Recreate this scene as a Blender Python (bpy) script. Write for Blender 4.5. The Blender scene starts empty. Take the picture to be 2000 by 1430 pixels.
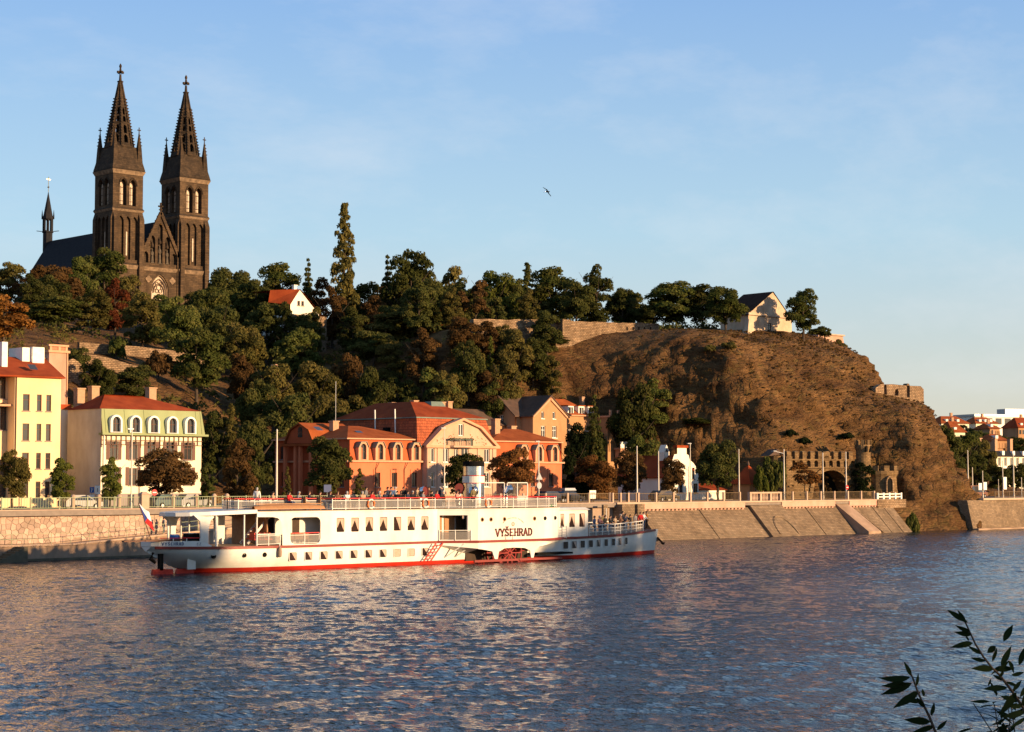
import bpy, bmesh, math, random
import numpy as np
from mathutils import Vector, Matrix, Euler, noise as mnoise
from mathutils.geometry import tessellate_polygon
SC = bpy.context.scene
COL = SC.collection
rnd = random.Random(7)
# ------------------------------------------------------------------ camera
# world frame: +X runs along the embankment (upstream), +Y inland, Z up, water at z = 0
F = 3660.0; TH = math.radians(43.4); PT = math.atan(220 / F)
CAM = np.array([-82.0, -153.7, 7.5])
cam = bpy.data.cameras.new('camera'); camo = bpy.data.objects.new('camera', cam); COL.objects.link(camo)
cam.sensor_width = 36.0; cam.lens = 36.0 * F / 2000.0; cam.clip_start = 0.5; cam.clip_end = 6000
camo.location = CAM; camo.rotation_euler = (math.pi / 2 + PT, 0, -TH)
SC.camera = camo
SC.render.resolution_x = 1024; SC.render.resolution_y = 732
# ------------------------------------------------------------------ light
SUN_EL = math.radians(9.5); SUN_AZ = math.radians(160.0)      # azimuth from +Y clockwise
SDIR = Vector((math.sin(SUN_AZ) * math.cos(SUN_EL), math.cos(SUN_AZ) * math.cos(SUN_EL), math.sin(SUN_EL)))
W = bpy.data.worlds.new('World'); SC.world = W; W.use_nodes = True
nt = W.node_tree; nt.nodes.clear()
wo = nt.nodes.new('ShaderNodeOutputWorld'); bg = nt.nodes.new('ShaderNodeBackground')
sky = nt.nodes.new('ShaderNodeTexSky'); sky.sky_type = 'NISHITA'; sky.sun_disc = False
sky.sun_elevation = SUN_EL; sky.sun_rotation = SUN_AZ; sky.altitude = 200
sky.air_density = 1.0; sky.dust_density = 0.6; sky.ozone_density = 3.5
# thin streaks of high cloud
tc = nt.nodes.new('ShaderNodeTexCoord'); mp = nt.nodes.new('ShaderNodeMapping')
mp.inputs['Rotation'].default_value = (0.15, 0.25, math.radians(35)); mp.inputs['Scale'].default_value = (1.6, 9.0, 16.0)
cn = nt.nodes.new('ShaderNodeTexNoise'); cn.inputs['Scale'].default_value = 1.6; cn.inputs['Detail'].default_value = 7; cn.inputs['Roughness'].default_value = 0.62
cr = nt.nodes.new('ShaderNodeValToRGB'); cr.color_ramp.elements[0].position = 0.47; cr.color_ramp.elements[1].position = 0.80
cr.color_ramp.elements[1].color = (0.26, 0.26, 0.26, 1)
mx = nt.nodes.new('ShaderNodeMixRGB'); mx.inputs[2].default_value = (4.6, 4.6, 4.7, 1)
nt.links.new(tc.outputs['Generated'], mp.inputs[0]); nt.links.new(mp.outputs[0], cn.inputs['Vector'])
nt.links.new(cn.outputs['Fac'], cr.inputs[0]); nt.links.new(cr.outputs[0], mx.inputs[0])
# haze: the air whitens towards the horizon, the same all round
sz = nt.nodes.new('ShaderNodeSeparateXYZ'); nt.links.new(tc.outputs['Generated'], sz.inputs[0])
hr = nt.nodes.new('ShaderNodeValToRGB'); he = hr.color_ramp.elements
he[0].position = 0.0; he[0].color = (0.80, 0.67, 0.51, 1); he[1].position = 1.0; he[1].color = (0.10, 0.22, 0.44, 1)
for p_, c_ in ((0.05, (0.69, 0.69, 0.63)), (0.13, (0.50, 0.69, 0.81)), (0.26, (0.28, 0.48, 0.82)), (0.5, (0.18, 0.33, 0.60))): e_ = he.new(p_); e_.color = (*c_, 1)
nt.links.new(sz.outputs[2], hr.inputs[0])
hs = nt.nodes.new('ShaderNodeMixRGB'); hs.blend_type = 'MULTIPLY'; hs.inputs[0].default_value = 1; hs.inputs[2].default_value = (5.6, 5.6, 5.6, 1); nt.links.new(hr.outputs[0], hs.inputs[1])
hx = nt.nodes.new('ShaderNodeMixRGB'); hx.inputs[0].default_value = 0.75; nt.links.new(sky.outputs[0], hx.inputs[1]); nt.links.new(hs.outputs[0], hx.inputs[2])
nt.links.new(hx.outputs[0], mx.inputs[1]); nt.links.new(mx.outputs[0], bg.inputs[0])
bg.inputs[1].default_value = 0.10
nt.links.new(bg.outputs[0], wo.inputs[0])
sl = bpy.data.lights.new('sun', 'SUN'); sl.energy = 4.9; sl.angle = math.radians(0.6); sl.color = (1.0, 0.685, 0.385)
slo = bpy.data.objects.new('sun', sl); COL.objects.link(slo); slo.location = (0, -60, 90)
slo.rotation_euler = (-SDIR).to_track_quat('-Z', 'Y').to_euler()
SC.view_settings.view_transform = 'Standard'; SC.view_settings.look = 'None'
SC.view_settings.exposure = 0.95; SC.view_settings.gamma = 1.0; SC.view_settings.use_curve_mapping = False
# ------------------------------------------------------------------ pixel helpers (photograph pixels, 2000 wide)
_fh = np.array([math.sin(TH), math.cos(TH), 0]); _R = np.array([math.cos(TH), -math.sin(TH), 0]); _Z = np.array([0, 0, 1.])
_fw = _fh * math.cos(PT) + _Z * math.sin(PT); _up = _Z * math.cos(PT) - _fh * math.sin(PT)
def ray(x, y): return _fw * F + _R * (x - 1000) - _up * (y - 715)
def atv(x, y, v): r = ray(x, y); return CAM + r * (v - CAM[1]) / r[1]
def atu(x, y, u): r = ray(x, y); return CAM + r * (u - CAM[0]) / r[0]
def atd(x, y, d): r = ray(x, y); return CAM + r * d / (r @ _fh)
def U(x, v): return float(atv(x, 900, v)[0])
def Zv(x, y, v): return float(atv(x, y, v)[2])
# ------------------------------------------------------------------ scene helpers
ORG = {}
def tag(o, label=None, cat=None, group=None, kind=None):
    if label: o['label'] = label
    if cat: o['category'] = cat
    if group: o['group'] = group
    if kind: o['kind'] = kind
    return o
def thing(name, label, cat, loc=(0, 0, 0), rz=0.0, group=None):
    o = bpy.data.objects.new(name, None); COL.objects.link(o); o.empty_display_size = 0.3
    o.location = loc; o.rotation_euler = (0, 0, rz)
    ORG[o.name] = Vector(loc); tag(o, label, cat, group); return o
def link(name, me, parent=None, mat=None):
    o = bpy.data.objects.new(name, me); COL.objects.link(o)
    if mat is not None and len(me.materials) == 0: me.materials.append(M[mat] if isinstance(mat, str) else mat)
    if parent is not None:
        o.parent = parent; ORG[o.name] = ORG.get(parent.name, Vector((0, 0, 0)))
    return o
def omat(o, mat):
    o.material_slots[0].link = 'OBJECT'; o.material_slots[0].material = M[mat] if isinstance(mat, str) else mat
class MB:
    def __init__(s): s.v = []; s.f = []; s.m = None
    def add(s, vs, fs):
        b = len(s.v)
        if s.m is not None: vs = [s.m @ Vector(p) for p in vs]
        s.v += [tuple(p) for p in vs]; s.f += [tuple(i + b for i in f) for f in fs]; return s
    def poly(s, pts): return s.add(pts, [tuple(range(len(pts)))])
    def box(s, x0, x1, y0, y1, z0, z1):
        return s.add([(x0, y0, z0), (x1, y0, z0), (x1, y1, z0), (x0, y1, z0), (x0, y0, z1), (x1, y0, z1), (x1, y1, z1), (x0, y1, z1)],
                     [(0, 3, 2, 1), (4, 5, 6, 7), (0, 1, 5, 4), (1, 2, 6, 5), (2, 3, 7, 6), (3, 0, 4, 7)])
    def cbox(s, c, d): return s.box(c[0]-d[0]/2, c[0]+d[0]/2, c[1]-d[1]/2, c[1]+d[1]/2, c[2]-d[2]/2, c[2]+d[2]/2)
    def frus(s, x0, x1, y0, y1, z0, X0, X1, Y0, Y1, z1):
        return s.add([(x0, y0, z0), (x1, y0, z0), (x1, y1, z0), (x0, y1, z0), (X0, Y0, z1), (X1, Y0, z1), (X1, Y1, z1), (X0, Y1, z1)],
                     [(0, 3, 2, 1), (4, 5, 6, 7), (0, 1, 5, 4), (1, 2, 6, 5), (2, 3, 7, 6), (3, 0, 4, 7)])
    def bar(s, p, q, w, h=None):
        p = Vector(p); q = Vector(q); d = q - p
        if d.length < 1e-6: return s
        h = h or w; d.normalize()
        a = d.cross(Vector((0, 0, 1)));  a = a.normalized() if a.length > 1e-3 else Vector((1, 0, 0))
        b = a.cross(d).normalized(); vs = []
        for e in (p, q):
            for i, j in ((-1, -1), (1, -1), (1, 1), (-1, 1)): vs.append(e + a * i * w / 2 + b * j * h / 2)
        return s.add(vs, [(0, 1, 2, 3), (7, 6, 5, 4), (0, 4, 5, 1), (1, 5, 6, 2), (2, 6, 7, 3), (3, 7, 4, 0)])
    def tube(s, pts, rad, n=8, cap=True):
        pts = [Vector(p) for p in pts]; k = len(pts)
        if not hasattr(rad, '__len__'): rad = [rad] * k
        vs = []; ref = Vector((0, 0, 1))
        for i, p in enumerate(pts):
            d = (pts[min(i + 1, k - 1)] - pts[max(i - 1, 0)])
            d = d.normalized() if d.length > 1e-9 else Vector((0, 0, 1))
            a = d.cross(ref)
            if a.length < 0.05: a = d.cross(Vector((1, 0, 0)))
            a.normalize(); b = d.cross(a)
            for j in range(n):
                t = 2 * math.pi * j / n; vs.append(p + (a * math.cos(t) + b * math.sin(t)) * rad[i])
        fs = [(i*n+j, i*n+(j+1) % n, (i+1)*n+(j+1) % n, (i+1)*n+j) for i in range(k-1) for j in range(n)]
        if cap: fs += [tuple(range(n))[::-1], tuple((k-1)*n + j for j in range(n))]
        return s.add(vs, fs)
    def lathe(s, prof, c=(0, 0, 0), n=16, ph=0.0):
        vs = [(c[0] + r*math.cos(2*math.pi*j/n + ph), c[1] + r*math.sin(2*math.pi*j/n + ph), c[2] + z) for r, z in prof for j in range(n)]
        k = len(prof)
        fs = [(i*n+j, i*n+(j+1) % n, (i+1)*n+(j+1) % n, (i+1)*n+j) for i in range(k-1) for j in range(n)]
        fs += [tuple(range(n))[::-1], tuple((k-1)*n + j for j in range(n))]
        return s.add(vs, fs)
    def prism(s, poly, d, fn):
        # poly of 2D points, extruded from 0 to d; fn(a, b, depth) -> 3D point
        n = len(poly); vs = [fn(a, b, 0) for a, b in poly] + [fn(a, b, d) for a, b in poly]
        tri = tessellate_polygon([[Vector((a, b, 0)) for a, b in poly]])
        fs = [tuple(t) for t in tri] + [tuple(i + n for i in t[::-1]) for t in tri]
        fs += [(i, (i+1) % n, n+(i+1) % n, n+i) for i in range(n)]
        return s.add(vs, fs)
    def panel(s, outer, holes, depth, fn, rim=False):
        # flat face with holes; reveals go 'depth' inward
        loops = [list(outer)] + [list(h) for h in holes]
        tri = tessellate_polygon([[Vector((a, b, 0)) for a, b in l] for l in loops])
        flat = [p for l in loops for p in l]
        b0 = len(s.v); vs = [fn(a, b, 0) for a, b in flat]; s.add(vs, [tuple(t) for t in tri])
        for l in (loops if rim else loops[1:]):
            n = len(l); vv = [fn(a, b, 0) for a, b in l] + [fn(a, b, depth) for a, b in l]
            s.add(vv, [(i, (i+1) % n, n+(i+1) % n, n+i) for i in range(n)])
        return s
    def mesh(s, name, off=(0, 0, 0)):
        me = bpy.data.meshes.new(name); o = Vector(off)
        me.from_pydata([(x-o[0], y-o[1], z-o[2]) for x, y, z in s.v], [], s.f); me.update()
        bm = bmesh.new(); bm.from_mesh(me); bmesh.ops.recalc_face_normals(bm, faces=bm.faces); bm.to_mesh(me); bm.free()
        return me
    def build(s, name, mat, parent=None, local=False, smooth=False):
        off = Vector((0, 0, 0)) if (local or parent is None) else ORG.get(parent.name, Vector((0, 0, 0)))
        me = s.mesh(name, off)
        if smooth: me.polygons.foreach_set('use_smooth', [True] * len(me.polygons))
        return link(name, me, parent, mat)
def arch2(w, h, n=8, pointed=0.0, x=0.0, z=0.0):
    # window outline, centred at x, base at z; round (pointed=0) or gothic head
    r = w / 2; pts = [(x - r, z), (x + r, z)]
    if pointed > 0:
        R = w * (0.5 + pointed); cx = x + r - R; hh = math.sqrt(max(R*R - (R-r)**2, 0.001)); zs = z + h - hh
        a1 = math.acos((R - r) / R)
        for i in range(n + 1):
            a = a1 * i / n; pts.append((cx + R*math.cos(a), zs + R*math.sin(a)))
        for i in range(n, -1, -1):
            a = a1 * i / n
            if i == n: continue
            pts.append((2*x - (cx + R*math.cos(a)), zs + R*math.sin(a)))
    else:
        zs = z + h - r
        for i in range(n + 1):
            a = math.pi * i / n; pts.append((x + r*math.cos(a), zs + r*math.sin(a)))
    return pts
def rect2(w, h, x=0.0, z=0.0): return [(x-w/2, z), (x+w/2, z), (x+w/2, z+h), (x-w/2, z+h)]
def rrect2(x0, x1, z0, z1, r=0.1, n=4):
    pts = []
    for cx, cz, a0 in ((x1-r, z0+r, -90), (x1-r, z1-r, 0), (x0+r, z1-r, 90), (x0+r, z0+r, 180)):
        for i in range(n+1):
            a = math.radians(a0 + 90*i/n); pts.append((cx + r*math.cos(a), cz + r*math.sin(a)))
    return pts
# ------------------------------------------------------------------ materials
M = {}
def mk(name, c1, c2=None, scale=1.0, rough=0.8, bump=0.0, bscale=None, spec=0.25, metal=0.0, stain=0.0, stretch=(1, 1, 1), orand=0.0, brick=None, transl=0.0, detail=5):
    m = bpy.data.materials.new(name); m.use_nodes = True; M[name] = m
    t = m.node_tree; N = t.nodes; L = t.links; b = N['Principled BSDF']
    b.inputs['Roughness'].default_value = rough; b.inputs['Specular IOR Level'].default_value = spec; b.inputs['Metallic'].default_value = metal
    g = N.new('ShaderNodeNewGeometry'); mpn = N.new('ShaderNodeMapping'); mpn.inputs['Scale'].default_value = stretch
    L.new(g.outputs['Position'], mpn.inputs[0])
    n1 = N.new('ShaderNodeTexNoise'); n1.inputs['Scale'].default_value = scale; n1.inputs['Detail'].default_value = detail; n1.inputs['Roughness'].default_value = 0.6
    L.new(mpn.outputs[0], n1.inputs['Vector'])
    rp = N.new('ShaderNodeValToRGB'); rp.color_ramp.elements[0].position = 0.33; rp.color_ramp.elements[1].position = 0.67
    c2 = c2 or tuple(x * 0.85 for x in c1)
    rp.color_ramp.elements[0].color = (*c1, 1); rp.color_ramp.elements[1].color = (*c2, 1)
    L.new(n1.outputs['Fac'], rp.inputs[0]); col = rp.outputs[0]; hgt = n1.outputs['Fac']
    if brick:
        bw, bh, mort, mc = brick
        sx = N.new('ShaderNodeSeparateXYZ'); L.new(g.outputs['Position'], sx.inputs[0])
        ad = N.new('ShaderNodeMath'); ad.operation = 'ADD'; L.new(sx.outputs[0], ad.inputs[0]); L.new(sx.outputs[1], ad.inputs[1])
        cb = N.new('ShaderNodeCombineXYZ'); L.new(ad.outputs[0], cb.inputs[0]); L.new(sx.outputs[2], cb.inputs[1])
        br = N.new('ShaderNodeTexBrick'); br.inputs['Scale'].default_value = 1.0; br.inputs['Brick Width'].default_value = bw; br.inputs['Row Height'].default_value = bh
        br.inputs['Mortar Size'].default_value = mort; br.inputs['Mortar Smooth'].default_value = 0.3; br.inputs['Bias'].default_value = 0.0
        br.inputs['Color1'].default_value = (0.72, 0.72, 0.72, 1); br.inputs['Color2'].default_value = (1.2, 1.15, 1.1, 1); br.inputs['Mortar'].default_value = (*mc, 1)
        L.new(cb.outputs[0], br.inputs['Vector'])
        mm = N.new('ShaderNodeMixRGB'); mm.blend_type = 'MULTIPLY'; mm.inputs[0].default_value = 1.0
        L.new(col, mm.inputs[1]); L.new(br.outputs['Color'], mm.inputs[2]); col = mm.outputs[0]; 
        hm = N.new('ShaderNodeMath'); hm.operation = 'SUBTRACT'; L.new(n1.outputs['Fac'], hm.inputs[0]); L.new(br.outputs['Fac'], hm.inputs[1]); hgt = hm.outputs[0]
    if stain > 0:
        n2 = N.new('ShaderNodeTexNoise'); n2.inputs['Scale'].default_value = 0.35; n2.inputs['Detail'].default_value = 6; n2.inputs['Roughness'].default_value = 0.65
        m2 = N.new('ShaderNodeMapping'); m2.inputs['Scale'].default_value = (1, 1, 0.35); L.new(g.outputs['Position'], m2.inputs[0]); L.new(m2.outputs[0], n2.inputs['Vector'])
        r2 = N.new('ShaderNodeValToRGB'); r2.color_ramp.elements[0].position = 0.35; r2.color_ramp.elements[1].position = 0.62
        k = 1 - stain; r2.color_ramp.elements[0].color = (k, k*0.97, k*0.92, 1); r2.color_ramp.elements[1].color = (1, 1, 1, 1)
        L.new(n2.outputs['Fac'], r2.inputs[0]); ms = N.new('ShaderNodeMixRGB'); ms.blend_type = 'MULTIPLY'; ms.inputs[0].default_value = 1
        L.new(col, ms.inputs[1]); L.new(r2.outputs[0], ms.inputs[2]); col = ms.outputs[0]
    if orand > 0:
        oi = N.new('ShaderNodeObjectInfo'); mr = N.new('ShaderNodeMapRange'); mr.inputs['To Min'].default_value = 1 - orand; mr.inputs['To Max'].default_value = 1 + orand
        L.new(oi.outputs['Random'], mr.inputs[0]); mo = N.new('ShaderNodeMixRGB'); mo.blend_type = 'MULTIPLY'; mo.inputs[0].default_value = 1
        L.new(col, mo.inputs[1]); L.new(mr.outputs[0], mo.inputs[2]); col = mo.outputs[0]
    L.new(col, b.inputs['Base Color'])
    if bump > 0:
        bn = N.new('ShaderNodeBump'); bn.inputs['Strength'].default_value = bump; bn.inputs['Distance'].default_value = 0.1
        if bscale:
            n3 = N.new('ShaderNodeTexNoise'); n3.inputs['Scale'].default_value = bscale; n3.inputs['Detail'].default_value = 6
            L.new(mpn.outputs[0], n3.inputs['Vector']); hgt = n3.outputs['Fac']
        L.new(hgt, bn.inputs['Height']); L.new(bn.outputs[0], b.inputs['Normal'])
    return m
def leafmat(name, ca, cb, cc):
    # foliage: three leaf tones picked leaf by leaf, a little light passing through
    m = bpy.data.materials.new(name); m.use_nodes = True; M[name] = m
    t = m.node_tree; N = t.nodes; L = t.links; N.remove(N['Principled BSDF']); out = N['Material Output']
    at = N.new('ShaderNodeAttribute'); at.attribute_name = 'tint'
    rp = N.new('ShaderNodeValToRGB'); e = rp.color_ramp.elements; e[0].color = (*ca, 1); e[1].color = (*cc, 1); x = e.new(0.55); x.color = (*cb, 1)
    L.new(at.outputs['Fac'], rp.inputs[0])
    oi = N.new('ShaderNodeObjectInfo'); mr = N.new('ShaderNodeMapRange'); mr.inputs['To Min'].default_value = 0.75; mr.inputs['To Max'].default_value = 1.25
    L.new(oi.outputs['Random'], mr.inputs[0]); mo = N.new('ShaderNodeMixRGB'); mo.blend_type = 'MULTIPLY'; mo.inputs[0].default_value = 1
    L.new(rp.outputs[0], mo.inputs[1]); L.new(mr.outputs[0], mo.inputs[2])
    d = N.new('ShaderNodeBsdfDiffuse'); tr = N.new('ShaderNodeBsdfTranslucent'); mxs = N.new('ShaderNodeMixShader'); mxs.inputs[0].default_value = 0.40
    L.new(mo.outputs[0], d.inputs[0]); L.new(mo.outputs[0], tr.inputs[0]); L.new(d.outputs[0], mxs.inputs[1]); L.new(tr.outputs[0], mxs.inputs[2]); L.new(mxs.outputs[0], out.inputs[0])
    return m
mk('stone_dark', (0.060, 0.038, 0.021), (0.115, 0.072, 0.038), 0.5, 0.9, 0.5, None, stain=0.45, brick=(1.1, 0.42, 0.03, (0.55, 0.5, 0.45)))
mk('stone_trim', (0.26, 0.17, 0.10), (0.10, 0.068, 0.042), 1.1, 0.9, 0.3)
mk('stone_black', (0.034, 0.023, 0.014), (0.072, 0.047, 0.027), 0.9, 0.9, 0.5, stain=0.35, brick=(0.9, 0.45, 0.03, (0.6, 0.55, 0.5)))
mk('slate', (0.016, 0.016, 0.019), (0.026, 0.024, 0.025), 1.5, 0.85, 0.2, spec=0.1)
mk('statue', (0.05, 0.04, 0.03), (0.12, 0.09, 0.06), 2.5, 0.85, 0.4)
mk('gold', (0.75, 0.5, 0.15), (0.6, 0.38, 0.1), 3, 0.3, metal=0.9)
mk('louvre', (0.55, 0.42, 0.30), (0.36, 0.27, 0.19), 2.5, 0.6)
mk('wall_yellow', (0.80, 0.585, 0.325), (0.76, 0.545, 0.295), 0.4, 0.9, 0.08, 12, stain=0.10)
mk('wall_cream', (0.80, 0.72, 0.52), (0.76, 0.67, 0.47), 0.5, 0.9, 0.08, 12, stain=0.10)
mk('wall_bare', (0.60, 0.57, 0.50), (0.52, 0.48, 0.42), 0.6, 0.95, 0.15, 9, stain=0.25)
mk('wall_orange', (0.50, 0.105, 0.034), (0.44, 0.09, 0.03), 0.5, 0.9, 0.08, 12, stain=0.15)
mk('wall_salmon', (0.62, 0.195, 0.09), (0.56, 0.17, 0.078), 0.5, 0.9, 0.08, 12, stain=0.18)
mk('wall_beige', (0.56, 0.365, 0.25), (0.52, 0.33, 0.225), 0.5, 0.9, 0.08, 12, stain=0.15)
mk('wall_tan', (0.46, 0.25, 0.12), (0.40, 0.215, 0.10), 0.5, 0.9, 0.1, 10, stain=0.22)
mk('wall_white', (0.80, 0.74, 0.62), (0.76, 0.69, 0.56), 0.7, 0.9, 0.08, 10, stain=0.12)
mk('wall_old', (0.66, 0.52, 0.37), (0.52, 0.36, 0.24), 0.55, 0.95, 0.3, 4, stain=0.35)
mk('wall_pink', (0.52, 0.31, 0.22), (0.44, 0.26, 0.18), 0.5, 0.95, 0.3, 6, stain=0.25)
mk('trim_white', (0.82, 0.78, 0.68), None, 2, 0.7)
mk('trim_peach', (0.58, 0.30, 0.17), None, 2, 0.8)
mk('plinth', (0.28, 0.23, 0.20), None, 1, 0.9)
mk('roof_red', (0.33, 0.066, 0.021), (0.26, 0.048, 0.017), 0.8, 0.9, 0.3, spec=0.05, stain=0.28)
mk('roof_orange', (0.38, 0.10, 0.03), (0.29, 0.072, 0.024), 0.9, 0.9, 0.3, spec=0.05, stain=0.28)
mk('roof_tile', (0.43, 0.105, 0.038), (0.36, 0.085, 0.03), 0.7, 0.8, 0.6, stain=0.2, brick=(0.30, 0.36, 0.03, (0.45, 0.4, 0.4)))
mk('roof_brown', (0.13, 0.075, 0.05), (0.085, 0.055, 0.04), 1.2, 0.85, 0.4, stain=0.3)
mk('roof_dark', (0.060, 0.030, 0.020), (0.042, 0.022, 0.016), 1.2, 0.9, 0.4, spec=0.05, stain=0.3)
mk('roof_green', (0.27, 0.305, 0.135), (0.235, 0.27, 0.12), 0.5, 0.6, 0.1, stain=0.12)
mk('copper', (0.16, 0.20, 0.16), (0.12, 0.15, 0.12), 1.0, 0.6)
mk('brick_chimney', (0.45, 0.27, 0.16), (0.36, 0.21, 0.12), 3, 0.9, 0.3)
mk('wood_dark', (0.11, 0.045, 0.022), (0.08, 0.032, 0.017), 3, 0.6)
mk('shutter', (0.13, 0.055, 0.035), None, 3, 0.6)
mk('glass_dark', (0.025, 0.028, 0.032), (0.05, 0.045, 0.04), 0.5, 0.07, spec=0.9)
mk('quay_stone', (0.45, 0.30, 0.225), (0.34, 0.25, 0.185), 1.3, 0.9, 0.5, 5, orand=0.28)
mk('quay_mortar', (0.34, 0.24, 0.175), (0.28, 0.20, 0.145), 1.0, 0.95, 0.3, stain=0.2)
mk('quay_low', (0.46, 0.30, 0.20), (0.32, 0.22, 0.145), 0.6, 0.9, 0.4, stain=0.35)
mk('coping', (0.50, 0.35, 0.25), (0.42, 0.29, 0.20), 1.0, 0.85, 0.2, stain=0.15)
mk('quay_course', (0.30, 0.215, 0.135), (0.22, 0.155, 0.098), 0.8, 0.9, 0.7, stain=0.3, brick=(0.42, 0.2, 0.03, (0.6, 0.56, 0.5)))
mk('quay_pink', (0.62, 0.33, 0.245), (0.54, 0.285, 0.20), 0.8, 0.85, 0.2, stain=0.2)
mk('tide', (0.15, 0.115, 0.07), (0.09, 0.075, 0.045), 2.0, 0.6, 0.4)
mk('asphalt', (0.055, 0.052, 0.05), (0.07, 0.066, 0.062), 2, 0.9, 0.1)
mk('paving', (0.24, 0.19, 0.15), (0.19, 0.15, 0.12), 2, 0.9, 0.2)
mk('fence_green', (0.27, 0.30, 0.17), (0.23, 0.255, 0.14), 3, 0.55)
mk('fence_brown', (0.17, 0.115, 0.06), None, 3, 0.7)
mk('pole_white', (0.66, 0.58, 0.46), (0.58, 0.50, 0.40), 2, 0.5)
mk('metal_grey', (0.32, 0.32, 0.33), None, 4, 0.4, metal=0.4)
mk('black', (0.010, 0.009, 0.008), None, 3, 0.85, spec=0.05)
mk('bark', (0.075, 0.052, 0.035), (0.045, 0.032, 0.022), 4, 0.95, 0.6)
mk('bark_pale', (0.36, 0.29, 0.22), (0.2, 0.15, 0.11), 3, 0.9, 0.3)
mk('rubble', (0.42, 0.29, 0.175), (0.24, 0.155, 0.09), 1.8, 0.95, 1.0, None, stain=0.45, brick=(0.55, 0.24, 0.04, (0.5, 0.45, 0.4)))
mk('portal_stone', (0.26, 0.165, 0.075), (0.16, 0.10, 0.046), 0.9, 0.95, 0.6, None, stain=0.35, brick=(0.5, 0.24, 0.03, (0.6, 0.55, 0.5)))
leafmat('leaf_dark', (0.043, 0.050, 0.014), (0.067, 0.072, 0.020), (0.118, 0.103, 0.031))
leafmat('leaf_green', (0.050, 0.065, 0.016), (0.084, 0.094, 0.023), (0.150, 0.132, 0.038))
leafmat('leaf_bright', (0.068, 0.084, 0.016), (0.105, 0.115, 0.022), (0.165, 0.155, 0.037))
leafmat('leaf_olive', (0.079, 0.072, 0.020), (0.122, 0.103, 0.029), (0.192, 0.142, 0.042))
leafmat('leaf_brown', (0.06, 0.036, 0.016), (0.10, 0.055, 0.021), (0.15, 0.082, 0.028))
leafmat('leaf_rust', (0.095, 0.044, 0.016), (0.155, 0.068, 0.022), (0.215, 0.10, 0.03))
leafmat('leaf_red', (0.09, 0.028, 0.015), (0.15, 0.042, 0.019), (0.20, 0.065, 0.024))
leafmat('leaf_orange', (0.15, 0.065, 0.018), (0.25, 0.105, 0.025), (0.33, 0.16, 0.04))
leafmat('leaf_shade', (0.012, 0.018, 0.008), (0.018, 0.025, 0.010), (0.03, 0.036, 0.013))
leafmat('grass_dry', (0.10, 0.058, 0.022), (0.14, 0.082, 0.03), (0.19, 0.115, 0.042))
# ================================================================== terrain
CP = []
def cp(p, z=None): CP.append((float(p[0]), float(p[1]), float(p[2]) if z is None else z))
def cpx(px_, py_, v): cp(atv(px_, py_, v))
for u in range(-260, 121, 38):                      # street side, kept just under the street sheets
    cp((u, 2), 2.4); cp((u, 20), 3.2); cp((u, 34), 4.0)
for u in range(-260, 60, 40): cp((u, 46), 8.0); cp((u, 70), 20.5); cp((u, 100), 28); cp((u, 160), 37); cp((u, 250), 46)
for u, v, z in [(60, 44, 7), (80, 44, 7), (100, 40, 5.5), (112, 38, 5.5), (120, 30, 5), (126, 24, 5), (92, 58, 11.5), (80, 56, 10.5),
                (52, 70, 22.7), (62, 70, 21.5), (78, 70, 16.5), (92, 72, 16.5), (120, 75, 27.0), (68, 100, 29.5), (92, 100, 24), (121, 100, 29.0), (150, 100, 32.0),
                (105, 46, 12), (120, 46, 19.0), (104, 55, 28.6), (112, 55, 29.2), (104, 51, 22), (122, 54.5, 29.6), (144, 53, 31.2), (104, 70, 28.0), (138, 70, 31), (165, 70, 32), (190, 70, 31),
                (110, 108, 32), (150, 140, 36), (120, 150, 36), (80, 150, 37), (160, 222, 46), (140, 250, 46), (200, 225, 44), (230, 130, 33), (220, 80, 31), (240, 250, 44), (380, 300, 36)]: cp((u, v), z)
# rock face: foot, mid, brow
for a in [(1330, 660, 38), (1460, 664, 36.5), (1550, 664, 35.5), (1600, 672, 34), (1640, 684, 32), (1698, 712, 30), (1710, 748, 25), (1730, 770, 20.6), (1765, 782, 20.3), (1795, 793, 20)]: cpx(*a)
for u, v, z in [(128, 17, 5), (134, 17.5, 11.5), (142, 17, 12), (149, 15, 10.5), (136, 22, 18.5), (146, 21, 18.5), (130, 27, 13), (134, 28.5, 24), (148, 27.5, 25.0), (141, 33, 29), (152, 32.5, 29.2), (122, 40, 14),
                (128, 40, 24.0), (141, 8.5, 3.5), (143, 4.5, 1.5), (148, 1.6, -0.8), (154, 0.4, -0.8), (154, 6, 7.0), (151, 13.5, 10), (152.5, 16, 15), (157, 12, 15.8), (156, 21, 20.5), (160, 16, 19.0),
                (141, 1.0, -1.5), (148, -1.5, -1.5), (158, -1.5, -1.5), (136, 6, 3.0)]: cp((u, v), z)
for a in [(1893, 1030, 1.2), (1890, 960, 3.0), (1868, 905, 6.0), (1850, 860, 10.0), (1828, 815, 16.0), (1812, 800, 19.5)]: cpx(*a)
for u, v, z in [(163, 1, 3.0), (165.5, 4, 3.4), (168.5, 8, 3.8), (173.5, 13, 4.0), (181, 19, 4.4), (186, 24, 5), (196, 34, 8), (206, 45, 12), (214, 60, 20), (186, 50, 30), (195, 52, 29), (180, 37, 27), (172, 27, 20.5), (168, 25, 20)]: cp((u, v), z)
for u in (200, 240, 290, 340, 400): cp((u, 2), 2.4); cp((u, 26), 3.6)
for u, v, z in [(250, 60, 4), (300, 60, 4), (300, 110, 8), (380, 110, 10), (400, 60, 4), (420, 200, 20)]: cp((u, v), z)
_cp = np.array(CP)
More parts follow.
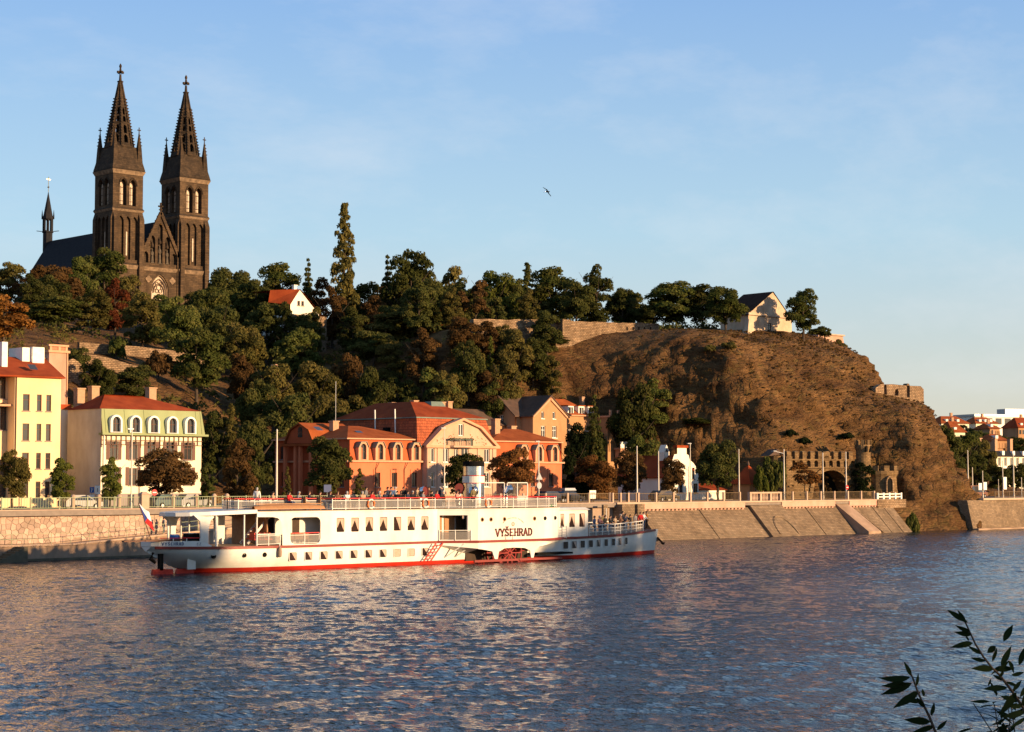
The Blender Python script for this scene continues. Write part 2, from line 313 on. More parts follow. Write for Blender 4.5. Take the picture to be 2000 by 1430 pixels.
def _solve():
    n = len(_cp); P = _cp[:, :2]
    K = np.sqrt(((P[:, None] - P[None]) ** 2).sum(-1) + 2.0)
    A = np.zeros((n+3, n+3)); A[:n, :n] = K; A[:n, n] = 1; A[:n, n+1:] = P; A[n, :n] = 1; A[n+1:, :n] = P.T
    A[:n, :n] -= np.eye(n) * 0.05
    return np.linalg.solve(A, np.concatenate([_cp[:, 2], [0, 0, 0]]))
_w = _solve()
def zt_arr(u, v):
    u = np.asarray(u, float); v = np.asarray(v, float); s = u.shape; u = u.ravel(); v = v.ravel(); n = len(_cp); out = np.empty(len(u))
    for i in range(0, len(u), 20000):
        a = u[i:i+20000]; b = v[i:i+20000]
        K = np.sqrt((a[:, None] - _cp[None, :, 0])**2 + (b[:, None] - _cp[None, :, 1])**2 + 2.0)
        out[i:i+20000] = K @ _w[:n] + _w[n] + _w[n+1]*a + _w[n+2]*b
    return out.reshape(s)
def zt(u, v): return float(zt_arr([u], [v])[0])
gu = np.concatenate([np.arange(-260, 96, 4.0), np.arange(96, 120, 1.2), np.arange(120, 200, 0.5), np.arange(200, 431, 5.0)])
gv = np.concatenate([np.arange(-2, 46, 0.5), np.arange(46, 110, 1.6), np.arange(110, 341, 5.0)])
GU, GV = np.meshgrid(gu, gv, indexing='ij'); GZ = zt_arr(GU, GV)
_ga, _gu, _gv = math.radians(-14), U(1600, 13.5), 13.5
_gx = (GU-_gu)*math.cos(_ga) + (GV-_gv)*math.sin(_ga); _gy = -(GU-_gu)*math.sin(_ga) + (GV-_gv)*math.cos(_ga)
CUT = (_gx > -9) & (_gx < 14.6) & (_gy > -9.0) & (_gy < 2.8) & (GU < 152); GZ = np.where(CUT, np.minimum(GZ, 4.3), GZ)
GZ = np.where(((GV < 5.3) & ((GU < 140.5) | (GU > 162))) | ((GV < .5) & (GU > 158)), -2.0, GZ); GZ = np.where((GV < 37.5) & (GU < 113), np.minimum(GZ, 3.6), GZ)
du = np.gradient(GZ, axis=0) / np.gradient(GU, axis=0); dv = np.gradient(GZ, axis=1) / np.gradient(GV, axis=1)
slope = np.sqrt(du**2 + dv**2)
CRACK = [(137, 27.5, 141, 21, .5, 1.6), (141, 21, 150, 15.5, .6, 1.5), (148, 26, 160, 25, .4, 1.0), (146, 20, 158, 19, .4, .9), (150, 13, 161, 11.5, .5, 1.1), (130, 22, 134, 14, .6, 1.3), (154, 8, 160, 5, .4, .9)]
def blocky(p):
    # fractured ledges: angular blocks along tilted bedding
    q = Vector((p.x*.34 + p.z*.12, p.y*.30, p.z*.62 - p.x*.20)); d, _ = mnoise.voronoi(q + mnoise.noise_vector(p*.25)*.35)
    q2 = q*2.3; d2, _ = mnoise.voronoi(q2)
    c = 0.0
    for (x0, z0, x1, z1, w, dp) in CRACK:
        t = max(0, min(1, ((p.x-x0)*(x1-x0) + (p.z-z0)*(z1-z0)) / ((x1-x0)**2 + (z1-z0)**2))); e = math.hypot(p.x-x0-t*(x1-x0), p.z-z0-t*(z1-z0)) + .5*mnoise.noise(p*.6)
        if abs(e) < 3*w: c -= .65 * dp * math.exp(-(e/w)**2)
    return 1.15*min(.6, d[1]-d[0]) + .38*min(.6, d2[1]-d2[0]) - .35 + c
verts = []
nu, nv = GU.shape
for i in range(nu):
    for j in range(nv):
        u, v, z = GU[i, j], GV[i, j], GZ[i, j]; s = slope[i, j]
        k = min(max((s - 0.55) / 0.5, 0), 1)
        p = Vector((u, v, z))
        a = mnoise.fractal(p * 0.22, 1.0, 2.1, 5) * 0.5
        if k > 0 and u > 100:
            q = Vector((u*0.10 + z*0.10, v*0.10, z*0.42 - u*0.12))
            a = a * (1-k) + k * (mnoise.ridged_multi_fractal(q, 0.9, 2.2, 5, 1.0, 2.0) * .8 - 1.0 + mnoise.fractal(p * 0.55, 1.0, 2.0, 3) * .35 + blocky(p))
        if CUT[i, j] or (-9 < _gx[i, j] < 12 and _gy[i, j] < 6): a = 0
        L_ = math.sqrt(1 + s*s)
        verts.append((u - a * du[i, j]/L_ * (1 if k > 0 else 0), v - a * dv[i, j]/L_ * (1 if k > 0 else 0), z + a / L_))
faces = [(i*nv+j, (i+1)*nv+j, (i+1)*nv+j+1, i*nv+j+1) for i in range(nu-1) for j in range(nv-1)]
me = bpy.data.meshes.new('hillside'); me.from_pydata(verts, [], faces); me.update()
me.polygons.foreach_set('use_smooth', [True] * len(me.polygons))
def landmat():
    m = bpy.data.materials.new('land'); m.use_nodes = True; M['land'] = m; t = m.node_tree; N = t.nodes; L = t.links; b = N['Principled BSDF']
    b.inputs['Roughness'].default_value = 0.95; b.inputs['Specular IOR Level'].default_value = 0.1
    g = N.new('ShaderNodeNewGeometry')
    def noise(sc, det=6, st=(1, 1, 1), rot=(0, 0, 0), ro=0.62):
        mp_ = N.new('ShaderNodeMapping'); mp_.inputs['Scale'].default_value = st; mp_.inputs['Rotation'].default_value = rot; L.new(g.outputs['Position'], mp_.inputs[0])
        n = N.new('ShaderNodeTexNoise'); n.inputs['Scale'].default_value = sc; n.inputs['Detail'].default_value = det; n.inputs['Roughness'].default_value = ro
        L.new(mp_.outputs[0], n.inputs['Vector']); return n.outputs['Fac']
    def ramp(f, stops):
        r = N.new('ShaderNodeValToRGB'); e = r.color_ramp.elements
        e[0].position, e[0].color = stops[0][0], (*stops[0][1], 1); e[1].position, e[1].color = stops[-1][0], (*stops[-1][1], 1)
        for p, c in stops[1:-1]: x = e.new(p); x.color = (*c, 1)
        L.new(f, r.inputs[0]); return r.outputs[0]
    rock = ramp(noise(0.55, 10, (0.6, 0.6, 2.0), (0.0, 0.32, 0.0), 0.75), [(0.30, (0.044, 0.025, 0.013)), (0.45, (0.128, 0.067, 0.027)), (0.58, (0.195, 0.104, 0.042)), (0.74, (0.31, 0.18, 0.080))])
    patch = ramp(noise(0.11, 4, (1, 1, 1.5), ro=0.5), [(0.36, (1.25, 1.2, 1.1)), (0.5, (0.9, 0.88, 0.85)), (0.64, (0.66, 0.60, 0.58))])
    mm = N.new('ShaderNodeMixRGB'); mm.blend_type = 'MULTIPLY'; mm.inputs[0].default_value = 1; L.new(rock, mm.inputs[1]); L.new(patch, mm.inputs[2])
    grass = ramp(noise(0.5, 8), [(0.30, (0.075, 0.050, 0.014)), (0.5, (0.18, 0.10, 0.028)), (0.70, (0.26, 0.15, 0.045))])
    sx = N.new('ShaderNodeSeparateXYZ'); L.new(g.outputs['Normal'], sx.inputs[0])
    ad = N.new('ShaderNodeMath'); ad.operation = 'MULTIPLY_ADD'; ad.inputs[1].default_value = 0.7; L.new(noise(0.25, 7), ad.inputs[0]); L.new(sx.outputs[2], ad.inputs[2])
    mk_ = ramp(ad.outputs[0], [(1.0, (0, 0, 0)), (1.26, (1, 1, 1))])
    mx_ = N.new('ShaderNodeMixRGB'); L.new(mk_, mx_.inputs[0]); L.new(mm.outputs[0], mx_.inputs[1]); L.new(grass, mx_.inputs[2])
    # dry growth clinging to ledges of the rock
    tuft = ramp(noise(0.55, 8, (1, 1, 1.6), ro=0.72), [(0.52, (0, 0, 0)), (0.66, (0.7, 0.7, 0.7))])
    mg = N.new('ShaderNodeMixRGB'); mg.inputs[2].default_value = (0.135, 0.095, 0.030, 1); L.new(tuft, mg.inputs[0]); L.new(mx_.outputs[0], mg.inputs[1])
    L.new(mg.outputs[0], b.inputs['Base Color'])
    bn = N.new('ShaderNodeBump'); bn.inputs['Strength'].default_value = 1.0; bn.inputs['Distance'].default_value = 0.9
    mv = N.new('ShaderNodeMapping'); mv.inputs['Scale'].default_value = (0.55, 0.55, 1.5); mv.inputs['Rotation'].default_value = (0, 0.32, 0); L.new(g.outputs['Position'], mv.inputs[0])
    vo = N.new('ShaderNodeTexVoronoi'); vo.feature = 'DISTANCE_TO_EDGE'; vo.inputs['Scale'].default_value = 1.1; L.new(mv.outputs[0], vo.inputs['Vector'])
    vm = N.new('ShaderNodeMath'); vm.operation = 'MINIMUM'; vm.inputs[1].default_value = 0.16; L.new(vo.outputs['Distance'], vm.inputs[0])
    va = N.new('ShaderNodeMath'); va.operation = 'MULTIPLY_ADD'; va.inputs[1].default_value = 1.3; L.new(vm.outputs[0], va.inputs[0]); L.new(noise(0.8, 11, (0.8, 0.8, 1.8), (0, 0.32, 0), 0.74), va.inputs[2])
    L.new(va.outputs[0], bn.inputs['Height']); L.new(bn.outputs[0], b.inputs['Normal'])
    return m
landmat()
o = link('hillside', me, None, 'land'); tag(o, kind='structure')
def ground(name, u0, u1, v0, v1, z, mat):
    return tag(MB().box(u0, u1, v0, v1, z - 0.5, z).build(name, mat), kind='structure')
# street behind the embankment wall
ground('road', -260, 128, 10.0, 19.0, 4.42, 'asphalt')
ground('pavement', -260, 140, 3.4, 9.98, 4.54, 'paving')
ground('back_pavement', -260, 131, 19.02, 25.6, 4.54, 'paving')
ground('courtyard', -260, 113, 25.62, 39.0, 4.50, 'paving')
ground('far_road', 166, 430, 3.2, 24, 4.5, 'asphalt')
# wide far ground so the land goes on to the horizon
o = MB().box(-2500, 3500, 342, 5000, -4, 3.0).build('far_ground', 'land'); tag(o, kind='structure')
o = MB().box(431.5, 3500, 60, 341.5, -4, 3.0).build('far_bank', 'land'); tag(o, kind='structure')
# distant slope upstream
fu = np.arange(320, 1200, 16.0); fv = np.arange(60, 760, 16.0); vs = []
for a in fu:
    for b in fv:
        h = 3 + 24 * max(0, min(1, (b - 95 - 0.10*(a-320)) / 160.0)) ** 0.9 * min(1, max(0, (a - 330) / 110.0))
        vs.append((a, b, h + 2.5 * mnoise.noise(Vector((a*0.012, b*0.012, 3)))))
n2 = len(fv)
me = bpy.data.meshes.new('far_hill'); me.from_pydata(vs, [], [(i*n2+j, (i+1)*n2+j, (i+1)*n2+j+1, i*n2+j+1) for i in range(len(fu)-1) for j in range(n2-1)]); me.update()
tag(link('far_hill', me, None, 'land'), kind='structure')
def zfar(a, b): return 3 + 24 * max(0, min(1, (b - 95 - 0.10*(a-320)) / 160.0)) ** 0.9 * min(1, max(0, (a - 330) / 110.0)) + 2.5 * mnoise.noise(Vector((a*0.012, b*0.012, 3)))
# ================================================================== water
wu = np.arange(-120, 215, 0.28); wv = np.arange(-150, 3.8, 0.28)
A, B = np.meshgrid(wu, wv, indexing='ij'); H = np.zeros_like(A); r2 = np.random.RandomState(4)
for k in range(46):
    lam = 0.70 * (1.085 ** r2.uniform(0, 15)); th = math.radians(46) + r2.normal(0, 0.55); amp = 0.0041 * lam ** 0.75
    kk = 2 * math.pi / lam; H += amp * np.sin(kk * (A * math.cos(th) + B * math.sin(th)) + r2.uniform(0, 6.28))
# calmer and rougher patches
patchy = 0.75 + 0.3 * np.sin(A*0.045 + B*0.03) * np.sin(B*0.06 - A*0.02 + 1.0) + 0.15 * np.sin(A*0.11 - B*0.13)
H *= patchy
mwu, mwv = A.shape
me = bpy.data.meshes.new('river')
idx = np.arange(mwu * mwv).reshape(mwu, mwv)
q = np.stack([idx[:-1, :-1], idx[1:, :-1], idx[1:, 1:], idx[:-1, 1:]], -1).reshape(-1, 4)
me.vertices.add(mwu*mwv); me.vertices.foreach_set('co', np.stack([A, B, H], -1).ravel().astype(np.float32))
me.loops.add(q.size); me.loops.foreach_set('vertex_index', q.ravel().astype(np.int32))
me.polygons.add(len(q)); me.polygons.foreach_set('loop_start', np.arange(0, q.size, 4, dtype=np.int32)); me.polygons.foreach_set('loop_total', np.full(len(q), 4, np.int32))
me.polygons.foreach_set('use_smooth', np.ones(len(q), bool)); me.update(calc_edges=True); me.validate()
def watermat():
    m = bpy.data.materials.new('water'); m.use_nodes = True; M['water'] = m; t = m.node_tree; N = t.nodes; L = t.links; b = N['Principled BSDF']
    b.inputs['Base Color'].default_value = (0.006, 0.015, 0.024, 1); b.inputs['Roughness'].default_value = 0.06; b.inputs['IOR'].default_value = 1.33; b.inputs['Specular IOR Level'].default_value = 0.5
    g = N.new('ShaderNodeNewGeometry'); mp_ = N.new('ShaderNodeMapping'); mp_.inputs['Rotation'].default_value = (0, 0, math.radians(-46)); mp_.inputs['Scale'].default_value = (1.0, 0.5, 1)
    L.new(g.outputs['Position'], mp_.inputs[0])
    n = N.new('ShaderNodeTexNoise'); n.inputs['Scale'].default_value = 4.2; n.inputs['Detail'].default_value = 3; n.inputs['Roughness'].default_value = 0.5; L.new(mp_.outputs[0], n.inputs['Vector'])
    bn = N.new('ShaderNodeBump'); bn.inputs['Strength'].default_value = 1.0; bn.inputs['Distance'].default_value = 0.16
    gn = N.new('ShaderNodeTexNoise'); gn.inputs['Scale'].default_value = 0.045; gn.inputs['Detail'].default_value = 3; L.new(mp_.outputs[0], gn.inputs['Vector'])
    gr = N.new('ShaderNodeMapRange'); gr.inputs['From Min'].default_value = 0.35; gr.inputs['From Max'].default_value = 0.65; gr.inputs['To Min'].default_value = 0.55; gr.inputs['To Max'].default_value = 1.25; L.new(gn.outputs['Fac'], gr.inputs[0])
    gm_ = N.new('ShaderNodeMath'); gm_.operation = 'MULTIPLY'; L.new(n.outputs['Fac'], gm_.inputs[0]); L.new(gr.outputs[0], gm_.inputs[1]); L.new(gm_.outputs[0], bn.inputs['Height']); L.new(bn.outputs[0], b.inputs['Normal'])
    return m
watermat()
tag(link('river', me, None, 'water'), kind='structure')
o = MB().box(-3000, -120, -152, 4, -3, -0.03).box(214.8, 3000, -152, 4, -3, -0.03).build('river_reach', 'water'); tag(o, kind='structure')
# near bank under the camera
o = MB().frus(-2500, 2500, -800, -146, -3, -2500, 2500, -800, -150.5, 5.4).build('near_bank', 'land'); tag(o, kind='structure')
# ================================================================== embankment walls
def stones(parent, u0, u1, zlo, zhi, v, size, seed, maxn):
    # irregular polygonal stones, each a proud block of its own on the wall plane
    r = random.Random(seed); nx = max(2, int((u1-u0)/size)); zmax = max(zhi(u0), zhi(u1)); zmin = min(zlo(u0), zlo(u1)); nz = max(2, int((zmax-zmin)/(size*0.8)))
    S = []
    for i in range(-1, nx+1):
        for j in range(-1, nz+1): S.append((u0 + (i+0.5+r.uniform(-.38, .38))*(u1-u0)/nx, zmin + (j+0.5+r.uniform(-.38, .38))*(zmax-zmin)/nz))
    cnt = 0
    for (a, b) in S:
        if not (u0 < a < u1) or not (zlo(a) + 0.05 < b < zhi(a) - 0.05): continue
        pol = [(a-1, b-1), (a+1, b-1), (a+1, b+1), (a-1, b+1)]
        for (c, d) in S:
            if (c, d) == (a, b) or abs(c-a) > 2 or abs(d-b) > 2: continue
            mx_, mz_ = (a+c)/2, (b+d)/2; nx_, nz_ = c-a, d-b; out = []
            for k in range(len(pol)):
                p, q_ = pol[k], pol[(k+1) % len(pol)]; sp = (p[0]-mx_)*nx_ + (p[1]-mz_)*nz_; sq = (q_[0]-mx_)*nx_ + (q_[1]-mz_)*nz_
                if sp <= 0: out.append(p)
                if sp*sq < 0: t = sp/(sp-sq); out.append((p[0]+t*(q_[0]-p[0]), p[1]+t*(q_[1]-p[1])))
            pol = out
            if len(pol) < 3: break
        if len(pol) < 3: continue
        pol = [(min(max(x, u0), u1), min(max(z, zlo(x)), zhi(x))) for x, z in pol]
        sh = [(a + (x-a)*0.93, b + (z-b)*0.93) for x, z in pol]; pr = r.uniform(0.03, 0.075); n = len(sh)
        ins = [(a + (x-a)*0.78, b + (z-b)*0.78) for x, z in pol]
        m = MB(); m.add([(x, v, z) for x, z in sh] + [(x, v-pr*0.7, z) for x, z in sh] + [(x, v-pr, z) for x, z in ins],
              [(i, (i+1) % n, n+(i+1) % n, n+i) for i in range(n)] + [(n+i, n+(i+1) % n, 2*n+(i+1) % n, 2*n+i) for i in range(n)] + [tuple(range(2*n, 3*n))])
        m.build('stone', 'quay_stone', parent); cnt += 1
        if cnt >= maxn: break
    return cnt
ql = thing('embankment_wall', 'long vertical embankment wall of pink rubble stone behind the stern of the steamer', 'wall', (0, 4, 0))
MB().box(-260, 88, 4.0, 5.5, -1, 4.28).build('wall_core', 'quay_mortar', ql)
MB().box(-260, 88, 3.82, 5.4, 4.28, 4.62).build('coping', 'coping', ql)
zr = lambda u: 1.38 if u < 8 else min(4.2, 1.38 + (u-8) * 0.0655)          # ramp surface height
stones(ql, -1, 27, lambda u: zr(u) + 0.05, lambda u: 4.27, 4.0, 0.56, 3, 298)
lq = thing('landing_ramp', 'lower stone landing with a ramp climbing along the embankment wall', 'ramp', (0, 0.8, 0))
prof = [(-60, -1), (52, -1), (52, zr(52)), (8, zr(8)), (-60, zr(-60))]
MB().prism(prof, 3.19, lambda a, b, d: (a, 0.8 + d, b)).build('ramp_body', 'quay_low', lq)
m = MB()
for i in range(29):
    a, b = -60 + i*4, -56 + i*4
    if b > 52: break
    m.add([(a+.02, .70, zr(a)-.02), (b-.02, .70, zr(b)-.02), (b-.02, 1.15, zr(b)-.02), (a+.02, 1.15, zr(a)-.02), (a+.02, .70, zr(a)+.13), (b-.02, .70, zr(b)+.13), (b-.02, 1.15, zr(b)+.13), (a+.02, 1.15, zr(a)+.13)],
          [(0, 3, 2, 1), (4, 5, 6, 7), (0, 1, 5, 4), (1, 2, 6, 5), (2, 3, 7, 6), (3, 0, 4, 7)])
m.build('edge_coping', 'coping', lq)
MB().box(-60, 52, 0.66, 0.80, -1, 0.22).build('tide_band', 'tide', lq)
st = [MB().box(2.6 - (k+1)*0.42 - .0, 2.6 - k*0.42, -0.9, 0.64, -1, 1.36 - k*0.19) for k in range(9)]
for m in st: m.build('step', 'tide', lq)
rl = thing('ramp_railing', 'thin green railing running up the edge of the landing ramp', 'railing', (0, 0.95, 1.5))
m = MB()
us = [-30 + 2.0*k for k in range(40)]
for a in us:
    m.bar((a, .95, zr(a)+.10), (a, .95, zr(a)+1.12), 0.04)
m.build('posts', 'fence_green', rl)['kind'] = 'stuff'
m = MB()
for h in (1.1, 0.62):
    for a, b in zip(us[:-1], us[1:]): m.bar((a, .95, zr(a)+h), (b, .95, zr(b)+h), 0.035)
m.build('rails', 'fence_green', rl)
# battered wall downstream of the rock
BU0, BU1 = 88.0, 141.0
def bv(z): return 3.6 * (z / 3.75)                    # batter: wall recedes with height
bw_ = thing('battered_wall', 'sloping coursed stone embankment wall with pink cornice below the rock', 'wall', (110, 2, 0))
MB().add([(BU0, bv(-1), -1), (BU1, bv(-1), -1), (BU1, bv(3.75), 3.75), (BU0, bv(3.75), 3.75), (BU0, 5.5, -1), (BU1, 5.5, -1), (BU1, 5.5, 3.75), (BU0, 5.5, 3.75)],
         [(0, 1, 2, 3), (4, 7, 6, 5), (0, 3, 7, 4), (1, 5, 6, 2), (3, 2, 6, 7), (0, 4, 5, 1)]).build('sloping_face', 'quay_course', bw_)
MB().box(84.0, 141.2, 3.22, 5.45, 4.40, 4.60).build('coping', 'coping', bw_)
UW = lambda p: U(p, 3.5)
for a, b in ((1255, 1452), (1524, 1628), (1656, 1716)):
    MB().box(UW(a), UW(b), 3.28, 3.70, 3.74, 4.40).build('cornice', 'quay_pink', bw_)
    m = MB(); k = UW(a) + 0.2
    while k < UW(b) - 0.4: m.frus(k, k+.34, 3.42, 3.6, 3.38, k, k+.34, 3.32, 3.6, 3.72); k += 0.72
    m.build('corbel_row', 'quay_pink', bw_)
    MB().frus(UW(a), UW(b), 3.05, 3.5, 3.1, UW(a), UW(b), 3.42, 3.6, 3.40).build('string_course', 'quay_pink', bw_)
def rib(u0, u1, pr, mat, z1=3.7, nm='rib'):
    return MB().add([(u0, bv(-1)-pr, -1), (u1, bv(-1)-pr, -1), (u1, bv(z1)-pr, z1), (u0, bv(z1)-pr, z1), (u0, bv(-1)+.3, -1), (u1, bv(-1)+.3, -1), (u1, bv(z1)+.3, z1), (u0, bv(z1)+.3, z1)],
         [(0, 1, 2, 3), (4, 7, 6, 5), (0, 3, 7, 4), (1, 5, 6, 2), (3, 2, 6, 7), (0, 4, 5, 1)]).build(nm, mat, bw_)
for p_, w_, pr in ((1363, .35, .12), (1571, .35, .12), (1700, .3, .10), (1722, .3, .10)): rib(UW(p_), UW(p_)+w_, pr, 'quay_course')
rib(UW(1462), UW(1524), .55, 'quay_course', 4.0, 'buttress')
# blind arch in the buttress
cx = (UW(1462)+UW(1524))/2 + .4
m = MB()
for k in range(12):
    a0, a1 = math.pi*k/12, math.pi*(k+1)/12; z0_, z1_ = .3 + 2.3*math.sin(a0), .3 + 2.3*math.sin(a1)
    m.bar((cx + 1.9*math.cos(a0), bv(z0_)-.60, z0_), (cx + 1.9*math.cos(a1), bv(z1_)-.60, z1_), .20, .16)
m.build('blind_arch', 'quay_course', bw_)
# big oblique buttress with outfall and pink side
a, b = UW(1632), UW(1656)
MB().add([(a, 3.5, 4.0), (b, 3.5, 4.0), (b+.3, -1.7, .35), (a+.3, -1.7, .35), (a, 4, -1), (b, 4, -1), (b+.3, -1.7, -1), (a+.3, -1.7, -1)],
         [(0, 3, 2, 1), (4, 5, 6, 7), (0, 1, 5, 4), (1, 2, 6, 5), (2, 3, 7, 6), (3, 0, 4, 7)]).build('buttress', 'quay_low', bw_)
MB().add([(b+.6, bv(2.9)-.05, 2.9), (b+1.0, bv(2.9)-.05, 2.9), (b+3.6, bv(.5)-.05, .1), (b+3.0, bv(.5)-.05, .1), (b+.6, bv(2.9)-.5, 2.9), (b+1.0, bv(2.9)-.5, 2.9), (b+3.6, bv(.5)-.7, .1), (b+3.0, bv(.5)-.7, .1)],
         [(0, 3, 2, 1), (4, 5, 6, 7), (0, 1, 5, 4), (1, 2, 6, 5), (2, 3, 7, 6), (3, 0, 4, 7)]).build('drain_chute', 'quay_course', bw_)
MB().box(BU0-4.0, BU0-.01, 2.4, 5.45, -1, 4.39).build('end_pier', 'quay_course', bw_)
for p_ in (1181, 1247): MB().box(U(p_, 2.2)-.35, U(p_, 2.2)+.35, 2.05, 2.39, -1, 4.39).build('pilaster', 'quay_course', bw_)
MB().add([(BU0, bv(.02)-.04, -.6), (BU1, bv(.02)-.04, -.6), (BU1, bv(.32)-.02, .32), (BU0, bv(.32)-.02, .32)], [(0, 1, 2, 3)]).build('tide_band', 'tide', bw_)
fw_ = thing('upstream_wall', 'plain brown embankment wall right of the rock at the picture edge', 'wall', (200, 1, 0))
MB().add([(157, .2, -1), (430, .2, -1), (430, 1.4, 4.3), (157, 1.4, 4.3), (157, 3, -1), (430, 3, -1), (430, 3, 4.3), (157, 3, 4.3)],
         [(0, 1, 2, 3), (4, 7, 6, 5), (0, 3, 7, 4), (1, 5, 6, 2), (3, 2, 6, 7), (0, 4, 5, 1)]).build('wall_face', 'quay_course', fw_)
MB().box(161, 430, 1.15, 3.1, 4.3, 4.6).build('coping', 'coping', fw_)
MB().box(157, 430, -0.5, .25, -1, .18).build('footing', 'quay_low', fw_)
# ================================================================== church
CV = 225.0
CU = lambda p: U(p - 4, CV)
cz = lambda y, p=380: Zv(p, y, CV)
TWL = (CU(218), CU(277)); TWR = (CU(350), CU(409)); TW = TWL[1] - TWL[0]
ZE, ZB, ZL, Z0 = cz(350), cz(424), cz(529), 44.0
ch = thing('church', 'dark twin-spired Gothic church towering over the trees on the hilltop', 'church', ((TWL[0]+TWR[1])/2, CV, Z0))
def fr(O, ang):
    c, s = math.cos(ang), math.sin(ang); O = Vector(O)
    return lambda a, b, d: (O[0] + a*c - d*s, O[1] + a*s + d*c, O[2] + b)
def tower(x0, nm):
    W_ = TW; x1 = x0 + W_; y0, y1 = CV, CV + W_
    tw = MB()
    wz = ZB + 0.9; wh = ZE - 2.0 - wz
    for ang, O in ((0, (x0, y0, 0)), (-math.pi/2, (x0, y1, 0)), (math.pi/2, (x1, y0, 0)), (math.pi, (x1, y1, 0))):
        f = fr(O, ang); holes = []
        for cx_ in (0.34, 0.66): holes.append(arch2(1.75, wh, 6, .45, W_*cx_, wz))
        tw.panel([(0, ZB), (W_, ZB), (W_, ZE), (0, ZE)], holes, 0.9, f)
        hl = [arch2(1.55, ZB - 1.6 - (ZL+1.2), 6, .45, W_*c_, ZL+1.2) for c_ in (0.27, 0.5, 0.73)]
        tw.panel([(0, ZL), (W_, ZL), (W_, ZB), (0, ZB)], hl, 0.55, f)
        tw.panel([(0, Z0), (W_, Z0), (W_, ZL), (0, ZL)], [], 0.3, f)
    t = tw.build(nm, 'stone_dark', ch)
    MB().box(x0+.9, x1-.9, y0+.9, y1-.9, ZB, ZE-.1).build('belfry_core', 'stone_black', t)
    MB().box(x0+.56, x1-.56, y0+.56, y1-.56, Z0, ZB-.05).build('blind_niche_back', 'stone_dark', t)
    for nmz, z_, e, hgt in (('cornice', ZE, .45, .9), ('belt', ZB, .28, .5), ('base_cornice', ZL, .4, .9)):
        MB().frus(x0-.05, x1+.05, y0-.05, y1+.05, z_-hgt, x0-e, x1+e, y0-e, y1+e, z_).build(nmz, 'stone_trim', t)
        MB().frus(x0-e-.02, x1+e+.02, y0-e-.02, y1+e+.02, z_+.002, x0-.02, x1+.02, y0-.02, y1+.02, z_+.45).build(nmz + '_weathering', 'stone_black', t)
    for side in ((0, x0, y0), (-math.pi/2, x0, y1)):
        f = fr((side[1], side[2], 0), side[0])
        for cx_ in (0.34, 0.66):
            o = MB().prism(arch2(1.0, wh-1.1, 6, .45, W_*cx_-.28, wz+.3), .12, lambda a, b, d: f(a, b, .62+d)).build('louvre_window', 'louvre', t)
            m = MB()
            for k in range(3): m.add([f(W_*cx_-.78, wz+1+k*1.6, .58), f(W_*cx_+.22, wz+1+k*1.6, .58), f(W_*cx_+.22, wz+1.14+k*1.6, .58), f(W_*cx_-.78, wz+1.14+k*1.6, .58)], [(0, 1, 2, 3)])
            m.add([f(W_*cx_-.34, wz+.3, .57), f(W_*cx_-.22, wz+.3, .57), f(W_*cx_-.22, wz+4.6, .57), f(W_*cx_-.34, wz+4.6, .57)], [(0, 1, 2, 3)])
            m.build('mullion', 'stone_black', o)
            # hood mould
            pts = arch2(2.2, wh+.35, 8, .45, W_*cx_, wz)[2:]
            m = MB()
            for p, q_ in zip(pts[:-1], pts[1:]): m.bar(f(p[0], p[1], -.06), f(q_[0], q_[1], -.06), .22)
            m.build('hood_mould', 'stone_black', t)
        MB().prism(rect2(.34, 5.6, W_*.5, ZL+2.2), .1, lambda a, b, d: f(a, b, .42+d)).build('lancet_slit', 'louvre', t)
    # stepped corner buttresses
    ztop = ZB - 2.2
    for cx_, cy_, sx_, sy_ in ((x0, y0, -1, -1), (x1, y0, 1, -1), (x0, y1, -1, 1), (x1, y1, 1, 1)):
        m = MB()
        for dx, dy in ((1, 0), (0, 1)):
            a0 = cx_ - (1.15 if sx_ > 0 else 0) if dy else (cx_ if sx_ > 0 else cx_ - .5); a1 = a0 + (1.15 if dy else .5)
            b0 = cy_ - (1.15 if sy_ > 0 else 0) if dx else (cy_ if sy_ > 0 else cy_ - .7); b1 = b0 + (1.15 if dx else .7)
            if dy: a0 += .02*sx_*-1; a1 -= .02
            m.box(a0, a1, b0, b1, Z0, ztop)
            if dx: m.frus(a0, a1, b0, b1, ztop, (a0 if sx_ > 0 else a1-.02), (a0+.02 if sx_ > 0 else a1), b0, b1, ztop+1.5)
            else: m.frus(a0, a1, b0, b1, ztop, a0, a1, (b0 if sy_ > 0 else b1-.02), (b0+.02 if sy_ > 0 else b1), ztop+1.5)
        m.build('buttress', 'stone_dark', t)
    # broach base of the spire, corner pinnacles, gables
    cx_, cy_ = (x0+x1)/2, (y0+y1)/2; zb = ZE + .45; zs = cz(303)
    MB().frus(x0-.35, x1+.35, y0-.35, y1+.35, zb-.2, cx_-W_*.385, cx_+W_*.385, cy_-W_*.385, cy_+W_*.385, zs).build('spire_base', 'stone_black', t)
    for sx_ in (-1, 1):
        for sy_ in (-1, 1):
            bx, by = cx_ + sx_*W_*.405, cy_ + sy_*W_*.405
            p = MB().frus(bx-.75, bx+.75, by-.75, by+.75, zb+.3, bx-.45, bx+.45, by-.45, by+.45, zs).lathe([(.62, 0), (.05, 4.0)], (bx, by, zs-.05), 4, math.pi/4).build('pinnacle', 'stone_black', t)
            MB().cbox((bx, by, zs+4.2), (.16, .16, 1.3)).cbox((bx, by, zs+4.2), (.85, .2, .22)).build('finial', 'stone_black', p)
            m = MB()
            for k in range(4): m.cbox((bx+sx_*(.40-.09*k), by+sy_*(.40-.09*k), zs+.5+.8*k), (.28, .28, .2))
            m.build('crockets', 'stone_black', p)['kind'] = 'stuff'
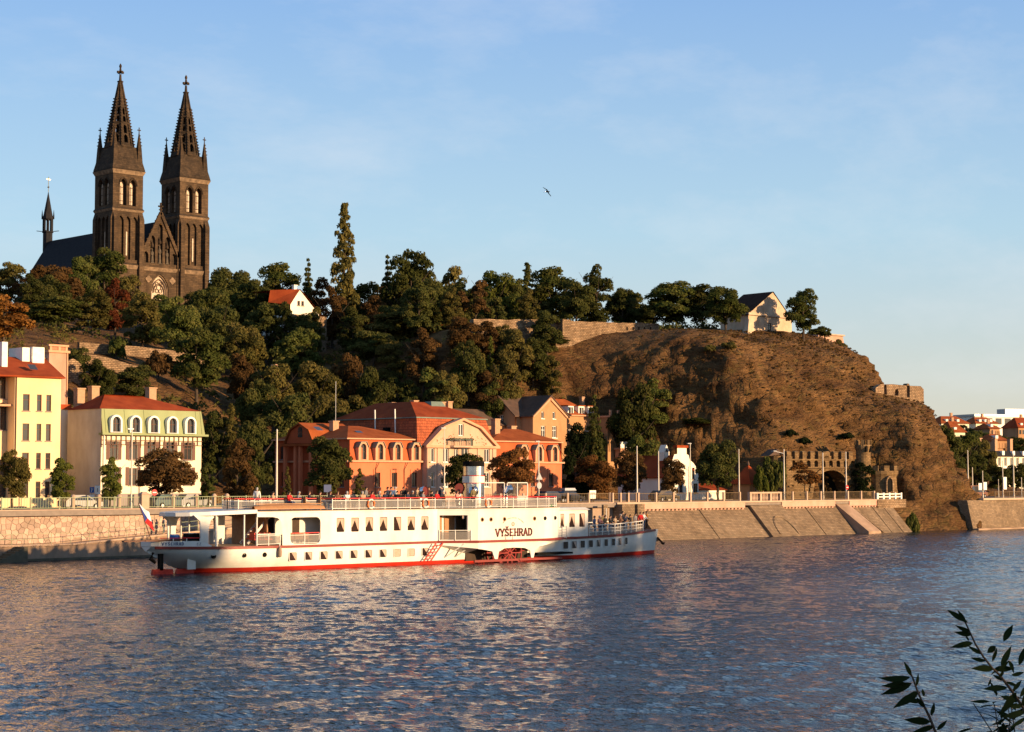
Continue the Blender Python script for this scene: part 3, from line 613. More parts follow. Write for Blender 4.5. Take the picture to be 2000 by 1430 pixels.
    # open-work octagonal spire
    ztop_s = cz(178); R0, R1 = W_*.425, .42; n = 8; sp = MB()
    def sppt(k, t_): r_ = R0 + (R1-R0)*t_; a_ = math.pi/8 + k*math.pi/4; return Vector((cx_ + r_*math.cos(a_), cy_ + r_*math.sin(a_), zs + (ztop_s-zs)*t_))
    Hs = ztop_s - zs
    for k in range(8):
        A0, B0, A1, B1 = sppt(k, 0), sppt(k+1, 0), sppt(k, 1), sppt(k+1, 1); w0 = (B0-A0).length; w1 = (B1-A1).length
        mid0, mid1 = (A0+B0)/2, (A1+B1)/2; ax = (B0-A0).normalized(); upv = (mid1-mid0).normalized(); Ls = (mid1-mid0).length; nin = (Vector((cx_, cy_, 0)) - Vector((mid0.x, mid0.y, 0))).normalized()
        f = lambda a, b, d, M0=mid0, ax=ax, upv=upv, nin=nin: tuple(M0 + ax*a + upv*b + nin*d)
        holes = []
        for t0, t1 in ((.06, .19), (.205, .34), (.385, .48), (.495, .60)):
            ww = (w0 + (w1-w0)*t1) * .46; holes.append(arch2(max(ww, .3), (t1-t0)*Ls, 5, .4, 0, t0*Ls))
        sp.panel([(-w0/2, 0), (w0/2, 0), (w1/2, Ls), (-w1/2, Ls)], holes, .35, f)
    s_ = sp.build('spire', 'stone_black', t)
    m = MB()
    for k in range(8):
        m.bar(sppt(k, 0), sppt(k, 1), .30)
        for j in range(1, 17):
            p = sppt(k, j/22.0 + .02); d_ = (p - Vector((cx_, cy_, p.z))).normalized(); p = p + d_*.22
            m.cbox(p, (.34, .34, .26))
    m.build('crocketed_rib', 'stone_black', s_)['kind'] = 'stuff'
    for t_ in (.0, .37, .62):
        m = MB()
        for k in range(8): m.bar(sppt(k, t_), sppt(k+1, t_), .34)
        m.build('ring', 'stone_black', s_)
    MB().lathe([(.42, 0), (.75, .15), (.75, .35), (.35, .5), (.25, 1.9), (.30, 2.0)], (cx_, cy_, ztop_s), 8).cbox((cx_, cy_, ztop_s+2.5), (1.7, .45, .5)).cbox((cx_, cy_, ztop_s+2.5), (.45, 1.7, .5)).lathe([(.3, 2.7), (.2, 3.6), (.34, 3.8), (.28, 4.2), (.05, 4.6)], (cx_, cy_, ztop_s), 8).build('cross_finial', 'stone_black', s_)
    return t
tower(TWL[0], 'north_tower'); tower(TWR[0], 'south_tower')
# nave front between the towers
gx0, gx1 = TWL[1], TWR[0]; gc = (gx0+gx1)/2; gy = CV + .35; zg0, zg1 = ZL, cz(417, 316); zsh = cz(500, 318)
f = fr((0, gy, 0), 0)
hol = [arch2(1.35, h_, 6, .45, gc + dx_, zg0+1.0) for dx_, h_ in ((-2.05, 6.6), (0, 9.6), (2.05, 6.6))] + [arch2(1.35, 2.7, 6, .3, gc+dx_, zg0+1.0) for dx_ in (-3.9, 3.9)]
gw = gx1 - gx0
hol = [[(x_, z_) for x_, z_ in h_] for h_ in hol if min(p[0] for p in h_) > gx0+.2 and max(p[0] for p in h_) < gx1-.2]
MB().panel([(gx0, zg0), (gx1, zg0), (gx1, zsh), (gc, zg1), (gx0, zsh)], hol, .7, f).build('west_gable', 'stone_dark', ch)
MB().prism([(gx0+.3, zg0), (gx1-.3, zg0), (gx1-.3, zsh), (gc, zg1-1), (gx0+.3, zsh)], .3, lambda a, b, d: f(a, b, .70+d)).build('gable_back', 'stone_black', ch)
m = MB()
for sgn in (-1, 1):
    xs = gx0 if sgn < 0 else gx1
    m.bar((xs, gy-.1, zsh), (gc, gy-.1, zg1+.2), .5, .7)
    for k in range(1, 9):
        t_ = k/9; m.cbox((xs + (gc-xs)*t_ - sgn*-.25, gy-.1, zsh + (zg1-zsh)*t_ + .35), (.35, .35, .35))
m.build('gable_coping', 'stone_dark', ch)
MB().cbox((gc, gy, zg1+1.4), (.3, .3, 2.4)).cbox((gc, gy, zg1+1.7), (1.3, .3, .35)).cbox((gc, gy, zg1+.9), (.8, .3, .25)).build('gable_cross', 'stone_black', ch)
def statue(x_, z_, h_):
    m = MB().lathe([(.36, 0), (.40, .25), (.30, h_*.45), (.34, h_*.68), (.30, h_*.78), (.13, h_*.83), (.20, h_*.90), (.16, h_*.97), (.03, h_)], (x_, gy+.30, z_), 10)
    m.tube([(x_-.3, gy+.25, z_+h_*.74), (x_-.36, gy+.05, z_+h_*.55), (x_-.1, gy-.05, z_+h_*.5)], [.1, .09, .07], 6).tube([(x_+.3, gy+.25, z_+h_*.74), (x_+.38, gy+.1, z_+h_*.55), (x_+.15, gy-.05, z_+h_*.6)], [.1, .09, .07], 6)
    m.cbox((x_, gy+.3, z_-.15), (.9, .6, .3)).build('statue', 'statue', ch)
    MB().lathe([(.45, 0), (.5, .3), (.05, 1.6)], (x_, gy+.3, z_+h_+.35), 6).build('canopy', 'stone_black', ch)
for dx_, h_ in ((-2.05, 3.2), (0, 4.2), (2.05, 3.2)): statue(gc+dx_, zg0+1.2, h_)
for dx_, dz_ in ((0, zg1-2.6), (-1.45, zg0+9.0), (1.45, zg0+9.0), (-2.9, zg0+5.2), (2.9, zg0+5.2)):
    MB().lathe([(.02, -.18), (.2, 0), (.02, .18)], (gc+dx_, gy-.12, dz_ if dx_ == 0 else dz_), 8).build('gilded_boss', 'gold', ch)
MB().frus(gx0, gx1, gy-.1, gy+.4, ZL-.9, gx0, gx1, gy-.5, gy+.4, ZL-.02).build('front_cornice', 'stone_trim', ch)
hol = [arch2(4.7, 6.0, 10, .35, gc, ZL-7.6)]
MB().panel([(gx0, Z0), (gx1, Z0), (gx1, ZL-.9), (gx0, ZL-.9)], hol, .9, fr((0, gy-.15, 0), 0)).build('front_wall', 'stone_dark', ch)
ty = MB().prism(arch2(4.7, 6.0, 10, .35, gc, ZL-7.6), .2, lambda a, b, d: (a, gy+.55+d, b)).build('tympanum', 'louvre', ch)
for R_ in (2.25, 1.9, 1.5):
    m = MB(); pts = arch2(2*R_, 5.6*R_/2.25+.2, 10, .35, gc, ZL-7.6)
    for p, q_ in zip(pts[1:-1], pts[2:]): m.bar((p[0], gy+.2+.12*(2.25-R_), p[1]), (q_[0], gy+.2+.12*(2.25-R_), q_[1]), .2)
    m.build('arch_moulding', 'stone_trim', ty)
m = MB()
for a_ in range(6):
    t_ = a_*math.pi/3
    for k in range(8):
        b0, b1 = k*math.pi/4, (k+1)*math.pi/4
        m.bar((gc+.95*math.cos(t_)+.45*math.cos(b0), gy+.45, ZL-4.7+.95*math.sin(t_)+.45*math.sin(b0)), (gc+.95*math.cos(t_)+.45*math.cos(b1), gy+.45, ZL-4.7+.95*math.sin(t_)+.45*math.sin(b1)), .12)
m.build('rose_tracery', 'stone_dark', ty)
for sx_ in (-1, 1):
    m = MB()
    for k in range(4):
        t_ = k*math.pi/2; m.prism([(gc+sx_*3.3+.42*math.cos(t_)+.42*math.cos(j*math.pi/6), ZL-2.9+.42*math.sin(t_)+.42*math.sin(j*math.pi/6)) for j in range(12)], .2, lambda a, b, d: (a, gy-.35+.013*k+d, b))
    m.build('quatrefoil_relief', 'stone_trim', ch)
# nave roof and walls, ridge turret
zr0 = cz(430, 300); yb = float(atu(103, 470, gc)[1])
yb = float(atu(97, 470, gc)[1])
MB().prism([(gx0-1.5, zsh-2), (gx1+1.5, zsh-2), (gc, zr0)], yb-CV-1.2, lambda a, b, d: (a, CV+1.2+d, b)).build('nave_roof', 'slate', ch)
MB().box(gx0-1.2, gx1+1.2, CV+9, yb-.5, Z0, zsh-2.01).build('nave_wall', 'stone_dark', ch)
MB().frus(gx0-6, gx0-1.2, CV+9, yb-2, zsh-8, gx0-1.3, gx0-1.2, CV+9, yb-2, zsh-3).build('aisle_roof', 'slate', ch)
MB().box(gx0-5.9, gx0-1.21, CV+9.2, yb-2.2, Z0, zsh-8.01).build('aisle_wall', 'stone_dark', ch)
MB().add([(gx0-1.5, yb, zsh-2), (gx1+1.5, yb, zsh-2), (gc, yb, zr0), (gc, yb+4.5, zsh-2)], [(0, 3, 2), (1, 2, 3), (0, 1, 3), (0, 2, 1)]).build('apse_roof', 'slate', ch)
MB().add([(gx0-1.2, yb-.6, Z0), (gx1+1.2, yb-.6, Z0), (gc, yb+4.2, Z0), (gx0-1.2, yb-.6, zsh-2.05), (gx1+1.2, yb-.6, zsh-2.05), (gc, yb+4.2, zsh-2.05)], [(0, 1, 2), (3, 5, 4), (0, 3, 4, 1), (1, 4, 5, 2), (2, 5, 3, 0)]).build('apse_wall', 'stone_dark', ch)
ft = atv(93, 470, yb-4); fx_, fy_, fz_ = float(gc), yb-4.0, zr0
k_ = (np.linalg.norm(ft-CAM)); zf = lambda y: float(atu(93, y, gc)[2])
dd = float(atu(93, 470, gc)[1]); fy_ = dd; 
t = MB().lathe([(1.25, -3), (1.25, 2.2), (1.5, 2.3), (1.5, 2.6)], (fx_, fy_, zr0), 8).build('ridge_turret', 'slate', ch)
m = MB()
for k in range(8): a_ = math.pi/8+k*math.pi/4; m.cbox((fx_+1.15*math.cos(a_), fy_+1.15*math.sin(a_), zr0+4.1), (.3, .3, 3.2))
m.lathe([(1.35, 5.6), (1.55, 5.9), (1.2, 6.8), (.16, zf(380)-zr0), (.05, zf(375)-zr0)], (fx_, fy_, zr0), 8)
m.build('turret_lantern', 'slate', t)
m = MB().tube([(fx_, fy_, zf(380)), (fx_, fy_, zf(346))], .07, 6).lathe([(.02, -.3), (.32, 0), (.02, .3)], (fx_, fy_, zf(366)), 8).cbox((fx_, fy_, zf(351)), (1.1, .1, .12))
m.build('turret_cross', 'gold', t)
m = MB()
for k in range(4):
    a_ = math.pi/4+k*math.pi/2; bx, by = fx_+1.5*math.cos(a_), fy_+1.5*math.sin(a_); m.lathe([(.22, 0), (.2, 1.0), (.03, 2.4)], (bx, by, zr0+5.8), 6)
    m.bar((bx, by, zr0+2.6), (bx+1.4*math.cos(a_), by+1.4*math.sin(a_), zr0+2.75), .16)
m.build('turret_pinnacle', 'slate', t)
# reach the ridge line all the way to the turret
if fy_ > yb + 3: MB().prism([(gx0-1.49, zsh-2.01), (gx1+1.49, zsh-2.01), (gc, zr0-.01)], fy_+6-yb, lambda a, b, d: (a, yb-.05+d, b)).build('choir_roof', 'slate', ch)
# ================================================================== trees
def crown(name, clumps, n, size, seed, flat=0.0):
    r = np.random.RandomState(seed); c = np.array(clumps); w = c[:, 3] ** 2; w = w / w.sum()
    pick = r.choice(len(c), n, p=w); d = r.normal(size=(n, 3)); d /= np.linalg.norm(d, axis=1)[:, None]; d[:, 2] = np.where(d[:, 2] < -0.35, -d[:, 2]*0.6, d[:, 2])
    rad = c[pick, 3] * (0.55 + 0.5 * r.rand(n) ** 0.5); pos = c[pick, :3] + d * rad[:, None] * np.array([1, 1, 0.9])
    nr = d + r.normal(size=(n, 3)) * 0.55; nr /= np.linalg.norm(nr, axis=1)[:, None]
    t = np.cross(nr, r.normal(size=(n, 3))); t /= np.linalg.norm(t, axis=1)[:, None]; b = np.cross(nr, t)
    s = size * (0.6 + 0.8 * r.rand(n))[:, None]
    V = np.empty((n, 4, 3)); V[:, 0] = pos - t*s; V[:, 1] = pos + b*s*0.55 + nr*s*0.12; V[:, 2] = pos + t*s; V[:, 3] = pos - b*s*0.55 + nr*s*0.12
    me = bpy.data.meshes.new(name); me.vertices.add(n*4); me.vertices.foreach_set('co', V.ravel().astype(np.float32))
    me.loops.add(n*4); me.loops.foreach_set('vertex_index', np.arange(n*4, dtype=np.int32)); me.polygons.add(n)
    me.polygons.foreach_set('loop_start', np.arange(0, n*4, 4, dtype=np.int32)); me.polygons.foreach_set('loop_total', np.full(n, 4, np.int32)); me.update(calc_edges=True)
    at = me.attributes.new('tint', 'FLOAT', 'POINT'); clt = r.rand(len(c)); tv = np.clip(0.45*clt[pick] + 0.55*r.rand(n), 0, 1); at.data.foreach_set('value', np.repeat(tv, 4).astype(np.float32))
    me.materials.append(M['leaf_green']); return me
def clump_fill(r, n, rx, rz, cz_, rr, bottom=-0.75):
    out = []
    while len(out) < n:
        p = [r.uniform(-1, 1) for _ in range(3)]; q = math.sqrt(sum(x*x for x in p))
        if q > 1 or q < 0.35 or p[2] < bottom: continue
        out.append((p[0]*rx, p[1]*rx, cz_ + p[2]*rz, rr * r.uniform(0.65, 1.25)))
    return out
def trunk_mesh(name, H, r0, limbs, r, lean=0.0, top=0.8):
    m = MB(); pts = [(lean*H*t*t + r.uniform(-.01, .01)*H, r.uniform(-.01, .01)*H, H*t) for t in (-.03, .12, .3, .5, top)]; pts[0] = (0, 0, -.03*H)
    m.tube(pts, [r0*1.25, r0, r0*.8, r0*.55, r0*.15], 7)
    for k in range(limbs):
        t = r.uniform(.28, .62); a = 2*math.pi*(k + r.random()*.6)/limbs; L = H*r.uniform(.2, .34); b = Vector((lean*H*t*t, 0, H*t))
        m.tube([b, b + Vector((math.cos(a)*L*.5, math.sin(a)*L*.5, L*.35)), b + Vector((math.cos(a)*L, math.sin(a)*L, L*.95))], [r0*.42, r0*.28, r0*.08], 5)
    me = m.mesh(name); me.materials.append(M['bark']); return me
PROTO = {}
def protos():
    for i in range(4):                                    # round-headed broadleaf, 12 m
        r = random.Random(20+i); c = clump_fill(r, 38, 3.4, 5.0, 6.7, 1.35, -.85); PROTO['broad%d' % i] = (crown('crown_broad', c, 11000, .235, 20+i), trunk_mesh('trunk_broad', 12, .26, 6, r), 12.0, 4.4)
    for i in range(3):
        r = random.Random(40+i); c = clump_fill(r, 38, 2.5, 5.3, 6.4, 1.05, -.88); PROTO['oval%d' % i] = (crown('crown_oval', c, 10000, .215, 40+i), trunk_mesh('trunk_oval', 12, .22, 6, r), 12.0, 3.3)
    r = random.Random(50); c = clump_fill(r, 22, 3.2, 4.2, 7.4, .95); PROTO['sparse'] = (crown('crown_sparse', c, 2700, .28, 50), trunk_mesh('trunk_sparse', 12, .2, 9, r, .03, .92), 12.0, 4.0)
    r = random.Random(51); c = []
    for k in range(120):
        t = (k+.5)/120; a = r.uniform(0, 6.28); w = 1.6*math.sin(math.pi*min(.97, .16+.82*t))**.8; q = r.uniform(.1, .9)*w; c.append((q*math.cos(a), q*math.sin(a), .9+10.7*t, .52*(1.2-.65*t)))
    PROTO['poplar'] = (crown('crown_poplar', c, 11000, .15, 51), trunk_mesh('trunk_poplar', 12, .2, 0, r, 0, .95), 12.0, 1.7)
    r = random.Random(52); c = []
    for L in range(15):
        t = L/14; w = 2.5*(1-t)**.85+.12
        for k in range(max(1, int(9*(1-t)+1))):
            a = 2*math.pi*(k+r.random()*.5)/max(1, int(9*(1-t)+1)); 
            for q in (.35, .75): c.append((q*w*math.cos(a), q*w*math.sin(a), 1.6+10*t-q*w*.22, .34+.28*(1-t)))
    PROTO['conifer'] = (crown('crown_conifer', c, 8000, .24, 52), trunk_mesh('trunk_conifer', 12, .2, 0, r, 0, .97), 12.0, 2.7)
    r = random.Random(53); c = []
    for L in range(7):
        t = L/6; w = 2.6*(1-.75*t)
        for k in range(4):
            a = 2*math.pi*(k+r.random())/4; q = r.uniform(.5, 1)*w; c.append((q*math.cos(a), q*math.sin(a), 4.2+7.3*t+r.uniform(-.3, .3), .55-.22*t))
    PROTO['pine'] = (crown('crown_pine', c, 2000, .24, 53), trunk_mesh('trunk_pine', 12, .17, 8, r, .02, .97), 12.0, 2.8)
    for i in range(2):                                    # young street tree, 6 m
        r = random.Random(60+i); c = clump_fill(r, 30, 1.45, 2.2, 3.6, .52, -.9); PROTO['young%d' % i] = (crown('crown_young', c, 4200, .15, 60+i), trunk_mesh('trunk_young', 6, .09, 5, r), 6.0, 1.85)
    r = random.Random(62); c = []
    for k in range(30):
        t = (k+.5)/30; a = r.uniform(0, 6.28); w = 1.0*(1-t)**.8+.08; q = r.uniform(.2, .9)*w; c.append((q*math.cos(a), q*math.sin(a), .5+5.2*t, .38*(1.1-.7*t)))
    PROTO['cone'] = (crown('crown_cone', c, 3200, .13, 62), trunk_mesh('trunk_cone', 6, .08, 0, r, 0, .9), 6.0, 1.2)
    for i in range(2):
        r = random.Random(70+i); c = clump_fill(r, 20, 2.0, 1.3, 1.3, .75, -.6); PROTO['bush%d' % i] = (crown('crown_bush', c, 3000, .2, 70+i), trunk_mesh('stem_bush', 2.4, .09, 7, r), 2.8, 2.6)
protos()
_tk = [0]
def tree(px_, top, v, kind, mat, wpx, label, cat='tree', nm=None, base=None, grp=None):
    """trunk at photo column px_ on depth v, crown top at row top, crown wpx photo pixels wide"""
    if kind in ('broad', 'oval', 'young', 'bush'):
        _tk[0] += 1; kind = kind + str(_tk[0] % {'broad': 4, 'oval': 3, 'young': 2, 'bush': 2}[kind])
    P = atv(px_, top, v); u = float(P[0])
    if kind[:4] == 'bush' and base is None and float(P[2]) - zt(u, v) > 4.2: kind = 'broad%d' % (_tk[0] % 4)
    zb = (zt(u, v) if base is None else base); H = float(P[2]) - zb
    cm, tm, h0, r0 = PROTO[kind]; H = max(H, 1.2); s = H / h0; d = float((P - CAM) @ _fh); wr = (wpx / F * d) / (2 * r0 * s)
    nm = nm or {'bro': 'broadleaf_tree', 'ova': 'broadleaf_tree', 'spa': 'broadleaf_tree', 'pop': 'poplar_tree', 'con': 'conifer_tree' if kind == 'conifer' else 'conical_tree', 'pin': 'pine_tree', 'you': 'street_tree', 'bus': 'shrub'}[kind[:3]]
    R = thing(nm, label, cat, (u, v, zb), rnd.uniform(0, 6.28), grp)
    R.scale = (s, s, s)
    c = link('crown', cm, R); c.scale = (wr, wr, 1); omat(c, mat)
    link('trunk' if kind[:3] != 'bus' else 'stem', tm, R)
    return R
T = tree
G_H = 'trees on the wooded hillside'
for a in [
 # skyline and slope under the church
 (18, 512, 150, 'broad', 'leaf_olive', 95, 'leafy olive tree on the skyline at the left picture edge'),
 (62, 515, 128, 'sparse', 'leaf_brown', 75, 'thin brownish tree with open branches left of the church roof'),
 (8, 572, 82, 'broad', 'leaf_orange', 135, 'big rust-orange autumn tree above the yellow house roof'),
 (-60, 540, 100, 'broad', 'leaf_green', 110, 'green tree cut off by the left edge behind the orange tree'),
 (112, 508, 140, 'broad', 'leaf_brown', 110, 'brown-green tree in front of the church nave roof'),
 (205, 484, 172, 'broad', 'leaf_green', 125, 'full green tree hiding the foot of the left church tower'),
 (160, 500, 150, 'oval', 'leaf_green', 70, 'narrow green tree between nave roof and left tower'),
 (250, 530, 135, 'broad', 'leaf_olive', 70, 'olive tree below the church gable left corner'),
 (110, 575, 104, 'broad', 'leaf_green', 120, 'green hillside tree above the stone terrace pavilion'),
 (182, 565, 101, 'oval', 'leaf_olive', 85, 'slim-trunked olive tree at the upper edge of the grass clearing'),
 (226, 545, 116, 'oval', 'leaf_red', 62, 'small dark red tree below the church towers'),
 (278, 574, 102, 'oval', 'leaf_olive', 85, 'tree with bare forked trunk right of the grass clearing'),
 (306, 574, 118, 'oval', 'leaf_green', 70, 'green tree in front of the church portal'),
 (345, 578, 92, 'broad', 'leaf_green', 105, 'green tree right of the clearing under the right church tower'),
 (385, 640, 66, 'broad', 'leaf_green', 120, 'large green tree above the roof of the green mansard house'),
 (405, 560, 112, 'broad', 'leaf_dark', 100, 'dark tree directly right of the church base'),
 (455, 512, 125, 'broad', 'leaf_dark', 115, 'tall dark tree on the skyline right of the church'),
 (500, 545, 112, 'broad', 'leaf_dark', 90, 'dark tree left of the white gabled hill house'),
 (552, 510, 128, 'broad', 'leaf_green', 105, 'green skyline tree behind the white gabled hill house'),
 (602, 503, 122, 'conifer', 'leaf_dark', 46, 'spiky pine top left of the tall poplar'),
 (622, 540, 116, 'sparse', 'leaf_brown', 70, 'brownish tree between pine top and tall poplar'),
 (673, 391, 108, 'poplar', 'leaf_olive', 60, 'tall slender poplar rising high above the skyline'),
 (650, 560, 102, 'oval', 'leaf_brown', 60, 'thin brown tree at the foot of the tall poplar'),
 (712, 540, 112, 'broad', 'leaf_dark', 80, 'dark tree just right of the tall poplar'),
 (757, 497, 108, 'conifer', 'leaf_dark', 58, 'dark conifer with layered branches right of the tall poplar'),
 (803, 487, 100, 'broad', 'leaf_dark', 120, 'highest round tree on the skyline right of the conifer'),
 (880, 514, 98, 'sparse', 'leaf_olive', 92, 'airy thin-leaved tree on the skyline above the brown shrubs'),
 (850, 545, 90, 'broad', 'leaf_dark', 90, 'dark tree behind the brown shrubs'),
 (970, 520, 72, 'broad', 'leaf_bright', 100, 'bright green tree behind the left end of the hilltop wall'),
 (925, 560, 80, 'broad', 'leaf_green', 80, 'green tree left of the bright tree behind the hilltop wall'),
 (1030, 510, 74, 'poplar', 'leaf_dark', 46, 'dark narrow columnar tree above the hilltop wall'),
 (1010, 545, 70, 'oval', 'leaf_dark', 60, 'dark tree left of the columnar tree over the wall'),
 (1085, 518, 72, 'broad', 'leaf_green', 110, 'broad green tree over the middle of the hilltop wall'),
 (1125, 540, 64, 'broad', 'leaf_dark', 80, 'dark tree close behind the hilltop wall right of centre'),
 (1165, 518, 70, 'oval', 'leaf_dark', 72, 'dark pointed tree at the right of the wall-top grove'),
 (1215, 562, 68, 'broad', 'leaf_dark', 75, 'lower dark tree right of the pointed tree on the wall'),
 (1255, 570, 72, 'sparse', 'leaf_dark', 60, 'small airy tree in the gap of the clifftop skyline'),
 (1320, 547, 60, 'broad', 'leaf_green', 125, 'large green tree on the clifftop left of the old house'),
 (1372, 550, 57, 'broad', 'leaf_dark', 110, 'dark tree in the middle of the clifftop clump'),
 (1416, 552, 39.5, 'broad', 'leaf_green', 84, 'rightmost tree of the clifftop clump beside the old house'),
 (1275, 590, 62, 'broad', 'leaf_dark', 80, 'low dark tree at the right end of the hilltop wall'),
 (1568, 563, 36, 'broad', 'leaf_green', 76, 'tree standing before the gable of the clifftop house'),
 # middle slope
 (430, 585, 98, 'broad', 'leaf_dark', 110, 'dark tree on the slope above the stepped brick wall, left one'),
 (478, 620, 86, 'broad', 'leaf_olive', 95, 'olive tree just above the stepped brick wall'),
 (520, 590, 98, 'broad', 'leaf_dark', 105, 'dark tree left below the white gabled hill house'),
 (600, 611, 93, 'broad', 'leaf_dark', 74, 'dark tree right in front of the hill house lower storey'), (575, 645, 82, 'broad', 'leaf_green', 100, 'green tree below the white gabled hill house'),
 (690, 600, 92, 'oval', 'leaf_dark', 70, 'dark tree right below the tall poplar'),
 (735, 580, 92, 'oval', 'leaf_brown', 70, 'brownish tree on the slope under the dark conifer'),
 (785, 598, 72, 'broad', 'leaf_olive', 140, 'very large olive-green tree in the middle of the hillside'),
 (730, 640, 70, 'broad', 'leaf_dark', 100, 'dark tree left of the very large olive hillside tree'),
 (850, 640, 66, 'broad', 'leaf_dark', 100, 'dark green tree right of the very large olive hillside tree'),
 (868, 592, 70, 'oval', 'leaf_rust', 80, 'rust-brown tree beneath the airy skyline tree'),
 (905, 618, 53, 'broad', 'leaf_brown', 80, 'brown-leaved tree left below the hilltop wall'),
 (958, 652, 49, 'cone', 'leaf_bright', 40, 'light green cone-shaped tree below the hilltop wall'),
 (1005, 645, 49, 'oval', 'leaf_olive', 75, 'olive tree right of the cone-shaped tree below the wall'),
 (1068, 605, 51, 'oval', 'leaf_dark', 70, 'dark pine overlapping the hilltop wall corner'),
 (915, 664, 50, 'broad', 'leaf_dark', 80, 'dark tree on the slope above the tan gabled house roof'),
 (1050, 690, 52.5, 'broad', 'leaf_dark', 75, 'dark tree behind the roof of the tan gabled house'),
 (535, 700, 62, 'broad', 'leaf_olive', 100, 'olive tree right of the stepped brick wall'),
 (615, 695, 62, 'broad', 'leaf_olive', 110, 'olive tree on the lower slope above the orange villa, left one'),
 (680, 690, 62, 'broad', 'leaf_brown', 90, 'brownish tree on the lower slope above the orange villa'),
 (735, 715, 56, 'broad', 'leaf_dark', 90, 'dark tree on the lower slope above the red hipped roof'),
 (570, 755, 46, 'broad', 'leaf_dark', 110, 'dark tree close behind the shaded wing of the orange villa'),
 (650, 760, 47, 'broad', 'leaf_olive', 110, 'olive tree close behind the orange villa roof'),
 (505, 740, 52, 'broad', 'leaf_dark', 90, 'dark tree behind the gap left of the orange villa'),
 (470, 690, 72, 'bush', 'leaf_brown', 60, 'brown shrub beside the stepped brick wall'),
 (1090, 726, 52.5, 'oval', 'leaf_dark', 50, 'slanting pine behind the tan house chimney'),
 (945, 626, 52, 'oval', 'leaf_brown', 66, 'brownish tree hiding the left end of the hilltop wall'), (985, 634, 51.5, 'broad', 'leaf_olive', 66, 'olive tree in front of the shaded hilltop wall'), (556, 592, 95, 'oval', 'leaf_dark', 46, 'narrow dark tree at the left corner of the hill house'), (618, 598, 95, 'oval', 'leaf_olive', 44, 'narrow olive tree at the right corner of the hill house'),
 (985, 686, 47, 'oval', 'leaf_olive', 70, 'olive tree under the left end of the sunlit rampart'), (1040, 662, 49, 'oval', 'leaf_dark', 60, 'dark tree just below the rampart corner'), (1078, 692, 47, 'oval', 'leaf_olive', 50, 'slim olive tree beside the bare sandy slope'),
 (1028, 735, 53, 'broad', 'leaf_dark', 80, 'dark tree above the tan house left gable'), (965, 730, 47, 'broad', 'leaf_green', 70, 'green tree above the shaded roof of the tan house'),
 # behind and between the houses
 (452, 785, 40, 'poplar', 'leaf_olive', 40, 'thin birch-like tree right of the green mansard house'),
 (425, 800, 42, 'oval', 'leaf_dark', 70, 'dark tree against the right side of the green mansard house'),
 (498, 815, 30, 'broad', 'leaf_dark', 90, 'large dark tree left of the tall white pole by the orange villa'),
 (465, 860, 26, 'oval', 'leaf_brown', 75, 'reddish-brown tree between green mansard house and orange villa'),
 (1235, 735, 36, 'broad', 'leaf_dark', 95, 'dark tree right of the balconied tan house'),
 (1275, 740, 35, 'oval', 'leaf_green', 80, 'green tree against the left foot of the rock face'),
 (1160, 770, 37, 'conifer', 'leaf_dark', 62, 'dark conifer in front of the tan gabled house'),
 (1125, 830, 33, 'oval', 'leaf_shade', 66, 'ivy-dark tree against the corner of the tan house'),
 (1250, 840, 27, 'broad', 'leaf_green', 90, 'green tree behind the street left of the white baroque house'),
 (1358, 820, 30, 'oval', 'leaf_green', 70, 'green tree rising behind the white baroque gable'),
 ]: T(*a, grp=G_H)
G_S = 'trees lining the embankment street'
Z_S = 4.5
for a in [
 (25, 878, 15, 'broad', 'leaf_olive', 72, 'street tree with drooping crown before the yellow house, leftmost'),
 (122, 893, 12, 'oval', 'leaf_bright', 54, 'street tree at the right corner of the yellow house'),
 (216, 893, 12, 'oval', 'leaf_bright', 50, 'street tree before the left corner of the green mansard house'),
 (326, 866, 13, 'broad', 'leaf_brown', 118, 'wide rusty chestnut tree before the green mansard house'),
 (408, 903, 11, 'oval', 'leaf_green', 38, 'small green street tree right of the rusty chestnut'),
 (562, 908, 9, 'cone', 'leaf_olive', 26, 'slim columnar street tree beside the tall white pole'),
 (640, 852, 12, 'broad', 'leaf_dark', 104, 'big dark green tree before the corner of the orange villa'),
 (702, 912, 9, 'cone', 'leaf_olive', 40, 'small pale cone-shaped tree right of the big dark tree'),
 (905, 878, 12, 'broad', 'leaf_dark', 88, 'dark tree behind the steamer funnel'),
 (1004, 866, 13, 'broad', 'leaf_rust', 100, 'reddish-brown tree right of the steamer funnel'),
 (1158, 888, 13, 'broad', 'leaf_rust', 88, 'reddish tree behind the steamer bow cabin'),
 (1225, 880, 14, 'broad', 'leaf_brown', 80, 'brown-green tree right of the reddish tree behind the bow'),
 (1311, 888, 8, 'broad', 'leaf_brown', 58, 'brown autumn tree in front of the white baroque house'),
 (1402, 850, 10, 'broad', 'leaf_dark', 90, 'dark green tree at the right side of the white baroque house'),
 (1508, 900, 9, 'bush', 'leaf_green', 58, 'dense round green bush tree left of the tunnel gate'),
 (1488, 915, 8, 'bush', 'leaf_bright', 34, 'pale green bush beside the dense round one'),
 (1572, 900, 6.5, 'sparse', 'leaf_rust', 74, 'small red-leaved tree in front of the tunnel gate'),
 ]: T(*a, base=Z_S, grp=G_S)
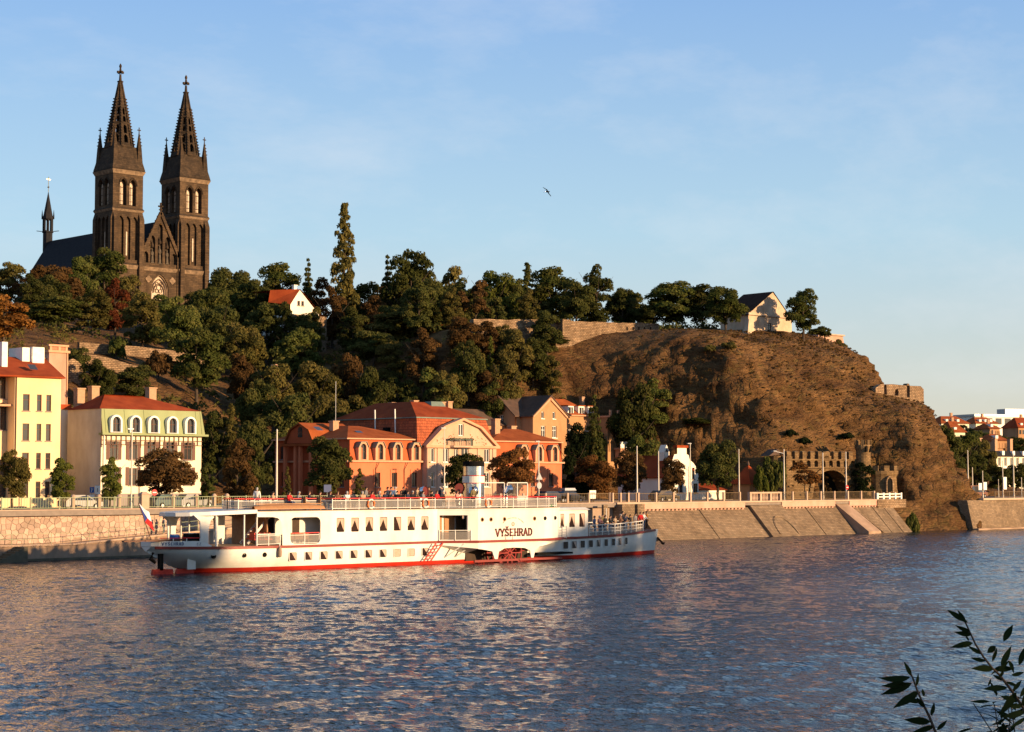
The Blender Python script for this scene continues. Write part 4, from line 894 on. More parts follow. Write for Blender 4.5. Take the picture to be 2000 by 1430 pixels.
for a in [
 (228, 662, 78, 'bush', 'leaf_green', 44, 'round bush on the grass above the rubble walls'),
 (150, 672, 66, 'bush', 'leaf_dark', 60, 'dark bush right of the terrace pavilion'),
 (190, 700, 58, 'bush', 'leaf_dark', 80, 'dark bush below the curved rubble wall'),
 (268, 712, 60, 'bush', 'leaf_dark', 95, 'wide dark bush below the rubble wall right end'),
 (310, 690, 70, 'bush', 'leaf_brown', 60, 'brownish bush at the right end of the rubble walls'),
 (875, 715, 50, 'bush', 'leaf_olive', 70, 'olive bush above the red hipped roof'),
 (950, 722, 48, 'bush', 'leaf_brown', 80, 'brown bush above the tan house roof'),
 (1642, 662, 46, 'bush', 'leaf_olive', 34, 'small bush against the pink bastion wall'),
 (1600, 640, 40, 'bush', 'leaf_dark', 60, 'dark bush left of the pink bastion wall'),
 (1780, 1005, 1.2, 'bush', 'leaf_green', 34, 'green bush at the waterside foot of the rock'),
 (1425, 782, 30, 'bush', 'leaf_olive', 34, 'small bush clinging to the middle of the rock face'),
 (1388, 765, 32, 'bush', 'leaf_olive', 26, 'tiny bush in the crack of the rock face'),
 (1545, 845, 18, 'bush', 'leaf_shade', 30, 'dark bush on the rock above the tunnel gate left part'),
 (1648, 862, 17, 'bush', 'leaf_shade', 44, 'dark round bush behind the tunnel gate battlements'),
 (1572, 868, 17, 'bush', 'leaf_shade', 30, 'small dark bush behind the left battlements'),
 ]: T(*a, cat='shrub', grp='shrubs on the hillside and rock')
# far side of the rock
for k, a in enumerate([(1852, 830, 30, 'leaf_dark', 60), (1885, 838, 34, 'leaf_green', 70), (1920, 850, 38, 'leaf_olive', 60), (1905, 885, 24, 'leaf_dark', 60), (1872, 890, 20, 'leaf_dark', 50), (1950, 905, 30, 'leaf_dark', 50), (1985, 900, 32, 'leaf_dark', 60), (2030, 890, 40, 'leaf_dark', 70)]):
    T(a[0], a[1], a[2], 'broad', a[3], a[4], ['dark tree right behind the end of the rock', 'green tree with spreading crown beyond the rock', 'olive tree left of the pale apartment block', 'low dark tree behind the white poles beyond the rock',
      'dark tree at street level just past the rock', 'small dark tree before the left part of the apartment block', 'dark tree before the apartment block at the right edge', 'dark tree cut by the right picture edge'][k], base=4.5, grp='trees along the far embankment')
def undergrowth(name, n, fn, size, mat, seed, label):
    r = np.random.RandomState(seed); P = []
    while len(P) < n:
        p = fn(r)
        if p is not None: P.append(p)
    cl = [(p[0], p[1], p[2], p[3]) for p in P]
    me = crown(name, cl, n*26, size, seed); me.materials.clear(); me.materials.append(M[mat])
    o = link(name, me); tag(o, label, 'undergrowth', kind='stuff'); return o
def scat(u0, u1, v0, v1, rmin, rmax, cond=None):
    def f(r):
        u, v = r.uniform(u0, u1), r.uniform(v0, v1)
        if cond and not cond(u, v): return None
        R_ = r.uniform(rmin, rmax); return (u, v, zt(u, v) + R_*.35, R_)
    return f
def clearing(u, v):
    P = np.array([u, v, zt(u, v)]) - CAM; w = P @ _fw; x = 1000 + F*(P @ _R)/w; y = 715 - F*(P @ _up)/w
    if 145 < x < 335 and 630 < y < 780: return False
    if 100 < x < 145 and 680 < y < 780: return False
    if 395 < x < 545 and 690 < y < 790: return False
    if 640 < x < 720 and 650 < y < 700: return False
    return True
undergrowth('hillside_scrub', 900, scat(-60, 128, 44, 125, .5, 1.5, lambda u, v: clearing(u, v) and not (u > 112 and v < 58)), .26, 'leaf_olive', 90, 'low green scrub filling the wooded slope between the trees')
undergrowth('plateau_scrub', 420, scat(60, 215, 60, 150, .5, 1.5), .28, 'leaf_dark', 91, 'dark scrub under the trees on the hilltop')
undergrowth('rock_tufts', 2600, scat(124, 196, 9, 45, .06, .26), .09, 'grass_dry', 92, 'tufts of dry brown grass growing on the rock face')
undergrowth('clifftop_scrub', 130, scat(126, 178, 47, 62, .7, 1.5, lambda u, v: not (151 < u < 171 and v < 54) and v > 53.5 - max(0, (u-144))*.3), .26, 'leaf_dark', 94, 'dark low growth under the trees along the clifftop')
undergrowth('rampart_scrub', 60, scat(101, 119, 48.5, 52.8, .5, 1.15), .24, 'leaf_olive', 95, 'scrub growing along the foot of the hilltop wall')
undergrowth('lower_scrub', 60, scat(104, 118, 36, 50, .5, 1.4), .24, 'leaf_olive', 93, 'scrub at the foot of the slope behind the tan house')
# ================================================================== buildings
_wc = {}
def win_mesh(w, h, style, fmat):
    key = (round(w, 2), round(h, 2), style, fmat)
    if key in _wc: return _wc[key]
    t = 0.09; m = MB(); arch = style.startswith('arch'); out = arch2(w, h, 8) if arch else rect2(w, h); inn = arch2(w-2*t, h-2*t, 8, 0, 0, t) if arch else rect2(w-2*t, h-2*t, 0, t)
    fn = lambda a, b, d: (a, .14+d, b)
    m.panel(out, [inn], .06, fn, True)
    if 'cross' in style: m.box(-.035, .035, .13, .19, t, h-t); m.box(-w/2+t, w/2-t, .132, .188, h*.64-.035, h*.64+.035)
    if 'mid' in style: m.box(-.04, .04, .13, .19, t, h-t)
    if 'bar' in style: m.box(-w/2+t, w/2-t, .132, .188, h*.66-.035, h*.66+.035)
    fme = m.mesh('window'); fme.materials.append(M[fmat])
    p = MB().prism(out, .02, lambda a, b, d: (a, .17+d, b)).mesh('pane'); p.materials.append(M['glass_dark'])
    s = MB().box(-w/2-.1, w/2+.1, -.10, .12, -.10, 0).mesh('sill')
    s.materials.append(M['trim_white'] if fmat == 'trim_white' else M['plinth'])
    _wc[key] = (fme, p, s); return _wc[key]
def put(o, root, P, ang):
    o.location = Vector(P) - ORG[root.name]; o.rotation_euler = (0, 0, ang)
def facade(root, O, ang, outline, wins, mat, depth=.25, name='wall', sill=True):
    """O: world corner; outline in wall coordinates (along, up); wins: (centre, base, w, h, style, frame material)"""
    f = fr(O, ang); holes = []
    for w in wins: holes.append(arch2(w[2], w[3], 8, 0, w[0], w[1]) if w[4].startswith('arch') else rect2(w[2], w[3], w[0], w[1]))
    o = MB().panel(outline, holes, depth, f).build(name, mat, root)
    for w in wins:
        fme, pme, sme = win_mesh(w[2], w[3], w[4], w[5]); P = f(w[0], w[1], 0)
        wo = link('window', fme, root); put(wo, root, P, ang)
        link('pane', pme, wo)
        if sill and 'nosill' not in w[4]: link('sill', sme, wo)
    return o
def chimney(root, x, y, z0, z1, w=.6, d=.6, mat='brick_chimney'):
    MB().box(x-w/2, x+w/2, y-d/2, y+d/2, z0, z1-.15).box(x-w/2-.08, x+w/2+.08, y-d/2-.08, y+d/2+.08, z1-.15, z1).build('chimney', mat, root)
def hip(root, x0, x1, y0, y1, z0, rx0, rx1, ry0, ry1, z1, mat, e=.3, name='roof', th=.12):
    m = MB().add([(x0-e, y0-e, z0), (x1+e, y0-e, z0), (x1+e, y1+e, z0), (x0-e, y1+e, z0), (rx0, ry0, z1), (rx1, ry0, z1), (rx1, ry1, z1), (rx0, ry1, z1)],
        [(0, 3, 2, 1), (4, 5, 6, 7), (0, 1, 5, 4), (1, 2, 6, 5), (2, 3, 7, 6), (3, 0, 4, 7)])
    o = m.build(name, mat, root)
    MB().box(x0-e-.05, x1+e+.05, y0-e-.05, y1+e+.05, z0-.16, z0-.004).build('eaves', 'trim_peach' if mat != 'roof_red' else 'roof_red', root); return o
S0 = 4.54
# ---------------- yellow apartment house
V = 25.0; u0, u1 = U(27, V), U(117, V); zt_ = Zv(70, 738, V)
yb_ = thing('yellow_house', 'tall pale yellow apartment house with red roof at the left edge', 'house', ((u0+u1)/2, V, S0))
wz = [(Zv(75, 803, V), 1.75), (Zv(75, 861, V), 1.8), (Zv(75, 916, V), 1.7), (Zv(75, 973, V), 1.75)]
ws = []
for k, (z_, h_) in enumerate(wz):
    for p_, w_ in ((49.5, .78), (75, .55), (93.5, .58)): ws.append((U(p_, V)-u0, z_-S0, w_, h_, 'bar', 'wood_dark'))
facade(yb_, (u0, V, S0), 0, [(0, 0), (u1-u0, 0), (u1-u0, zt_-S0), (0, zt_-S0)], ws, 'wall_yellow')
facade(yb_, (u0, V+14, S0), -math.pi/2, [(0, 0), (14, 0), (14, zt_-S0), (0, zt_-S0)], [], 'wall_yellow', name='side_wall')
facade(yb_, (u1, V, S0), math.pi/2, [(0, 0), (14, 0), (14, zt_-S0), (0, zt_-S0)], [], 'wall_yellow', name='side_wall')
ul = u0 - 26; lv = V + 1.6; zl = zt_ + .2
ws = [(26-(u0-U(2, lv)), Zv(2, 779, lv)-S0, .9, 2.3, 'bar', 'wood_dark'), (26-(u0-U(3, lv)), Zv(3, 840, lv)-S0, 1.5, 2.9, 'archmid', 'wood_dark')]
for k in range(4):
    for z_, h_ in wz[:3]: ws.append((3+k*5.0, z_-S0, 1.0, h_, 'bar', 'wood_dark'))
ws.append((26-(u0-U(-1, lv)), .1, 2.9, 4.9, 'arch_nosill', 'wood_dark'))
facade(yb_, (ul, lv, S0), 0, [(0, 0), (26, 0), (26, zl-S0), (0, zl-S0)], ws, 'wall_yellow', depth=.4)
MB().box(ul, u0-.01, lv-1.1, lv, Zv(2, 794, lv), Zv(2, 790, lv)).build('balcony_slab', 'trim_peach', yb_)
hip(yb_, ul, u1, V, V+14, zt_+.17, ul+3, U(85, V+6.5), V+6.5, V+7.2, Zv(60, 699, V+6.5), 'roof_red')
MB().box(U(36, V+5.5), U(55, V+5.5)-.2, V+5, V+8, zt_+1.6, Zv(60, 680, V+5.5)).build('roof_cabin', 'trim_white', yb_)
MB().box(U(57, V+5.0), U(80, V+5.0), V+4.6, V+7, zt_+1.2, Zv(60, 678, V+5.0)).build('lift_housing', 'trim_white', yb_)
MB().box(U(-3, V+3), U(8, V+3), V+2.6, V+3.5, zt_+.8, Zv(3, 668, V+3)).build('white_chimney', 'trim_white', yb_)
m = MB().add([(U(70, V)-.3, V+.9, zt_+.92), (U(80, V), V+.9, zt_+.92), (U(80, V), V+1.6, zt_+1.5), (U(70, V)-.3, V+1.6, zt_+1.5)], [(0, 1, 2, 3)]); m.build('skylight', 'glass_dark', yb_)
MB().tube([(u0+.12, V-.08, zt_), (u0+.12, V-.08, S0)], .06, 6).build('downpipe', 'wood_dark', yb_)
gw_ = thing('garden_wall', 'low yellow garden wall with short posts in front of the yellow house', 'wall', (U(60, 20.5), 20.4, S0))
m = MB().box(ul, U(125, 20.4), 20.4, 20.7, S0, S0+1.0)
m.build('wall', 'wall_yellow', gw_)
for k in range(12): MB().box(ul+2+k*3.2, ul+2.5+k*3.2, 20.3, 20.8, S0, S0+1.25).build('post', 'wall_yellow', gw_)
# link wall between yellow and green houses
lk = thing('side_annex', 'narrow pale annex between the yellow house and the green mansard house', 'house', (U(125, 33), 33, S0))
MB().box(U(113, 33), U(136, 33), 33, 40, S0, Zv(125, 800, 33)).build('wall', 'wall_white', lk)
MB().box(U(113, 33)-.1, U(136, 33)+.1, 32.9, 40, Zv(125, 800, 33), Zv(125, 790, 33)).build('roof', 'roof_red', lk)
# ---------------- green mansard house
u0, u1 = U(197, V), U(393, V); ze = Zv(290, 851, V); zm = Zv(290, 801, V+.5)
gh = thing('mansard_house', 'cream house with pale green mansard, arched dormers and dark shutters', 'house', ((u0+u1)/2, V, S0))
ws = []; cols = [U(p_, V)-u0 for p_ in (222, 260, 295.5, 332, 367)]
for c_ in cols: ws += [(c_, Zv(290, 898, V)-S0, 1.0, 2.0, 'cross', 'wood_dark'), (c_, Zv(290, 948, V)-S0, 1.0, 1.9, 'cross', 'wood_dark')]
facade(gh, (u0, V, S0), 0, [(0, 0), (u1-u0, 0), (u1-u0, ze-S0), (0, ze-S0)], ws, 'wall_cream')
dep = float(atu(131, 900, u0)[1]) - V
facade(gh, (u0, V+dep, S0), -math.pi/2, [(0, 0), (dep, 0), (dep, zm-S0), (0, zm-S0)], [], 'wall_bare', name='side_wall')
facade(gh, (u1, V, S0), math.pi/2, [(0, 0), (dep, 0), (dep, ze-S0), (0, ze-S0)], [], 'wall_cream', name='side_wall')
for c_ in cols:
    for z_ in (Zv(290, 898, V), Zv(290, 948, V)):
        for s_ in (-1, 1): MB().box(u0+c_+s_*.74-.20, u0+c_+s_*.74+.20, V-.06, V-.005, z_-.02, z_+2.0).build('shutter', 'shutter', gh)
MB().box(u0-.02, u1+.02, V-.05, V-.003, S0, Zv(290, 964, V)).build('plinth', 'plinth', gh)
# half-timbered frieze
zf0, zf1 = ze-1.0, ze-.12
MB().box(u0-.05, u1+.05, V-.10, V-.004, zf0-.08, zf0).box(u0-.05, u1+.05, V-.10, V-.004, zf1, zf1+.1).build('frieze_rail', 'wood_dark', gh)
k = u0
while k < u1: MB().box(k-.05, k+.05, V-.10, V-.005, zf0-.35 if int((k-u0)/.62) % 2 == 0 else zf0+.002, zf1-.002).build('timber', 'wood_dark', gh); k += .62
MB().box(u0-.05, u1+.05, V-.098, V-.006, (zf0+zf1)/2-.04, (zf0+zf1)/2+.04).build('frieze_rail', 'wood_dark', gh)
MB().box(u0-.15, u1+.6, V-.55, V+.3, ze, ze+.22).build('cornice', 'roof_green', gh)
# mansard slope with arched dormers
f = lambda a, b, d: (u0+.05+a, V-.2+.5*b/(zm-ze)+d, ze+.22+b)
hm = zm-ze-.22; hl = [arch2(1.02, Zv(290, 816, V)-ze-.22-.1, 10, 0, c_, .12) for c_ in cols]
MB().panel([(0, 0), (u1-u0+.3, 0), (u1-u0+.05, hm), (0, hm)], hl, .5, f).build('mansard', 'roof_green', gh)
MB().add([(u1+.35, V-.2, ze+.22), (u1+.35, V+dep, ze+.22), (u1+.1, V+dep, zm), (u1+.1, V+.3, zm)], [(0, 1, 2, 3)]).build('mansard_end', 'roof_green', gh)
m = MB(); k = .45
while k < u1-u0: 
    if min(abs(k-c_) for c_ in cols) > .95: m.bar(f(k, .05, -.02), f(k, hm-.03, -.02), .05, .05)
    k += .62
m.build('standing_seams', 'roof_green', gh)['kind'] = 'stuff'
for c_ in cols:
    hh = Zv(290, 816, V)-ze-.22-.1
    d = MB().panel(arch2(1.5, hh+.27, 12, 0, c_, .05), [arch2(1.02, hh, 12, 0, c_, .12)], .55, lambda a, b, dd: (u0+.05+a, V-.46+dd, ze+.22+b), True).build('dormer', 'trim_white', gh)
    MB().panel(arch2(1.25, hh+.15, 12, 0, c_, .08), [arch2(1.0, hh, 12, 0, c_, .12)], .2, lambda a, b, dd: (u0+.05+a, V-.50+dd, ze+.22+b), True).build('surround', 'trim_white', d)
    MB().prism(arch2(1.0, hh, 12, 0, c_, .12), .03, lambda a, b, dd: (u0+.05+a, V-.12+dd, ze+.22+b)).build('pane', 'glass_dark', d)
    MB().box(u0+c_+.01, u0+c_+.09, V-.17, V-.13, ze+.4, ze+.22+hh).box(u0+c_-.45, u0+c_+.5, V-.172, V-.132, ze+.22+hh*.6, ze+.29+hh*.6).build('glazing_bar', 'wood_dark', d)
MB().add([(u0-.1, V+.25, zm), (u1+.2, V+.25, zm), (u1+.2, V+dep, zm), (u0-.1, V+dep, zm), (U(199, V+4.5), V+4.5, Zv(230, 772, V+4.5)), (U(275, V+4.5), V+4.5, Zv(230, 773, V+4.5)), (U(275, V+4.5), V+dep-3, Zv(230, 773, V+4.5)), (U(199, V+4.5), V+dep-3, Zv(230, 772, V+4.5))],
    [(0, 3, 2, 1), (4, 5, 6, 7), (0, 1, 5, 4), (1, 2, 6, 5), (2, 3, 7, 6), (3, 0, 4, 7)]).build('roof', 'roof_red', gh)
zr_ = Zv(230, 772, V+4.5)
for p_, v_, y_ in ((153, V+9.5, 758), (181, V+5.5, 754), (293, V+6.5, 757)): chimney(gh, U(p_, v_), v_, zm, Zv(p_, y_, v_), .95, .9)
MB().tube([(u0+.3, V-.1, ze), (u0+.3, V-.1, S0)], .06, 6).build('downpipe', 'trim_white', gh)
o = MB().box(u0+cols[1]+.6, u0+cols[1]+1.35, V-.16, V-.08, Zv(250, 950, V), Zv(250, 918, V)).build('sign_board', 'black', gh)
# ---------------- orange villa
uL0, uL1 = U(683, V), U(832, V); uR0, uR1 = U(970, V-.8), U(1097, V); zc = Zv(760, 903, V); ztm = Zv(690, 858, V+.5)
ov = thing('orange_villa', 'long salmon and orange villa with beige gabled centre and arched dormers', 'house', ((uL0+uR1)/2, V, S0))
def wing(a, b, cl, cu, side, nm):
    ws = [(U(p_, V)-a, Zv(760, 951, V)-S0, .85, 1.75, 'mid', 'wood_dark') for p_ in cl]
    facade(ov, (a, V, S0), 0, [(0, 0), (b-a, 0), (b-a, zc-S0), (0, zc-S0)], ws, 'wall_salmon', name=nm)
    for p_ in cl:
        x_ = U(p_, V); MB().panel(rect2(1.25, 2.25, x_, Zv(760, 951, V)-.1), [rect2(.85, 1.75, x_, Zv(760, 951, V))], .08, lambda a_, b_, d: (a_, V-.06+d, b_), True).build('window_surround', 'wall_salmon', ov)
    MB().box(a-.1, b+.25, V-.35, V+.1, zc, zc+.22).build('cornice', 'trim_peach', ov)
    MB().box(a-.06, b+.05, V-.06, V-.003, S0, S0+.7).build('plinth', 'plinth', ov)
    f = lambda a_, b_, d: (a+a_, V-.05+.6*b_/(ztm-zc)+d, zc+.22+b_); hm_ = ztm-zc-.22; hh = hm_*.86
    cs = [U(p_, V)-a for p_ in cu]
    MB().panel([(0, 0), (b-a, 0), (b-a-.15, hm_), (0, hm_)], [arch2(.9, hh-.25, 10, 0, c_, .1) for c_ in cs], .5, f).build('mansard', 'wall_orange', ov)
    for c_ in cs:
        # hooded dormer with bevelled top
        oc = [(c_-.78, .02), (c_+.78, .02), (c_+.78, hh*.72), (c_+.42, hh+.02), (c_-.42, hh+.02), (c_-.78, hh*.72)]
        d = MB().panel(oc, [arch2(.86, hh-.28, 10, 0, c_, .1)], .75, lambda a_, b_, dd: (a+a_, V-.42+dd, zc+.22+b_), True).build('dormer', 'trim_peach', ov)
        oc2 = [(c_-.86, hh*.72), (c_-.44, hh+.10), (c_+.44, hh+.10), (c_+.86, hh*.72), (c_+.80, hh*.70), (c_+.42, hh+.03), (c_-.42, hh+.03), (c_-.80, hh*.70)]
        MB().prism(oc2, 1.0, lambda a_, b_, dd: (a+a_, V-.55+dd, zc+.22+b_)).build('hood', 'copper', d)
        MB().prism(arch2(.86, hh-.28, 10, 0, c_, .1), .03, lambda a_, b_, dd: (a+a_, V-.16+dd, zc+.22+b_)).build('pane', 'glass_dark', d)
        MB().box(a+c_-.03, a+c_+.04, V-.21, V-.17, zc+.32, zc+hh-.1).box(a+c_-.4, a+c_+.4, V-.212, V-.172, zc+hh*.55, zc+hh*.55+.07).build('glazing_bar', 'wood_dark', d)
        MB().box(a+c_-.41, a+c_-.10, V-.28, V-.22, zc+.34, zc+.22+hh*.70).build('shutter', 'wall_salmon', d)
wing(uL0, uL1, (737, 770, 809), (706, 739, 773, 809), True, 'left_wing_wall'); wing(uR0, uR1, (1000, 1040, 1076), (1020, 1050, 1080), False, 'right_wing_wall')
dp = float(atu(537, 900, uL0)[1]) - V
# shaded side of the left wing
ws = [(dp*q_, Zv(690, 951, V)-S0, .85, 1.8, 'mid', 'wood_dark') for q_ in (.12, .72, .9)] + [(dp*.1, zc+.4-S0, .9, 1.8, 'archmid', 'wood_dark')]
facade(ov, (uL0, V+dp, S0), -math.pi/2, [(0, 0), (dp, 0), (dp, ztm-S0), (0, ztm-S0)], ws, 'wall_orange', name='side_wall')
facade(ov, (uR1, V, S0), math.pi/2, [(0, 0), (14, 0), (14, ztm-S0), (0, ztm-S0)], [], 'wall_orange', name='side_wall')
MB().box(uL0-.35, uL0+.1, V, V+dp, zc, zc+.22).build('cornice', 'trim_peach', ov)
# cross gable on the shaded side
gy0, gy1 = V+dp*.42, V+dp*.80; gm = (gy0+gy1)/2; zg = Zv(600, 829, gm)
gz = [(gy0, ztm-.4), (gy1, ztm-.4), (gy1-.35*(gy1-gy0)*.5, ztm+(zg-ztm)*.62), (gm, zg), (gy0+.35*(gy1-gy0)*.5, ztm+(zg-ztm)*.62)]
MB().prism(gz, 6.5, lambda a, b, d: (uL0-.5+d, a, b)).build('cross_gable', 'wall_orange', ov)
gz2 = [(gy0-.25, ztm-.45), (gy0+.35*(gy1-gy0)*.5-.15, ztm+(zg-ztm)*.64), (gm, zg+.2), (gy1-.35*(gy1-gy0)*.5+.15, ztm+(zg-ztm)*.64), (gy1+.25, ztm-.45), (gy1+.02, ztm-.45), (gy1-.35*(gy1-gy0)*.5, ztm+(zg-ztm)*.62+.02), (gm, zg+.02), (gy0+.35*(gy1-gy0)*.5, ztm+(zg-ztm)*.62+.02), (gy0-.02, ztm-.45)]
MB().prism(gz2, 7.0, lambda a, b, d: (uL0-.8+d, a, b)).build('gable_roof', 'roof_orange', ov)
MB().prism(arch2(.9, 1.3, 8, 0, gm, ztm+.35), .05, lambda a, b, d: (uL0-.55+d, a, b)).build('gable_window', 'glass_dark', ov)
MB().box(uL0-1.3, uL0+.2, gy0-.1, gy1+.1, ztm-.75, ztm-.47).build('canopy_cornice', 'roof_orange', ov)
for y_ in (gy0+.25, gy1-.25, gm-.5, gm+.5): MB().box(uL0-1.0, uL0-.6, y_-.2, y_+.2, S0, ztm-.75).build('column', 'wall_salmon', ov)
zh = Zv(690, 832, V+6)
hip(ov, uL0, uL1, V+.4, V+dp, ztm+.16, uL0+4.5, uL0+6.2, V+6, V+dp-5, zh, 'roof_orange')
hip(ov, uR0, uR1, V+.4, V+14, ztm+.16, U(985, V+6), U(1012, V+6), V+6, V+8.5, Zv(1000, 838, V+6), 'roof_orange')
for p_, v_, y_ in ((652, V+7, 822), (614, V+13, 827), (1000, V+7, 832), (815+0, V+9, 845), (968, V+4, 818)): chimney(ov, U(p_, v_), v_, ztm, Zv(p_, y_, v_), .9, .8)
MB().tube([(U(655, V+8), V+8, zh-.5), (U(655, V+8), V+8, Zv(655, 745, V+8))], .035, 5).build('aerial', 'metal_grey', ov)
for p_, y_ in ((700, 846), (618, 838)): MB().add([(U(p_-6, V+3), V+2.2, Zv(p_, y_+4, V+2.2)+.1), (U(p_+6, V+3), V+2.2, Zv(p_, y_+4, V+2.2)+.1), (U(p_+6, V+3), V+3.2, Zv(p_, y_-3, V+3.2)+.1), (U(p_-6, V+3), V+3.2, Zv(p_, y_-3, V+3.2)+.1)], [(0, 1, 2, 3)]).build('skylight', 'glass_dark', ov)
for p_ in (733, 789): MB().tube([(U(p_, V)+.4, V-.3, zc), (U(p_, V), V-.1, zc-.9), (U(p_, V), V-.1, S0)], .05, 5).build('downpipe', 'wood_dark', ov)
# centre: beige gabled front
VC = V-.8; c0, c1 = U(833, VC), U(969, VC); zb_ = Zv(900, 872, VC); za = Zv(905, 820, VC); cw = c1-c0
cols = [U(p_, VC)-c0 for p_ in (843, 871, 895, 908, 951)]
ws = []
for c_ in (cols[0], cols[1], cols[4]): ws += [(c_, Zv(900, 903, VC)-S0, .95, 1.75, 'mid', 'trim_white'), (c_, Zv(900, 951, VC)-S0, .95, 1.85, 'mid', 'trim_white')]
ws += [(cols[2]-.35, Zv(900, 903, VC)-S0, .7, 1.7, 'mid', 'trim_white'), (cols[3], Zv(900, 907, VC)-S0, 1.25, 2.1, 'mid_nosill', 'trim_white'), (U(932, VC)-c0, Zv(900, 951, VC)-S0, .95, 1.85, 'mid', 'trim_white')]
facade(ov, (c0, VC, S0), 0, [(0, 0), (cw, 0), (cw, zb_-S0), (0, zb_-S0)], ws, 'wall_beige', name='centre_wall')
facade(ov, (c0, VC+12, S0), -math.pi/2, [(0, 0), (12, 0), (12, zb_-S0), (0, zb_-S0)], [], 'wall_beige', name='centre_side'); facade(ov, (c1, VC, S0), math.pi/2, [(0, 0), (12, 0), (12, zb_-S0), (0, zb_-S0)], [], 'wall_beige', name='centre_side')
zk = Zv(870, 835, VC); gab = [(c0, zb_), (c1, zb_), (c1-cw*.235, zk), ((c0+c1)/2, za), (c0+cw*.235, zk)]
MB().panel(gab, [rect2(.85, 1.5, (c0+c1)/2-.15, zb_+1.35)], .25, lambda a, b, d: (a, VC+d, b)).build('gambrel_gable', 'wall_beige', ov)
fme, pme, sme = win_mesh(.85, 1.5, 'mid', 'trim_white'); wo_ = link('window', fme, ov); put(wo_, ov, ((c0+c1)/2-.15, VC, zb_+1.35), 0); link('pane', pme, wo_)
def band(pts, y0_, y1_, t_, mat, nm):
    n = len(pts); cen = (sum(p[0] for p in pts)/n, sum(p[1] for p in pts)/n - 1.2); ins = [(p[0] + (cen[0]-p[0])*t_, p[1] + (cen[1]-p[1])*t_) for p in pts]
    return MB().prism(pts + ins[::-1], y1_-y0_, lambda a, b, d: (a, y0_+d, b)).build(nm, mat, ov)
go = [(c0-.35, zb_+.05), (c0+cw*.225, zk+.16), ((c0+c1)/2, za+.22), (c1-cw*.225, zk+.16), (c1+.35, zb_+.05)]
band(go, VC-.40, VC+.6, .10, 'trim_peach', 'gable_moulding')
MB().box(c0-.35, c1+.35, VC-.42, VC+.02, zb_-.22, zb_+.10).build('gable_cornice', 'trim_peach', ov)
for k in range(4): x_ = c0 + (cols[0]+cols[1])/2 if k == 1 else (c0+.35 if k == 0 else (c1-.35 if k == 3 else c0+(cols[3]+cols[4])/2+.5)); MB().box(x_-.3, x_+.3, VC-.10, VC-.004, S0, zb_-.23).build('pilaster', 'wall_beige', ov)
# carved ornament on the gable and balcony
m = MB(); r_ = random.Random(5)
for s_ in (-1, 1):
    for k in range(22):
        a_ = (c0+c1)/2 + s_*r_.uniform(1.3, 4.3); b_ = zb_ + r_.uniform(.35, 1.9)*(1-.13*abs(a_-(c0+c1)/2))
        m.lathe([(.02, -.05), (r_.uniform(.05, .11), 0), (.02, .05)], (a_, VC-.03, b_), 6)
m.build('stucco_ornament', 'wall_tan', ov)['kind'] = 'stuff'
bx0, bx1 = U(882, VC-1), U(930, VC-1); zbal = Zv(905, 871, VC-1)
bal = MB().prism([(bx0, 0), (bx1, 0), (bx1-.5, -.9), ((bx0+bx1)/2, -1.25), (bx0+.5, -.9)], .22, lambda a, b, d: (a, VC+b, zbal-.2+d)).build('balcony', 'wall_beige', ov)
m = MB(); ed = [(bx0, 0), (bx0+.5, -.9), ((bx0+bx1)/2, -1.25), (bx1-.5, -.9), (bx1, 0)]
for (a0_, b0_), (a1_, b1_) in zip(ed[:-1], ed[1:]):
    m.bar((a0_, VC+b0_, zbal+.85), (a1_, VC+b1_, zbal+.85), .06)
    for k in range(7): t_ = k/6; m.bar((a0_+(a1_-a0_)*t_, VC+b0_+(b1_-b0_)*t_, zbal), (a0_+(a1_-a0_)*t_, VC+b0_+(b1_-b0_)*t_, zbal+.85), .04)
m.build('balcony_railing', 'copper', bal)
me = crown('balcony_plants', [(bx0+.3+k*.42, VC-1.0+.12*abs(k-4), zbal+.8, .24) for k in range(10)], 420, .09, 77); me.materials.clear(); me.materials.append(M['leaf_green']); o = link('balcony_plants', me, bal); o.location = -ORG[ov.name]; o['kind'] = 'stuff'
# big mansard behind the gable
m0, m1, my1 = c0-1.2, c1+.2, VC+19; zb2 = zb_-.1; zk2 = Zv(900, 819, VC+1.5)
MB().box(m0+.2, m1-.2, VC+8, my1-.2, S0, zb2).build('main_block', 'wall_orange', ov)
MB().frus(m0, m1, VC+.35, my1, zb2, m0+.75, m1-.75, VC+1.4, my1-.8, zk2).build('mansard', 'roof_tile', ov)
MB().box(m0+.55, m1-.55, VC+1.2, my1-.6, zk2, zk2+.14).build('mansard_ledge', 'copper', ov)
MB().frus(m0+.6, m1-.6, VC+1.25, my1-.65, zk2+.141, m0+4.5, m1-5.2, VC+7, my1-5, Zv(790, 786, VC+9)).build('roof', 'roof_red', ov)
zz = Zv(790, 786, VC+9)
MB().frus((m0+m1)/2-.6, (m0+m1)/2+3.2, VC+4.5, VC+8, zz-2.1, (m0+m1)/2+.5, (m0+m1)/2+2.4, VC+6, VC+7.2, zz+.1).build('glass_lantern', 'copper', ov)
for p_, v_, y_ in ((809, VC+9, 782), (766, VC+12, 786), (862, VC+9, 785), (876, VC+9, 784)): chimney(ov, U(p_, v_), v_, zz-1.6, Zv(p_, y_, v_), .75, .7)
MB().box(m0+.02, m0+.5, VC+6.2, VC+7.2, zb2+.8, zb2+2.5).build('side_dormer', 'black', ov)
for y_ in (VC+9, VC+5): MB().tube([(m0+.3, y_, zb2+1.5), (m0+.2, y_, zk2+1.2)], .09, 6).build('vent_pipe', 'trim_white', ov)
